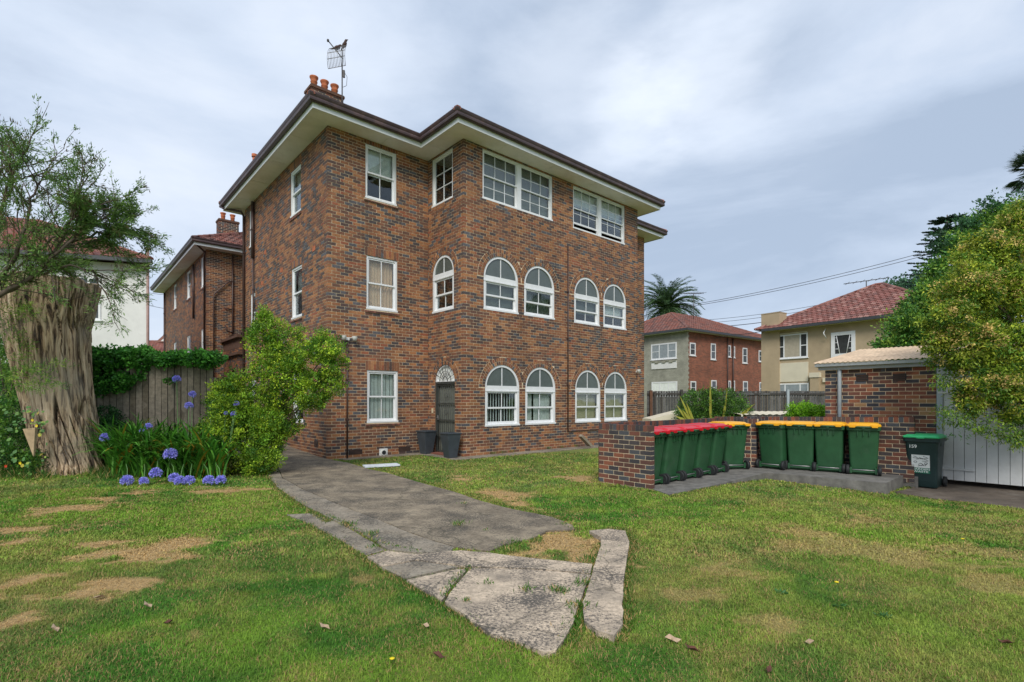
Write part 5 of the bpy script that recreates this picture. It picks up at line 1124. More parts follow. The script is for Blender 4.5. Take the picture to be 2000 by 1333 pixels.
def win_px(parent, w, Wm, x0, x1, y0, y1, cols=(1,), mtg='dark_win', frame=.07, split=True, mats=None, proud=.03, slat=0):
    """a window on a far wall, at the place where the photo shows it"""
    u0, za = wall_hit(w, x0, y1, Wm); u1, zb = wall_hit(w, x1, (y0), Wm); u0, zc = wall_hit(w, x0, y0, Wm); _, zd = wall_hit(w, x1, y1, Wm); zt, zb = (zb + zc) / 2, (za + zd) / 2
    W_, H_ = u1 - u0, zt - zb; mb = MB(); f = frame
    mb.box((0, -proud, 0), (f, .02, H_)); mb.box((W_ - f, -proud, 0), (W_, .02, H_)); mb.box((f, -proud + .002, 0), (W_ - f, .02, f)); mb.box((f, -proud + .002, H_ - f), (W_ - f, .02, H_)); mb.box((-.05, -proud - .04, -.05), (W_ + .05, .01, -.003))
    tot = sum(cols); acc = 0; edges = [f]
    for c_ in cols: acc += c_; edges.append(f + (W_ - 2 * f) * acc / tot)
    for e_ in edges[1:-1]: mb.box((e_ - .035, -proud + .004, f), (e_ + .035, .018, H_ - f))
    root = mb.build('window', M['white'], parent, w.p(u0, -.004, zb), (0, 0, w.th))
    for k, (a, b) in enumerate(zip(edges[:-1], edges[1:])):
        sp_ = split[k] if isinstance(split, (list, tuple)) else split; mtx = M[(mats[k] if mats else mtg)]
        if sp_:
            MB().box((a, -proud + .006, f + (H_ - 2 * f) * .48), (b, .016, f + (H_ - 2 * f) * .52)).build('meeting_rail', M['white'], root)
            MB().box((a, -.010, f), (b, .012, f + (H_ - 2 * f) * .48)).build('pane', mtx, root); MB().box((a, -.010, f + (H_ - 2 * f) * .52), (b, .012, H_ - f)).build('pane', mtx, root)
        else: MB().box((a, -.010, f), (b, .012, H_ - f)).build('pane', mtx, root)
    return root
def shell(parent, x0, x1, y0, y1, z0, z1, mt, name='wall'): return MB().box((x0, y0, z0), (x1, y1, z1)).build(name, mt, parent)
# red brick and grey house
ro_ = Vector((12.8, 38, 0)); rth = math.atan2(.602, .799); RM = Matrix.Translation(ro_) @ Matrix.Rotation(rth, 4, 'Z')
rh = empty('brick_house', ro_, rth, 'two storey red brick house with a grey painted front and tiled hip roof', 'house')
shell(rh, 0.0, 13.0, 0, 9, -.5, 6.75, M['far_brick']); shell(rh, -.06, .02, -.12, 9, -.5, 6.752, M['grey_brick'])
mb = MB()
for k in range(40): mb.box((-.058, -.13, k * .17), (.22 if k % 2 else .12, -.002, k * .17 + .165))
o = mb.build('quoins', M['grey_brick'], rh); o['kind'] = 'stuff'
tiled_roof(rh, -.5, 13.5, -.5, 9.5, 6.86, R(24), 'tile_old', (0, 3))
MB().box((-.55, -.56, 6.72), (13.5, -.44, 6.88)).build('gutter', M['eave_dark'], rh); MB().box((-.56, -.43, 6.72), (-.44, 9.5, 6.88)).build('gutter', M['eave_dark'], rh)
MB().box((-.5, -.44, 6.72), (13.4, 9.4, 6.76)).build('soffit', M['render_white'], rh)
rw = Wall((0, 0), 0, 13, 0, 6.7); gw = Wall((-.06, 9), -H90, 9.1, 0, 6.7)
for x0, x1, y0, y1 in [(1347, 1358, 670, 695), (1388, 1397.5, 671.5, 703), (1421, 1427, 675, 698), (1431, 1435, 677, 699), (1450, 1459, 680, 710), (1481.5, 1488, 685, 707), (1348.5, 1359, 745, 770), (1389, 1399, 743, 772), (1422, 1427, 744, 772), (1431, 1435, 744, 772), (1451, 1460, 745, 772), (1483, 1489, 747, 772)]: win_px(rh, rw, RM, x0, x1, y0, y1, frame=.09)
win_px(rh, gw, RM, 1272, 1322, 671, 702, (1, 1.2, 1), split=(1, 0, 1), mats=('pale_win',) * 3, frame=.1); win_px(rh, gw, RM, 1273, 1323, 746, 775, (1, 1.2, 1), split=0, mats=('blind_white',) * 3, frame=.1)
u0, z0 = wall_hit(gw, 1273, 722, RM); u1, z1 = wall_hit(gw, 1322, 705, RM); MB().box((-.11, 9 - u1, z0), (-.061, 9 - u0, z1)).build('panel', M['render_white'], rh)
mb = MB()
for k in range(7): mb.box((-.17, 9 - u1 + (u1 - u0) * k / 7, z1 - (.10 if k % 2 else 0)), (-.062, 9 - u1 + (u1 - u0) * (k + .95) / 7, z1 + .08))
mb.build('moulding', M['grey_brick'], rh)
shell(rh, -.15, .5, 6.0, 7.2, 6.752, 7.6, M['grey_brick'], 'parapet')
for px, r_ in ((1419.5, .05), (1430, .06)): u, _ = wall_hit(rw, px, 680, RM); MB().tube([(u, -.08, 6.6), (u, -.08, 0)], r_, 8).build('downpipe', M['downpipe'], rh)
# tan house
to_ = Vector((16.55, 34, 0)); tth = math.atan2(-.82, .57); TM = Matrix.Translation(to_) @ Matrix.Rotation(tth, 4, 'Z')
thh = empty('tan_house', to_, tth, 'two storey tan rendered house with cream panels and red tiled pyramid roof', 'house')
shell(thh, 0, 10.0, 0, 9.2, -.5, 6.1, M['render_tan']); shell(thh, -.08, 1.12, -.10, .8, -.5, 7.25, M['render_tan'], 'parapet'); shell(thh, -.10, 1.14, -.12, .82, 7.252, 7.30, M['render_tan'], 'coping')
tiled_roof(thh, -.3, 10.2, -.5, 9.6, 6.23, R(28), 'red_tile_near', (0, 3))
MB().box((.2, -.62, 6.08), (10.2, -.44, 6.24)).build('gutter', M['eave_dark'], thh); MB().box((.2, -.44, 6.101), (10.1, 9.3, 6.14)).build('soffit', M['render_cream'], thh)
tw_ = Wall((0, 0), 0, 10, 0, 6.1)
win_px(thh, tw_, TM, 1518, 1578, 653, 700, (1, 2.8, 1), split=(1, 0, 1), mats=('dark_win', 'cream_blind', 'dark_win'), frame=.08); win_px(thh, tw_, TM, 1519, 1580, 749, 775, (1, 2.4, 1.1), split=0, mats=('pale_win',) * 3, frame=.09)
def tpanel(x0, x1, y0, y1, mt, name, pr=.04):
    u0, z0 = wall_hit(tw_, x0, y1, TM); u1, z1 = wall_hit(tw_, x1, y0, TM); return MB().box((u0, -pr, z0), (u1, -.002, z1)).build(name, M[mt], thh)
tpanel(1517, 1579, 707, 747, 'render_cream', 'panel'); tpanel(1517, 1577, 647, 655, 'render_cream', 'lintel', .05)
tpanel(1586, 1603, 738, 775, 'render_tan', 'pilaster', .25); tpanel(1585, 1604, 728, 738, 'render_cream', 'pilaster_cap', .3); tpanel(1608, 1618, 738, 747, 'render_cream', 'lintel', .1)
u0, z0 = wall_hit(tw_, 1624, 699, TM); u1, z1 = wall_hit(tw_, 1671, 646, TM); W_, H_ = u1 - u0, z1 - z0; f = .2; mb = MB()
mb.box((0, -.06, 0), (f, .02, H_)); mb.box((W_ - f, -.06, 0), (W_, .02, H_)); mb.box((f, -.06, 0), (W_ - f, .02, f)); mb.box((f, -.06, H_ - f), (W_ - f, .02, H_))
r = mb.build('window', M['white'], thh, tw_.p(u0, -.004, z0)); MB().box((f, -.012, f), (W_ - f, .01, H_ - f)).build('pane', M['dark_win'], r)
mb = MB()
for s_ in (-1, 1): mb.tube([(W_ / 2 + s_ * .18, -.03, f), (W_ / 2 + s_ * .36, -.03, H_ - f)], .022, 5)
for zf in (.33, .58, .78): mb.tube([(f, -.03, H_ * zf), (W_ / 2 - .24 - .1 * zf, -.03, H_ * zf)], .018, 5); mb.tube([(W_ - f, -.03, H_ * zf), (W_ / 2 + .24 + .1 * zf, -.03, H_ * zf)], .018, 5)
mb.build('glazing_bars', M['white'], r)
MB().tube([(3.9, -.1, 5.9), (3.9, -.4, 5.6), (3.95, -.15, 5.3)], .03, 6).build('bracket', M['white'], thh)
# white house on the left
wo_ = Vector((-14.15 - 12 * .953, 20 - 12 * .301, 0)); wth = math.atan2(.301, .953); WM = Matrix.Translation(wo_) @ Matrix.Rotation(wth, 4, 'Z')
wh = empty('white_house', wo_, wth, 'white rendered house with a red tiled roof behind the tree stump', 'house')
WI = WM.inverted(); bk = WI @ Vector((-14.15 * 1.42 - .6, 28.4, 0)); rg = WI @ Vector((at(78, 434, 25.5).x, 25.5, 0)); rz = at(78, 434, 25.5).z
MB().hexa([(0, 0, -.5), (12, 0, -.5), (bk.x, bk.y, -.5), (0, 8.5, -.5), (0, 0, 6.85), (12, 0, 6.85), (bk.x, bk.y, 6.85), (0, 8.5, 6.85)]).build('wall', M['render_white'], wh)
E0, E1, E2, E3, R0_, R1_ = (-4, -.4, 6.98), (12.25, -.4, 6.98), (bk.x + .1, bk.y + .3, 6.98), (-4, 8.9, 6.98), (-4, rg.y, rz), (rg.x, rg.y, rz)
rfm = MB().add([E0, E1, E2, E3, R0_, R1_], [(0, 1, 5, 4), (1, 2, 5), (2, 3, 4, 5), (3, 2, 1, 0)]).build('roof', M['tile'], wh)
tb = MB(); tile_face([E0, E1, R1_, R0_], tb); t_ = tb.build('roof_tiles', M['tile'], rfm); t_['kind'] = 'stuff'; tb = MB(); ridge_caps([(E1, R1_), (R0_, R1_)], tb); t_ = tb.build('ridge_caps', M['tile'], rfm); t_['kind'] = 'stuff'
MB().box((-4, -.5, 6.84), (12.3, -.38, 6.98)).build('gutter', M['eave_dark'], wh)
ww_ = Wall((0, 0), 0, 12, 0, 6.8); win_px(wh, ww_, WM, 150, 197, 541, 625, (1, 1), frame=.07, split=False, mtg='dark_win'); win_px(wh, ww_, WM, -60, 20, 541, 625, (1, 1), frame=.07, split=False)
MB().tube([(12.05, -.08, .2), (12.05, -.08, 7.4)], .05, 8).lathe([(.05, 0), (.11, .04), (.11, .08), (0, .12)], (12.05, -.08, 7.4), 10).build('downpipe', mat('pipe_pink', (.34, .22, .19), .6), wh)
# far small house between the white house and the apartments
fo = at(300, 700, 46); fh = empty('cottage', (fo.x - 4, 46, 0), 0, 'far small house with red roof and little gable seen past the white house', 'house')
shell(fh, -6, 8, 0, 8, -.5, 5.0, M['render_white']); tiled_roof(fh, -6.4, 8.4, -.4, 8.4, 5.1, R(27), 'tile', (0,))
gx0 = 3.6; mb = MB().add([(gx0, .8, 6.9), (gx0 + 3.2, .8, 6.9), (gx0 + 1.6, .8, 8.3), (gx0, 4.5, 7.0), (gx0 + 3.2, 4.5, 7.0), (gx0 + 1.6, 4.5, 8.3)], [(0, 1, 2), (0, 2, 5, 3), (1, 4, 5, 2)]); mb.build('gable', M['tile'], fh)
MB().add([(gx0 + .5, .79, 7.0), (gx0 + 2.7, .79, 7.0), (gx0 + 1.6, .79, 8.0)], [(0, 1, 2)]).build('gable_panel', M['render_white'], fh); MB().tube([(gx0 + 1.6, .8, 8.2), (gx0 + 1.6, .8, 8.9)], .07, 6).build('finial', M['pot_clay'], fh)

# aerials and overhead cables
def yagi(base, h, rz, n, L, label):
    t = empty('antenna', base, rz, label, 'antenna', 'television aerials on far roofs'); MB().tube([(0, 0, 0), (0, 0, h)], .03, 6).build('pole', M['metal_dark'], t)
    mb = MB().tube([(-L / 2, 0, h - .1), (L / 2, 0, h + .15)], .025, 6)
    for i in range(n): x = -L / 2 + L * (i + .5) / n; z = h - .1 + .25 * (i + .5) / n; mb.tube([(x, -.45, z), (x, .45, z)], .014, 4)
    mb.build('boom', M['metal_dark'], t)
b0 = at(1355, 622, 44); yagi((b0.x, 44, b0.z - .6), 2.7, .5, 7, 2.4, 'tall television aerial above the brick house, beside the palm'); b0 = at(1692, 557, 34); yagi((b0.x, 34, b0.z - .35), .6, -.3, 6, 2.6, 'low television aerial on the peak of the tan house roof')
def cable(a, b, sag, label, r=.022, group='overhead power lines'):
    pts = [Vector(a).lerp(Vector(b), t) - Vector((0, 0, sag * 4 * t * (1 - t))) for t in np.linspace(0, 1, 25)]
    return tag(MB().tube(pts, r, 5).build('power_line', M['cable']), label, 'cable', group)
cable(at(1330, 599, 48), at(1860, 478, 40), .35, 'upper overhead cable crossing the sky behind the two houses'); cable(at(1330, 602, 48), at(1860, 485, 40), .35, 'overhead cable just under the upper one behind the two houses')
cable(at(1370, 626, 48), at(1640, 588, 42), .2, 'highest of the three low cables running behind the tan house roof', .018); cable(at(1370, 632, 48), at(1640, 595, 42), .2, 'middle one of the three low cables behind the tan house roof', .018); cable(at(1380, 640, 48), at(1640, 603, 42), .25, 'lowest dark cable running behind the tan house roof', .03)
cable(at(1430, 654, 40), at(1505, 643, 33.5), .1, 'short service cable between the brick house and the tan house', .025); cable(at(1250, 668, 41), at(1430, 654, 40), .3, 'service cable along the brick house wall', .015)
cable(at(270, 569, 50), at(340, 578, 50), .05, 'upper thin cable in the gap beside the white house', .02); cable(at(270, 592, 50), at(340, 606, 50), .05, 'lower thin cable in the gap beside the white house', .02)
# low corrugated cover beyond the bin wall
cc = BM @ Vector((4.2, .9, 0)); mb = MB(); n_ = 70; vs = []
for j in range(2):
    for i_ in range(n_ + 1): vs.append((i_ * .045, j * 1.2, (1.27 if j else 1.20) + .014 * math.sin(i_ * 1.35)))
mb.add(vs, [(i_, i_ + 1, n_ + 2 + i_, n_ + 1 + i_) for i_ in range(n_)], 0, True); mb.box((0, 0, 1.0), (.05, .05, 1.2)); mb.box((3.1, 0, 1.0), (3.15, .05, 1.2))
lo = empty('low_shelter', at(1448, 815, 15.6) * Vector((1, 1, 0)) if False else (at(1448, 815, 15.6).x, 15.6, 0), .06, 'cream corrugated sheet cover showing just above the bin wall', 'cover'); o = mb.build('corrugated_sheet', M['render_cream'], lo, (0, 0, -.02)); MB().box((0, .02, 0), (.06, .08, 1.18)).box((3.08, .02, 0), (3.14, .08, 1.18)).build('support', M['paling_dark'], lo)
q = at(1312, 815, 17); lo = MB().add([(-.75, 0, 0), (.75, 0, 0), (.75, .8, 0), (-.75, .8, 0), (-.7, 0, 1.0), (.55, 0, 1.30), (.55, .8, 1.30), (-.7, .8, 1.0)], [(0, 1, 5, 4), (1, 2, 6, 5), (2, 3, 7, 6), (3, 0, 4, 7), (4, 5, 6, 7)]).build('garden_box', M['render_cream'], None, (q.x, 17, 0), (0, 0, .1)); tag(lo, 'cream sloping garden box behind the wall left of the dark bush', 'garden box')
# ------------------------------------------------------------------ plants
def clusters(blobs, n, shell_=.55, flat=1.0, seed=0):
    """cluster centres spread through lumpy ellipsoids; blobs: (centre, (rx, ry, rz))"""
    vol = np.array([b[1][0] * b[1][1] * b[1][2] for b in blobs]) ** .67; idx = nr.choice(len(blobs), n, p=vol / vol.sum())
    C_ = np.array([tuple(b[0]) for b in blobs])[idx]; R_ = np.array([b[1] for b in blobs])[idx]
    d = unit(nr.normal(size=(n, 3))); rad = shell_ + (1.12 - shell_) * nr.random(n) ** .6
    rad *= .78 + .5 * fbm(d[:, 0] * 2.2 + idx * 3.7, d[:, 2] * 2.2 + d[:, 1] * 1.7, 61, 3)
    return C_ + d * R_ * rad[:, None], d, rad
def lumpy(blobs, n=5, f=.36, seed=0):
    r_ = random.Random(seed); out = list(blobs)
    for c, R_ in blobs:
        for k in range(n):
            d = Vector((r_.gauss(0, 1), r_.gauss(-.3, .8), r_.gauss(.1, 1))).normalized(); q = f * r_.uniform(.6, 1.3)
            out.append((Vector((c[0] + d.x * R_[0], c[1] + d.y * R_[1], c[2] + d.z * R_[2])), (R_[0] * q, R_[1] * q, R_[2] * q)))
    return out
def foliage(name, blobs, n, k, leaf, width, cols, spread, parent=None, up=.3, tip=.35, shell_=.45, mt='leaf', bright=(.55, 1.35), droop=0.0, colpow=1.0):
    c, d, rad = clusters(blobs, n, shell_); m = n * k; idx = np.repeat(np.arange(n), k)
    pos = c[idx] + nr.normal(0, spread, (m, 3)) * [1, 1, .8]; ax = d[idx] * .7 + nr.normal(0, .7, (m, 3)); ax[:, 2] += up - droop
    base = np.array(cols); w = nr.random(n) ** colpow; f = np.clip(w * (len(cols) - 1), 0, len(cols) - 1.001); a = f.astype(int); col = base[a] * (1 - (f - a))[:, None] + base[a + 1] * (f - a)[:, None]
    br = nr.uniform(*bright, n) * (.80 + .2 * fbm(c[:, 0] * 1.5, c[:, 2] * 1.5, 71, 3) * 2)
    col = (col * br[:, None])[idx] * nr.uniform(.75, 1.25, (m, 1)) * 1.8
    o = link(name, leaf_mesh(name, pos, ax, nr.uniform(leaf * .65, leaf * 1.25, m), width, col, M[mt]), parent); return o, c, d
def PB(px, py, rx, ry, Y, dy=None):
    """a lump of foliage at distance Y, given as the photo shows its outline"""
    c = at(px, py, Y); a, b = rx * Y / F, ry * Y / F; return (c, (a, dy or (a + b) / 2, b))
def limb(mb, pts, r0, r1, n=7, wob=.03):
    pts = [Vector(p) for p in pts]; out = []
    for i in range(len(pts) - 1):
        for j in range(4): out.append(pts[i].lerp(pts[i + 1], j / 4) + Vector((rnd.uniform(-wob, wob), rnd.uniform(-wob, wob), rnd.uniform(-wob, wob))) * (1 if i + j else 0))
    out.append(pts[-1]); k = len(out); mb.tube(out, [r0 + (r1 - r0) * i / (k - 1) for i in range(k)], n)
def twigs(mb, origin, tips, r=.006, n=4, fr=1.0):
    for t in tips:
        if rnd.random() > fr: continue
        o_ = Vector(origin); t = Vector(t); m_ = o_.lerp(t, .55) + Vector((rnd.uniform(-.05, .05), rnd.uniform(-.05, .05), rnd.uniform(-.02, .06))); mb.tube([o_, m_, t], [r * 1.6, r, r * .5], n, cap=False)

# the big bush beside the driveway
YB = 11.5
bsh = empty('shrub', (at(505, 900, YB).x, YB, .15), 0, 'large bright green bush arching over the driveway in front of the brick side wall', 'shrub')
def under(o, root): o.parent = root; o.location = -Vector(root.location); return o
bl = [PB(470, 870, 70, 68, YB - .2, .6), PB(445, 815, 38, 50, YB, .5), PB(500, 800, 62, 62, YB, .6), PB(452, 775, 34, 34, YB, .4), PB(545, 735, 45, 55, YB, .5), PB(515, 660, 30, 42, YB, .35), PB(560, 670, 28, 30, YB, .3), PB(615, 715, 48, 34, YB - .2, .4), PB(640, 680, 28, 24, YB - .2, .3), PB(598, 770, 36, 26, YB - .2, .35), PB(650, 745, 20, 22, YB - .2, .25), PB(530, 830, 30, 50, YB - .1, .4), PB(505, 905, 30, 32, YB - .3, .35), PB(422, 870, 18, 45, YB, .3)]
GRN = [(.030, .085, .012), (.075, .160, .014), (.15, .245, .018), (.26, .33, .022)]
o, cc_, _ = foliage('foliage', lumpy(bl, 5, .35, 8), 3000, 24, .056, .028, GRN, .050, None, up=.5); under(o, bsh)
bl2 = [PB(518, 622, 9, 16, YB, .12), PB(505, 640, 12, 10, YB, .15), PB(548, 640, 10, 18, YB, .15), PB(585, 650, 12, 12, YB, .15), PB(665, 690, 8, 14, YB - .2, .1), PB(628, 655, 12, 10, YB - .2, .12), PB(662, 765, 8, 12, YB - .2, .1), PB(600, 800, 10, 8, YB - .2, .1), PB(430, 755, 12, 12, YB, .12), PB(540, 900, 10, 14, YB - .3, .1), PB(395, 840, 8, 14, YB, .1)]
o, _, _ = foliage('new_shoots', bl2, 170, 16, .050, .020, GRN[1:], .04, None, up=.8); under(o, bsh)
mb = MB(); root = at(498, 905, YB); ctr = Vector(root)
for tpx in ((515, 640), (545, 650), (560, 690), (640, 690), (620, 720), (600, 775), (650, 745), (500, 760), (470, 800), (440, 790), (420, 830), (530, 800)):
    t = at(*tpx, YB - .1); m1 = at(505 + (tpx[0] - 505) * .35, 905 + (tpx[1] - 905) * .5, YB); limb(mb, [ctr, m1, t], .035, .008, 6)
under(mb.build('branch', M['bark'], None), bsh)
for t in rnd.sample(range(len(cc_)), 0): pass

# stump of a felled gum tree
YS = 10.9
q = at(130, 925, YS); stump = empty('tree_stump', (q.x, YS, 0.0), 0, 'tall weathered grey stump of a big tree with a sawn ragged top', 'tree stump')
m, nt, b = newmat('stump_wood'); n, l = nt.nodes, nt.links
g_ = N(n, 'ShaderNodeNewGeometry'); mp_ = N(n, 'ShaderNodeMapping', inp={'Scale': (7, 7, .5)}); l.new(g_.outputs['Position'], mp_.inputs[0])
t1 = N(n, 'ShaderNodeTexNoise', inp={'Scale': 2.0, 'Detail': 9.0, 'Roughness': .7, 'Distortion': .6}); l.new(mp_.outputs[0], t1.inputs['Vector'])
c1 = N(n, 'ShaderNodeValToRGB'); l.new(t1.outputs['Fac'], c1.inputs[0]); E_ = c1.color_ramp.elements; E_[0].position = .37; E_[0].color = (.018, .012, .008, 1); E_[1].position = .66; E_[1].color = (.66, .53, .37, 1); E_.new(.45).color = (.13, .08, .045, 1); E_.new(.51).color = (.44, .315, .195, 1)
t2 = N(n, 'ShaderNodeTexNoise', inp={'Scale': 1.3, 'Detail': 4.0}); l.new(g_.outputs['Position'], t2.inputs['Vector']); mx_ = N(n, 'ShaderNodeMix', data_type='RGBA'); mr_ = N(n, 'ShaderNodeMapRange', inp={'From Min': .48, 'From Max': .66, 'To Max': .45}); l.new(t2.outputs['Fac'], mr_.inputs['Value']); l.new(mr_.outputs[0], mx_.inputs[0]); l.new(c1.outputs[0], mx_.inputs[6]); mx_.inputs[7].default_value = (.34, .29, .23, 1)
l.new(mx_.outputs[2], b.inputs['Base Color']); b.inputs['Roughness'].default_value = .9; bp_ = N(n, 'ShaderNodeBump', inp={'Strength': 1.0, 'Distance': .04}); l.new(t1.outputs['Fac'], bp_.inputs['Height']); l.new(bp_.outputs[0], b.inputs['Normal'])
NR_, NZ = 420, 210
prof = [(928, 150, 52), (905, 148, 48), (850, 131, 54), (800, 119, 57), (741, 108, 60), (700, 101, 64), (640, 94, 71), (600, 97, 78), (570, 99, 81), (550, 100, 82)]
yy = np.array([p[0] for p in prof])[::-1]; cxp = np.array([p[1] for p in prof])[::-1]; rp = np.array([p[2] for p in prof])[::-1]
zz = np.linspace(0, 1, NZ); pyv = 930 + (549 - 930) * zz; cx_ = np.interp(pyv, yy, cxp); rr_ = np.interp(pyv, yy, rp)
th_ = np.linspace(0, 2 * np.pi, NR_, endpoint=False); T_, Z_ = np.meshgrid(th_, zz); CX, RR = cx_[:, None], rr_[:, None]
X0 = (CX - 1000) / F * YS; RM_ = RR * .92 / F * YS; Zw = (EYE + (HOR - pyv) / F * YS)[:, None] + 0 * T_
tw = T_ + Z_ * .5 + .25 * np.sin(Z_ * 5)
fl = fbm(np.cos(tw) * 3.2 + 5, np.sin(tw) * 3.2 + Z_ * 1.4, 81, 4) - .5
fine = fbm(np.cos(tw) * 13 + 5, np.sin(tw) * 13 + Z_ * 3.0, 83, 4); Tb = (T_ - np.pi / 2) % (2 * np.pi); wq = Tb * 2.6 + .55 * (fbm(Z_ * 6, Tb * .6, 91, 3) - .5) + Z_ * .9; crack = np.maximum(np.clip(1 - np.abs(fbm(wq, Z_ * 1.3 + 3, 85, 2) - .5) * 26, 0, 1), np.clip(1 - np.abs(fbm(wq * 1.9 + 7, Z_ * 1.8, 86, 2) - .5) * 34, 0, 1) * .6)
rad = RM_ * (1 + .30 * fl + .05 * (fine - .5) - .24 * crack)
hole = np.exp(-(((T_ - 4.62) / .10) ** 2 + ((Z_ - .52) / .07) ** 2)); rad = rad * (1 + .05 * np.exp(-(((T_ - 4.62) / .17) ** 2 + ((Z_ - .52) / .10) ** 2)) - .22 * hole)
flare = np.clip((.10 - Z_) / .10, 0, 1) ** 2; rad *= 1 + flare * (.10 + .22 * np.clip(np.sin(T_ * 5 + 1), 0, 1))
top = np.clip((Z_ - .965) / .035, 0, 1); Zw = Zw + top * (.16 * (fbm(np.cos(T_) * 4 + 9, np.sin(T_) * 4, 87, 4) - .5)) - (1 - np.clip(Z_ * 20, 0, 1)) * .15
co = np.stack([X0 + rad * np.cos(T_), YS + rad * np.sin(T_), Zw], -1).reshape(-1, 3); i = np.arange(NZ * NR_).reshape(NZ, NR_); j = np.roll(i, -1, 1)
fa = np.stack([i[:-1], j[:-1], j[1:], i[1:]], -1).reshape(-1, 4)
rings = [co]; base = len(co); tr_ = rad[-1]; last_ = i[-1]; fl_ = [fa]
for kk, (s_, dz) in enumerate(((.86, .0), (.70, -.10), (.45, -.30), (.15, -.40))):
    zt_ = Zw[-1] + dz + .05 * (fbm(np.cos(th_) * 6 * s_, np.sin(th_) * 6 * s_, 90 + kk, 3) - .5); rings.append(np.stack([X0[-1] + tr_ * s_ * np.cos(th_), YS + tr_ * s_ * np.sin(th_), zt_], -1)); new = base + np.arange(NR_); fl_.append(np.stack([last_, np.roll(last_, -1), np.roll(new, -1), new], -1)); last_ = new; base += NR_
trunk = link('trunk', np_mesh('trunk', np.concatenate(rings) - np.array(stump.location), np.concatenate(fl_), m, smooth=True), stump)
sd_ = MB()
q = at(58, 858, 10.0); sd_.add([(-.12, 0, .20), (.13, 0, .22), (.03, 0, -.36), (-.10, .07, .18), (.12, .07, .2), (.03, .05, -.33)], [(0, 2, 1), (3, 4, 5), (0, 1, 4, 3), (1, 2, 5, 4), (2, 0, 3, 5)])
t = sd_.build('sandstone_shard', M['sandstone'], None, (q.x, 10.0, q.z), (.12, 0, 0), bevel=.008); tag(t, 'pale wedge of cut stone standing point down against the stump', 'stone')

# agapanthus: arching strap leaves and blue heads
ag = empty('agapanthus', (at(320, 900, 10.9).x, 10.9, .05), 0, 'dense agapanthus clump with glossy strap leaves and blue flower heads', 'agapanthus plant')
def strap_data(n, x0, x1, y0, y1, L=(.95, 1.45)):
    seg = 7; px_ = nr.uniform(x0, x1, n); Yb = nr.uniform(y0, y1, n); X = (px_ - 1000) / F * Yb; th = nr.uniform(0, 2 * np.pi, n); fw = nr.random(n) < .45; th = np.where(fw, nr.uniform(-2.7, -.4, n), th); L_ = nr.uniform(*L, n); W_ = nr.uniform(.034, .056, n)
    k = nr.uniform(.7, 1.9, n); a0 = nr.uniform(.05, .38, n); P = np.zeros((n, seg + 1, 3)); P[:, 0] = np.stack([X, Yb, gh(X, Yb)], 1)
    for s in range(seg): a = a0 + k * ((s + .5) / seg) ** 1.4; st = L_ / seg; P[:, s + 1] = P[:, s] + np.stack([np.cos(th) * np.sin(a) * st, np.sin(th) * np.sin(a) * st, np.cos(a) * st], 1)
    P[:, :, 2] = np.maximum(P[:, :, 2], .02); sd = np.stack([-np.sin(th), np.cos(th), 0 * th], 1)
    wv = np.array([.55, .9, 1, 1, .95, .8, .55, .06]); co = np.stack([P - sd[:, None] * (W_[:, None] * wv / 2)[..., None], P + sd[:, None] * (W_[:, None] * wv / 2)[..., None]], 2).copy()
    co[..., 2] += .0; col = np.array([(.04, .17, .025)]) * (1 - nr.random((n, 1))) + np.array([(.18, .45, .05)]) * nr.random((n, 1)); yl = nr.random(n) < .05; col[yl] = (.40, .26, .03)
    return co.reshape(n, -1, 3), col, seg
def strap_faces(seg): return np.array([[2 * s, 2 * s + 1, 2 * s + 3, 2 * s + 2] for s in range(seg)])
loc = np.array(ag.location)
co, col, seg = strap_data(900, 212, 440, 10.7, 11.7)
fa = np.concatenate([strap_faces(seg) + i_ * (2 * seg + 2) for i_ in range(len(co))]); o = link('strap_leaves', np_mesh('strap_leaves', co.reshape(-1, 3) - loc, fa, M['leaf'], np.repeat(col, 2 * seg + 2, axis=0)), ag); o['kind'] = 'stuff'
co, col, seg = strap_data(190, 215, 435, 10.45, 10.85, (.65, 1.1))
vm = []
for v in range(12): vm.append(np_mesh('leaf', co[v] - co[v][0], strap_faces(seg), M['leaf'], np.repeat(col[v:v + 1], 2 * seg + 2, axis=0)))
for i_ in range(190):
    v = i_ % 12; p = co[i_][0] - loc; link('leaf', vm[v], ag, tuple(p), (0, 0, rnd.uniform(-.5, .5)))
M['flower_blue'] = mat('flower_blue', (.31, .30, .80), .6, .3, 30); M['flower_stem'] = mat('flower_stem', (.10, .20, .06), .6)
def umbel_mesh(s):
    r_ = random.Random(s); mb = MB()
    for i_ in range(80):
        z = r_.uniform(-.55, 1); a = r_.uniform(0, 6.283); q_ = math.sqrt(max(0, 1 - z * z)); d = Vector((q_ * math.cos(a), q_ * math.sin(a), z)); u_ = d.cross(Vector((.3, .2, .9))).normalized(); v_ = d.cross(u_); R0 = .085 * r_.uniform(.8, 1.1)
        mb.tube([d * .01, d * R0 * .62], .0018, 3, 0, cap=False)
        c_ = d * R0 * .6; e_ = d * R0 * 1.05
        for k in range(4): t_ = k * 1.571 + i_; w_ = u_ * math.cos(t_) + v_ * math.sin(t_); x_ = d.cross(w_); mb.add([c_, e_ + w_ * .020 + x_ * .007, e_ + w_ * .026 - x_ * .006], [(0, 1, 2)])
    return mb.mesh('flower_head', M['flower_blue'])
um = [umbel_mesh(s) for s in range(3)]
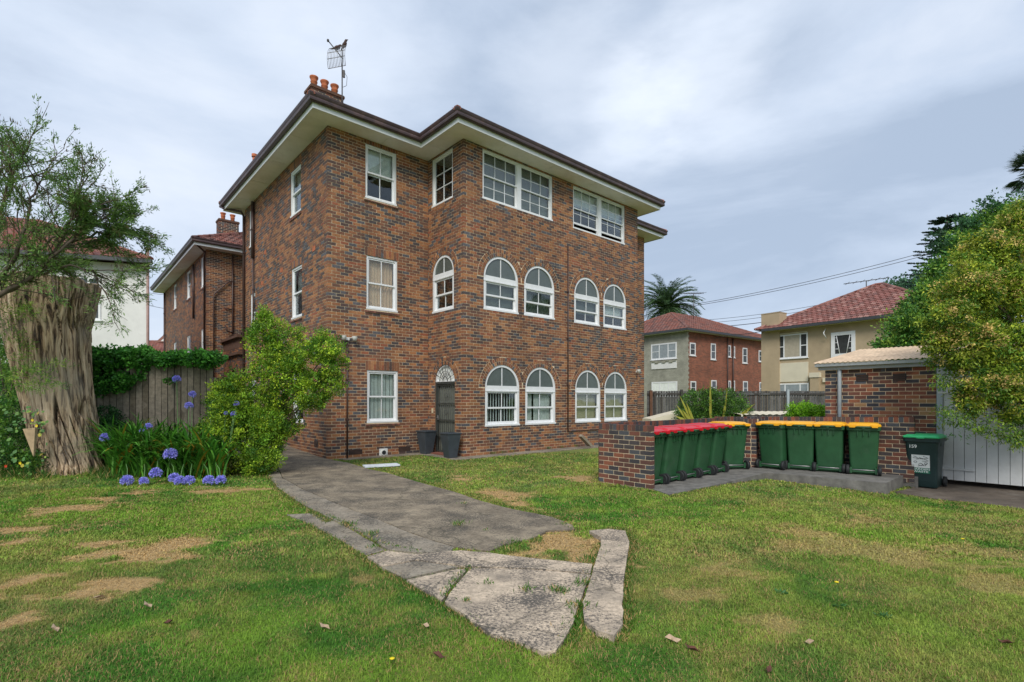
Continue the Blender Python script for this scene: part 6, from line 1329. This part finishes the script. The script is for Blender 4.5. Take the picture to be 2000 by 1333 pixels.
for k_, (px, py, Y, sc, bx, by) in enumerate([(205, 855, 10.6, .95, 238, 905), (333, 888, 10.2, 1.25, 330, 935), (305, 925, 10.0, 1.15, 318, 900), (340, 934, 10.0, 1.0, 335, 905), (370, 941, 9.85, 1.0, 385, 895), (351, 951, 9.75, 1.0, 372, 900), (248, 949, 9.8, 1.1, 252, 898), (281, 951, 9.75, .85, 290, 920), (408, 949, 9.8, 1.05, 395, 915), (431, 949, 9.85, 1.0, 420, 910), (345, 741, 11.2, .85, 350, 900), (376, 771, 11.2, .8, 372, 900), (369, 793, 11.0, .85, 365, 900), (462, 789, 10.9, .6, 440, 900), (456, 809, 10.9, .6, 440, 900), (412, 788, 11.2, .5, 410, 900), (290, 833, 10.8, .75, 300, 900), (277, 842, 10.9, .5, 285, 900), (441, 808, 10.95, .45, 430, 900)]):
    h_ = at(px, py, Y); h_.z = max(h_.z, .08); b_ = at(bx, by, 10.7); b_.z = .05; low = py > 900; m_ = h_.lerp(b_, .5) + Vector((0, -.05 if low else 0, .28 if low else 0)); m2_ = h_.lerp(b_, .2) + Vector((0, 0, .20 if low else 0))
    L0 = Vector(ag.location); st = MB().tube([b_ - L0, m_ - L0, m2_ - L0, h_ - L0], .007, 6).build('flower_stem', M['flower_stem'], ag)
    o = link('flower_head', um[k_ % 3], st, tuple(h_ - L0), (rnd.uniform(-.4, .4), rnd.uniform(-.3, .3), rnd.uniform(0, 6))); o.scale = (sc * 1.08,) * 3

# ivy on the fence
iv = []
for px in range(172, 425, 9):
    tz = 694 + rnd.uniform(-4, 4) + (0 if px < 290 else 4); iv.append(PB(px, tz + 4, 9, 9 if px > 290 else 15, 12.15, .22))
for px, py, rx, ry in [(185, 720, 18, 30), (205, 735, 20, 28), (225, 748, 20, 14), (195, 755, 16, 12), (245, 742, 15, 7), (262, 738, 12, 5), (215, 705, 24, 14), (330, 740, 5, 3), (180, 700, 14, 12), (160, 720, 14, 30)]: iv.append(PB(px, py, rx, ry, 12.1, .15))
o, _, _ = foliage('ivy', iv, 1100, 13, .075, .06, [(.018, .075, .013), (.045, .165, .022), (.09, .26, .035)], .05, None, up=.1); tag(o, 'dark green ivy hanging over the top of the paling fence', 'ivy')
# dark leafy shrub between stump and flowers, and undergrowth round the stump
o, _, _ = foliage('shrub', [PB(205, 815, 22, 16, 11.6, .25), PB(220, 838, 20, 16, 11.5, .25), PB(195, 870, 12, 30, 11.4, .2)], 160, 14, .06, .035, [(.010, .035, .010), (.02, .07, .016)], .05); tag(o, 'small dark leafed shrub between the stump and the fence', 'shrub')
lb = [PB(-10, 760, 60, 90, 11.6, .6), PB(30, 700, 40, 60, 11.9, .5), PB(15, 840, 50, 60, 11.0, .5), PB(45, 820, 32, 60, 10.9, .35), PB(25, 900, 48, 34, 10.5, .4), PB(-40, 880, 60, 60, 10.8, .5), PB(0, 640, 40, 60, 12.2, .5), PB(70, 905, 22, 26, 10.4, .25)]
lt = empty('hedge', (at(20, 900, 11).x, 11, .05), 0, 'tangled green shrubs filling the garden edge left of the stump', 'shrub')
o, _, _ = foliage('foliage', lb, 1500, 14, .065, .03, [(.012, .045, .012), (.03, .10, .018), (.075, .17, .022), (.12, .21, .03)], .06); under(o, lt)
mb = MB()
for tp in ((0, 640), (30, 700), (-20, 760), (50, 830), (10, 840)): limb(mb, [at(10, 920, 11), at(8, 850, 11.2), at(*tp, 11.4)], .03, .008, 6)
under(mb.build('branch', M['bark'], None), lt)
# nasturtium: round leaves with a few warm flowers
ns = empty('nasturtium', (at(30, 930, 10).x, 10.0, .05), 0, 'nasturtium with round leaves and a red flower in front of the hedge', 'plant'); mb = MB(); rr2 = random.Random(9)
dm = {}
M['nast_leaf'] = ramp_mat('nast_leaf', [(0, (.06, .16, .03)), (.4, (.10, .22, .03)), (.75, (.22, .30, .04)), (.92, (.40, .33, .03))], .6, bump=.05); M['petal_red'] = mat('petal_red', (.65, .05, .01), .5)
disc = MB().add([(0, 0, -.004)] + [(math.cos(t), math.sin(t), .06 * math.sin(3 * t)) for t in np.linspace(0, 6.283, 13)[:-1]], [(0, i_ + 1, (i_ + 1) % 12 + 1) for i_ in range(12)]).mesh('leaf', M['nast_leaf'])
for i_ in range(85):
    px, py = rr2.uniform(-10, 95), rr2.uniform(800, 930)
    if i_ < 22: px, py = rr2.uniform(25, 78), rr2.uniform(795, 850)
    if 40 < px < 75 and 830 < py < 890: continue
    p = at(px, py, rr2.uniform(9.9, 10.25)); s = rr2.uniform(.020, .042); o = link('leaf', disc, ns, tuple(p - ns.location), (rr2.uniform(.5, 1.4), rr2.uniform(-.4, .4), rr2.uniform(-.5, .5))); o.scale = (s, s, s)
for px, py, mt in ((12, 911, 'petal_red'), (72, 832, 'petal'), (40, 905, 'petal'), (64, 821, 'petal')):
    p = at(px, py, 9.9) - Vector(ns.location); mb = MB()
    for k in range(5): t = k * 1.257; mb.add([(0, 0, 0), (.035 * math.cos(t - .5), -.01, .035 * math.sin(t - .5)), (.045 * math.cos(t), -.015, .045 * math.sin(t)), (.035 * math.cos(t + .5), -.01, .035 * math.sin(t + .5))], [(0, 1, 2, 3)])
    mb.build('flower', M[mt], ns, tuple(p)).scale = (.7,) * 3
# rough grass at the foot of stump and hedge
sp = []
for px in list(range(-20, 105, 6)) + list(range(180, 240, 6)):
    for k in range(3): q_ = gnd(px + rnd.uniform(-3, 3), rnd.uniform(922, 944)); sp.append(((q_.x, q_.y, float(gh(q_.x, q_.y))), .5, 1.0))
for px in range(100, 180, 8): q_ = gnd(px, rnd.uniform(930, 940)); sp.append(((q_.x, q_.y, float(gh(q_.x, q_.y))), .3, .8))
tufts('long_grass', sp, 'longer uncut grass around the foot of the stump and hedge', n=50, L=(.10, .26), spread=.09, col=(.05, .14, .015))
sp = []
for px in range(225, 520, 7): q_ = gnd(px + rnd.uniform(-3, 3), rnd.uniform(920, 938)); sp.append(((q_.x, q_.y, float(gh(q_.x, q_.y))), .35, .7))
tufts('border_grass', sp, 'grass fringe under the flowers and the bush', n=45, L=(.06, .16), spread=.09, col=(.04, .11, .015))

# fine leaved tree reaching in from the left
YL = 9.0
tl = empty('tree', (at(-150, 925, YL).x, YL, .0), 0, 'open crowned tree with narrow leaves reaching in from the left edge', 'tree')
wood, red_t = MB(), MB(); tp_ = []
B0 = at(-150, 925, YL); B1 = at(-110, 620, YL); limb(wood, [B0, B1], .14, .10, 10)
tw_pos, tw_dir = [], []
def shoot(a, d, L, r, depth):
    """a thin branch that forks and ends in leafy shoots"""
    a = Vector(a); d = Vector(d).normalized(); n_ = 5; pts = [a.copy()]; p = a.copy()
    for i_ in range(n_):
        d = (d + Vector((rnd.gauss(0, .10), rnd.gauss(0, .10), rnd.gauss(.01, .10)))).normalized(); p = p + d * (L / n_); pts.append(p.copy())
        if depth > 0 and i_ >= 1:
            for k in range(2 if depth > 1 else rnd.choice((1, 2))):
                s = Vector((rnd.gauss(0, .6), rnd.gauss(0, .6), rnd.gauss(.05, .5))); shoot(p, d + s, L * rnd.uniform(.35, .55), r * .55, depth - 1)
        if depth == 0: tw_pos.append(p.copy()); tw_dir.append(d.copy())
    (wood if r > .006 else red_t).tube(pts, [r * (1 - .6 * i_ / n_) for i_ in range(n_ + 1)], 5 if r > .01 else 3, cap=False)
limbs_ = [([(-110, 620), (-20, 590), (60, 540), (130, 475), (190, 455), (215, 460)], .050), ([(-110, 640), (-10, 560), (30, 500), (52, 440), (60, 390), (82, 352)], .045), ([(-110, 620), (-20, 480), (10, 380), (28, 335), (42, 305)], .035),
          ([(30, 560), (110, 500), (160, 450), (205, 425), (238, 442)], .028), ([(-20, 590), (70, 540), (140, 520), (180, 530), (205, 572)], .026), ([(-60, 600), (10, 545), (90, 480), (140, 430), (175, 405), (200, 410)], .024), ([(-60, 560), (-10, 440), (30, 350), (62, 345), (92, 335)], .024), ([(-80, 520), (-20, 420), (0, 350), (6, 315)], .02), ([(60, 540), (120, 470), (148, 410), (156, 385)], .016)]
for pts, r0 in limbs_:
    P = [at(a, b, YL + .35 * math.sin(a * .02 + r0 * 90)) for a, b in pts]; limb(wood, P, r0, r0 * .25, 7, .02)
    for i_ in range(1, len(P)):
        for k in range(4):
            t = rnd.random(); p = P[i_ - 1].lerp(P[i_], t); d = (P[i_] - P[i_ - 1]).normalized(); shoot(p, d + Vector((rnd.gauss(0, .5), rnd.gauss(0, .55), rnd.gauss(.05, .55))), rnd.uniform(.45, .85), .011, 1 if i_ > 1 else 1)
under(wood.build('trunk', M['bark'], None), tl); under(red_t.build('twigs', M['bark_red'], None), tl)
tpp = np.array(tw_pos); tdd = np.array(tw_dir); ppx = tpp[:, 0] / tpp[:, 1] * F + 1000; ppy = HOR - (tpp[:, 2] - EYE) / tpp[:, 1] * F
dens = np.where((ppx > 120) & (ppy > 380) & (ppy < 530), 1.0, np.where(ppy < 380, .38, .42)); keep = nr.random(len(tpp)) < dens; tpp, tdd, ppx, ppy = tpp[keep], tdd[keep], ppx[keep], ppy[keep]
k = 12; idx = np.repeat(np.arange(len(tpp)), k); pos = tpp[idx] + nr.normal(0, .035, (len(idx), 3)); ax = tdd[idx] * 1.1 + nr.normal(0, .55, (len(idx), 3)); ax[:, 2] -= .12
c0 = np.array([(.065, .14, .035)]); c1_ = np.array([(.17, .28, .06)]); w = nr.random((len(tpp), 1)); lc = (c0 * (1 - w) + c1_ * w) * nr.uniform(.8, 1.6, (len(tpp), 1)); lc = np.where((nr.random((len(tpp), 1)) < .10), np.array([(.14, .11, .05)]), lc)
o = link('leaves', leaf_mesh('leaves', pos, ax, nr.uniform(.05, .10, len(idx)), .016, lc[idx], M['leaf'])); under(o, tl); print('left tree leaves', len(idx))
# its lower yellow-green spray in front of the stump
lo_ = [PB(20, 590, 28, 34, 9.4, .3), PB(60, 740, 42, 24, 9.6, .3), PB(15, 690, 30, 60, 9.8, .35), PB(110, 715, 28, 8, 9.5, .12), PB(20, 540, 25, 25, 9.4, .3), PB(60, 610, 20, 14, 9.4, .2), PB(120, 745, 22, 8, 9.5, .12)]
o, _, _ = foliage('lower_leaves', lo_, 330, 9, .085, .012, [(.04, .10, .02), (.10, .19, .025), (.20, .27, .04)], .05, None, up=.1); under(o, tl)

# golden green tree on the right
YR = 9.3
tr = empty('tree', (at(2090, 960, YR).x, YR, -.1), 0, 'big golden green tree with creamy blossom drooping over the grey shed door', 'tree')
rb_ = [PB(1990, 455, 46, 38, YR + .4, .5), PB(1930, 500, 42, 40, YR + .4, .5), PB(1885, 560, 42, 40, YR + .2, .5), PB(1960, 575, 70, 60, YR + .3, .7), PB(1848, 625, 34, 30, YR, .4), PB(1885, 675, 52, 38, YR, .5), PB(1965, 690, 66, 52, YR, .6), PB(1925, 752, 48, 32, YR - .2, .4), PB(1995, 785, 40, 38, YR - .2, .4), PB(1892, 792, 20, 18, YR - .2, .2), PB(2070, 600, 90, 110, YR + .2, .8), PB(2070, 780, 60, 50, YR, .5), PB(1822, 672, 16, 18, YR, .2), PB(2060, 430, 60, 50, YR + .4, .6)]
GG = [(.022, .068, .010), (.070, .14, .014), (.17, .22, .020), (.30, .31, .035)]
rbl = lumpy(rb_, 11, .30, 3)
o, _, _ = foliage('foliage', rbl, 5600, 19, .066, .025, GG, .055, None, up=.1, droop=.35, shell_=.35); under(o, tr)
hg = [PB(1862, 820, 22, 16, YR - .3, .15), PB(1920, 830, 20, 14, YR - .3, .15), PB(1975, 845, 18, 18, YR - .3, .15), PB(1840, 745, 14, 10, YR - .2, .1), PB(1870, 855, 10, 6, YR - .3, .1), PB(1990, 865, 12, 8, YR - .3, .1), PB(1835, 805, 10, 8, YR - .3, .1), PB(1940, 850, 16, 10, YR - .3, .1)]
o, _, _ = foliage('hanging_sprays', hg, 130, 14, .066, .018, GG[:3], .05, None, up=-.3, droop=.5); under(o, tr)
c, d, rad = clusters(rbl, 3000, .95); kp = (d[:, 2] > -.35) & (d[:, 1] < .55); c = c[kp]; k = 16; idx = np.repeat(np.arange(len(c)), k); nn_ = len(idx)
gate = fbm(c[:, 0] * 2.2, c[:, 2] * 2.2, 77, 3) > .43; idx = idx[gate[idx]]; nn_ = len(idx)
o = link('blossom', leaf_mesh('blossom', c[idx] + nr.normal(0, .034, (nn_, 3)), nr.normal(0, 1, (nn_, 3)) + [0, -.3, .5], nr.uniform(.025, .045, nn_), .024, (np.array([(.74, .57, .19)]) * nr.uniform(.55, 1.3, (len(c), 1)) + np.array([(.06, .0, .02)]) * nr.random((len(c), 1)))[idx], M['leaf'])); under(o, tr)
mb = MB(); rt = at(2090, 960, YR); ft = at(2060, 760, YR); limb(mb, [rt, ft], .13, .10, 9)
for tp in ((1985, 480), (1900, 560), (1870, 640), (1890, 720), (1930, 780), (1985, 640), (2060, 500), (1960, 600)): limb(mb, [ft, at(2010, (tp[1] + 760) / 2, YR + .1), at(*tp, YR + .1)], .055, .01, 7, .04)
under(mb.build('trunk', M['bark'], None), tr)
# darker green tree behind the shed
YG = 15.5
tg = empty('tree', (at(1880, 800, YG).x, YG, -.1), 0, 'dense mid green tree standing behind the shed roof', 'tree')
gb_ = [PB(1775, 645, 34, 34, YG, .7), PB(1815, 592, 26, 28, YG, .7), PB(1858, 528, 30, 36, YG, .8), PB(1915, 462, 42, 30, YG + .5, .8), PB(1960, 432, 50, 28, YG + .5, .8), PB(1850, 620, 80, 60, YG, 1.0), PB(1742, 672, 16, 10, YG, .4), PB(1882, 480, 22, 18, YG, .5), PB(1985, 520, 70, 90, YG + .5, 1.2), PB(1775, 690, 40, 14, YG + .6, .5)]
o, _, _ = foliage('foliage', lumpy(gb_, 6, .33, 5), 3600, 17, .11, .05, [(.025, .080, .018), (.050, .14, .025), (.11, .21, .03), (.17, .25, .035)], .10, None, up=.3, shell_=.4); under(o, tg)
sp_b = [PB(1870, 440, 14, 10, YG, .2), PB(1840, 462, 14, 10, YG, .2), PB(1895, 432, 16, 10, YG, .2), PB(1935, 400, 18, 12, YG, .2), PB(1975, 388, 16, 12, YG, .2), PB(1832, 487, 12, 10, YG, .2)]
o, _, _ = foliage('top_sprays', sp_b, 90, 14, .10, .05, [(.018, .05, .022), (.03, .085, .028)], .09, None); under(o, tg)
mb = MB(); a_ = at(1880, 800, YG); limb(mb, [a_, at(1870, 640, YG)], .18, .12, 9)
for tp in ((1765, 640), (1800, 575), (1850, 520), (1915, 460), (1960, 430)): limb(mb, [at(1870, 660, YG), at((tp[0] + 1870) / 2, (tp[1] + 650) / 2, YG), at(*tp, YG)], .07, .015, 6, .06)
under(mb.build('trunk', M['bark'], None), tg)

# bushes behind the bin wall
YC = 16.3
o, _, _ = foliage('bush', [PB(1370, 790, 36, 26, YC, .5), PB(1405, 785, 40, 24, YC, .5), PB(1432, 800, 30, 20, YC, .45), PB(1345, 808, 22, 16, YC, .4), PB(1390, 812, 60, 16, YC, .5)], 900, 14, .06, .035, [(.022, .055, .014), (.045, .11, .018), (.10, .20, .025)], .05); tag(o, 'round dark green bush behind the bin wall with yellow strap leaves around it', 'bush')
o, _, _ = foliage('bush', [PB(1565, 803, 24, 14, 15.2, .35), PB(1602, 806, 20, 12, 15.2, .35), PB(1580, 812, 36, 10, 15.2, .35)], 420, 14, .06, .035, [(.06, .16, .01), (.12, .27, .015), (.20, .36, .02)], .045); tag(o, 'low lime green bush beside the left end of the shed', 'bush')
fx_ = empty('flax', (at(1370, 820, 15.9).x, 15.9, .1), 0, 'yellow green strap leaved flax poking out round the dark bush', 'plant'); M['flax'] = mat('flax', (.30, .30, .04), .6, .2)
for px, py, bx in [(1327, 772, 1352), (1340, 785, 1355), (1387, 738, 1388), (1320, 790, 1345), (1421, 757, 1412), (1477, 787, 1430), (1470, 792, 1440), (1332, 800, 1350), (1318, 812, 1345)]:
    a, b = at(bx, 825, 15.9) - Vector(fx_.location), at(px, py, 15.8) - Vector(fx_.location); m_ = a.lerp(b, .5); w = Vector((.035, 0, .02)) if abs(px - bx) > 12 else Vector((.04, .0, 0)); w = (b - a).cross(Vector((0, 1, 0))).normalized() * .042
    MB().add([a - w, a + w, m_ + w + Vector((0, -.02, 0)), b, m_ - w + Vector((0, .02, 0))], [(0, 1, 2, 4), (4, 2, 3)]).build('leaf', M['flax'], fx_)

# palms
def palm(name_loc, n, L, droop, label, leaf=.5, col=((.02, .055, .018), (.05, .10, .03)), trunk=8, seed=3, angs=None, group='palms'):
    t = empty('palm_tree', (name_loc[0], name_loc[1], 0), 0, label, 'palm tree', group); rs = random.Random(seed); h = name_loc[2]
    if trunk: MB().tube([(0, 0, 0), (.05, 0, h * .5), (0, 0, h)], [.32, .28, .34], 12).build('trunk', M['bark'], t)
    P, A_, LL, CC_ = [], [], [], []; sp_ = MB()
    for i_ in range(n):
        az = rs.uniform(0, 6.283) if angs is None else rs.choice(angs) + rs.uniform(-.3, .3); el = rs.uniform(-.5, 1.45); Lf = L * rs.uniform(.85, 1.1); p = Vector((0, 0, h)); pts = [p.copy()]; e = el; m_ = 14
        for s in range(m_):
            d = Vector((math.cos(az) * math.cos(e), math.sin(az) * math.cos(e), math.sin(e))); p = p + d * Lf / m_; e -= droop / m_ * (1 + s / m_); pts.append(p.copy()); sdv = Vector((-math.sin(az), math.cos(az), 0))
            if s > 0:
                for q_ in range(4):
                    pp = pts[-2].lerp(pts[-1], q_ / 4)
                    for sg in (-1, 1): P.append(tuple(pp)); A_.append(tuple(sdv * sg * .9 + d * .75 + Vector((0, 0, .25 - .3 * rs.random())))); LL.append(leaf * (1 - .55 * abs(s / m_ - .35)) * rs.uniform(.85, 1.1)); w = rs.random(); CC_.append([col[0][c_] * (1 - w) + col[1][c_] * w for c_ in range(3)])
        sp_.tube(pts, [.035 * (1 - i2 / (m_ + 1)) + .006 for i2 in range(m_ + 1)], 4, cap=False)
    link('fronds', leaf_mesh('fronds', np.array(P), np.array(A_), np.array(LL), leaf * .07, np.array(CC_), M['leaf'], fold=.1), t); sp_.build('frond_stems', M['flower_stem'], t); return t
pp = at(1302, 602, 58); palm((pp.x, 58, pp.z), 135, 4.3, .95, 'tall feather palm rising behind the roof of the brick house', .62, seed=4)
# fan palm just outside the right edge
pp = at(2032, 330, 22); t = empty('palm_tree', (pp.x, 22, 0), 0, 'fan palm whose hanging fans show at the upper right edge', 'palm tree', 'palms'); MB().tube([(0, 0, 0), (0, 0, pp.z)], [.2, .18], 10).build('trunk', M['bark'], t); P, A_, LL, CC_ = [], [], [], []; rs = random.Random(8); st_ = MB()
for i_ in range(46):
    az, el = rs.uniform(0, 6.283), rs.uniform(-.9, 1.2); d = Vector((math.cos(az) * math.cos(el), math.sin(az) * math.cos(el), math.sin(el))); hub = Vector((0, 0, pp.z)) + d * rs.uniform(.5, .8); st_.tube([Vector((0, 0, pp.z)), hub], .012, 4); sdv = Vector((-math.sin(az), math.cos(az), 0)); upv = sdv.cross(d)
    for k in range(26):
        a = -1.5 + 3.0 * k / 25; P.append(tuple(hub)); A_.append(tuple(d * math.cos(a) + sdv * math.sin(a) + Vector((0, 0, -.25)))); LL.append(.62 * rs.uniform(.85, 1.1)); CC_.append((.03 * rs.uniform(.6, 1.4), .06 * rs.uniform(.6, 1.4), .025))
link('fronds', leaf_mesh('fronds', np.array(P), np.array(A_), np.array(LL), .035, np.array(CC_), M['leaf'], fold=.2), t); st_.build('frond_stems', M['flower_stem'], t)
# norfolk pine tiers and a far round tree
pp = at(1850, 600, 48); t = empty('norfolk_pine', (pp.x, 48, 0), 0, 'dark conifer with flat tiers of branches behind the green tree', 'tree'); hh = at(1868, 420, 48).z; MB().tube([(0, 0, 0), (0, 0, hh)], [.35, .05], 10).build('trunk', M['bark'], t); P, A_, LL, CC_ = [], [], [], []
z = 4.0
while z < hh - .5:
    R0 = 5.6 * (1 - (z - 4) / (hh - 3)) ** .75 + .3; nb_ = 9
    for i_ in range(nb_):
        az = 6.283 * i_ / nb_ + z; 
        for s in np.linspace(.1, 1, 26):
            b_ = Vector((math.cos(az) * R0 * s, math.sin(az) * R0 * s, z + .10 * R0 * s * s))
            for sg in (-1, 1, 0): P.append(tuple(b_)); A_.append((math.cos(az + sg * 1.1), math.sin(az + sg * 1.1), .35)); LL.append(.55 * (1.1 - .6 * s)); CC_.append((.04, .075, .055))
    z += .95
link('branches', leaf_mesh('branches', np.array(P), np.array(A_), np.array(LL), .14, np.array(CC_) * nr.uniform(.6, 1.4, (len(P), 1)), M['leaf']), t)
o = empty('tree', (at(1750, 700, 62).x, 62, 0), 0, 'far blue green tree top showing beyond the tan house roof', 'tree'); f2, _, _ = foliage('foliage', [PB(1745, 575, 30, 20, 62, 2), PB(1775, 568, 26, 24, 62, 2), PB(1800, 575, 30, 30, 62, 2), PB(1760, 600, 50, 30, 62, 2)], 700, 10, .35, .22, [(.03, .075, .04), (.05, .11, .055)], .35); under(f2, o); under(MB().tube([at(1765, 780, 62), at(1765, 600, 62)], .3, 8).build('trunk', M['bark']), o)
# foliage and hedging behind the left fence, hidden ground line closed off far away
hz_ = MB(); 
mbx = [PB(x_, 768 + 6 * math.sin(x_ * .3), 40, 16, 150, 10) for x_ in range(-500, 2600, 55)]
o, _, _ = foliage('treeline', mbx, 2600, 8, 1.6, 1.2, [(.03, .07, .035), (.05, .10, .045)], 1.2); tag(o, 'far off line of trees along the horizon', kind='stuff')
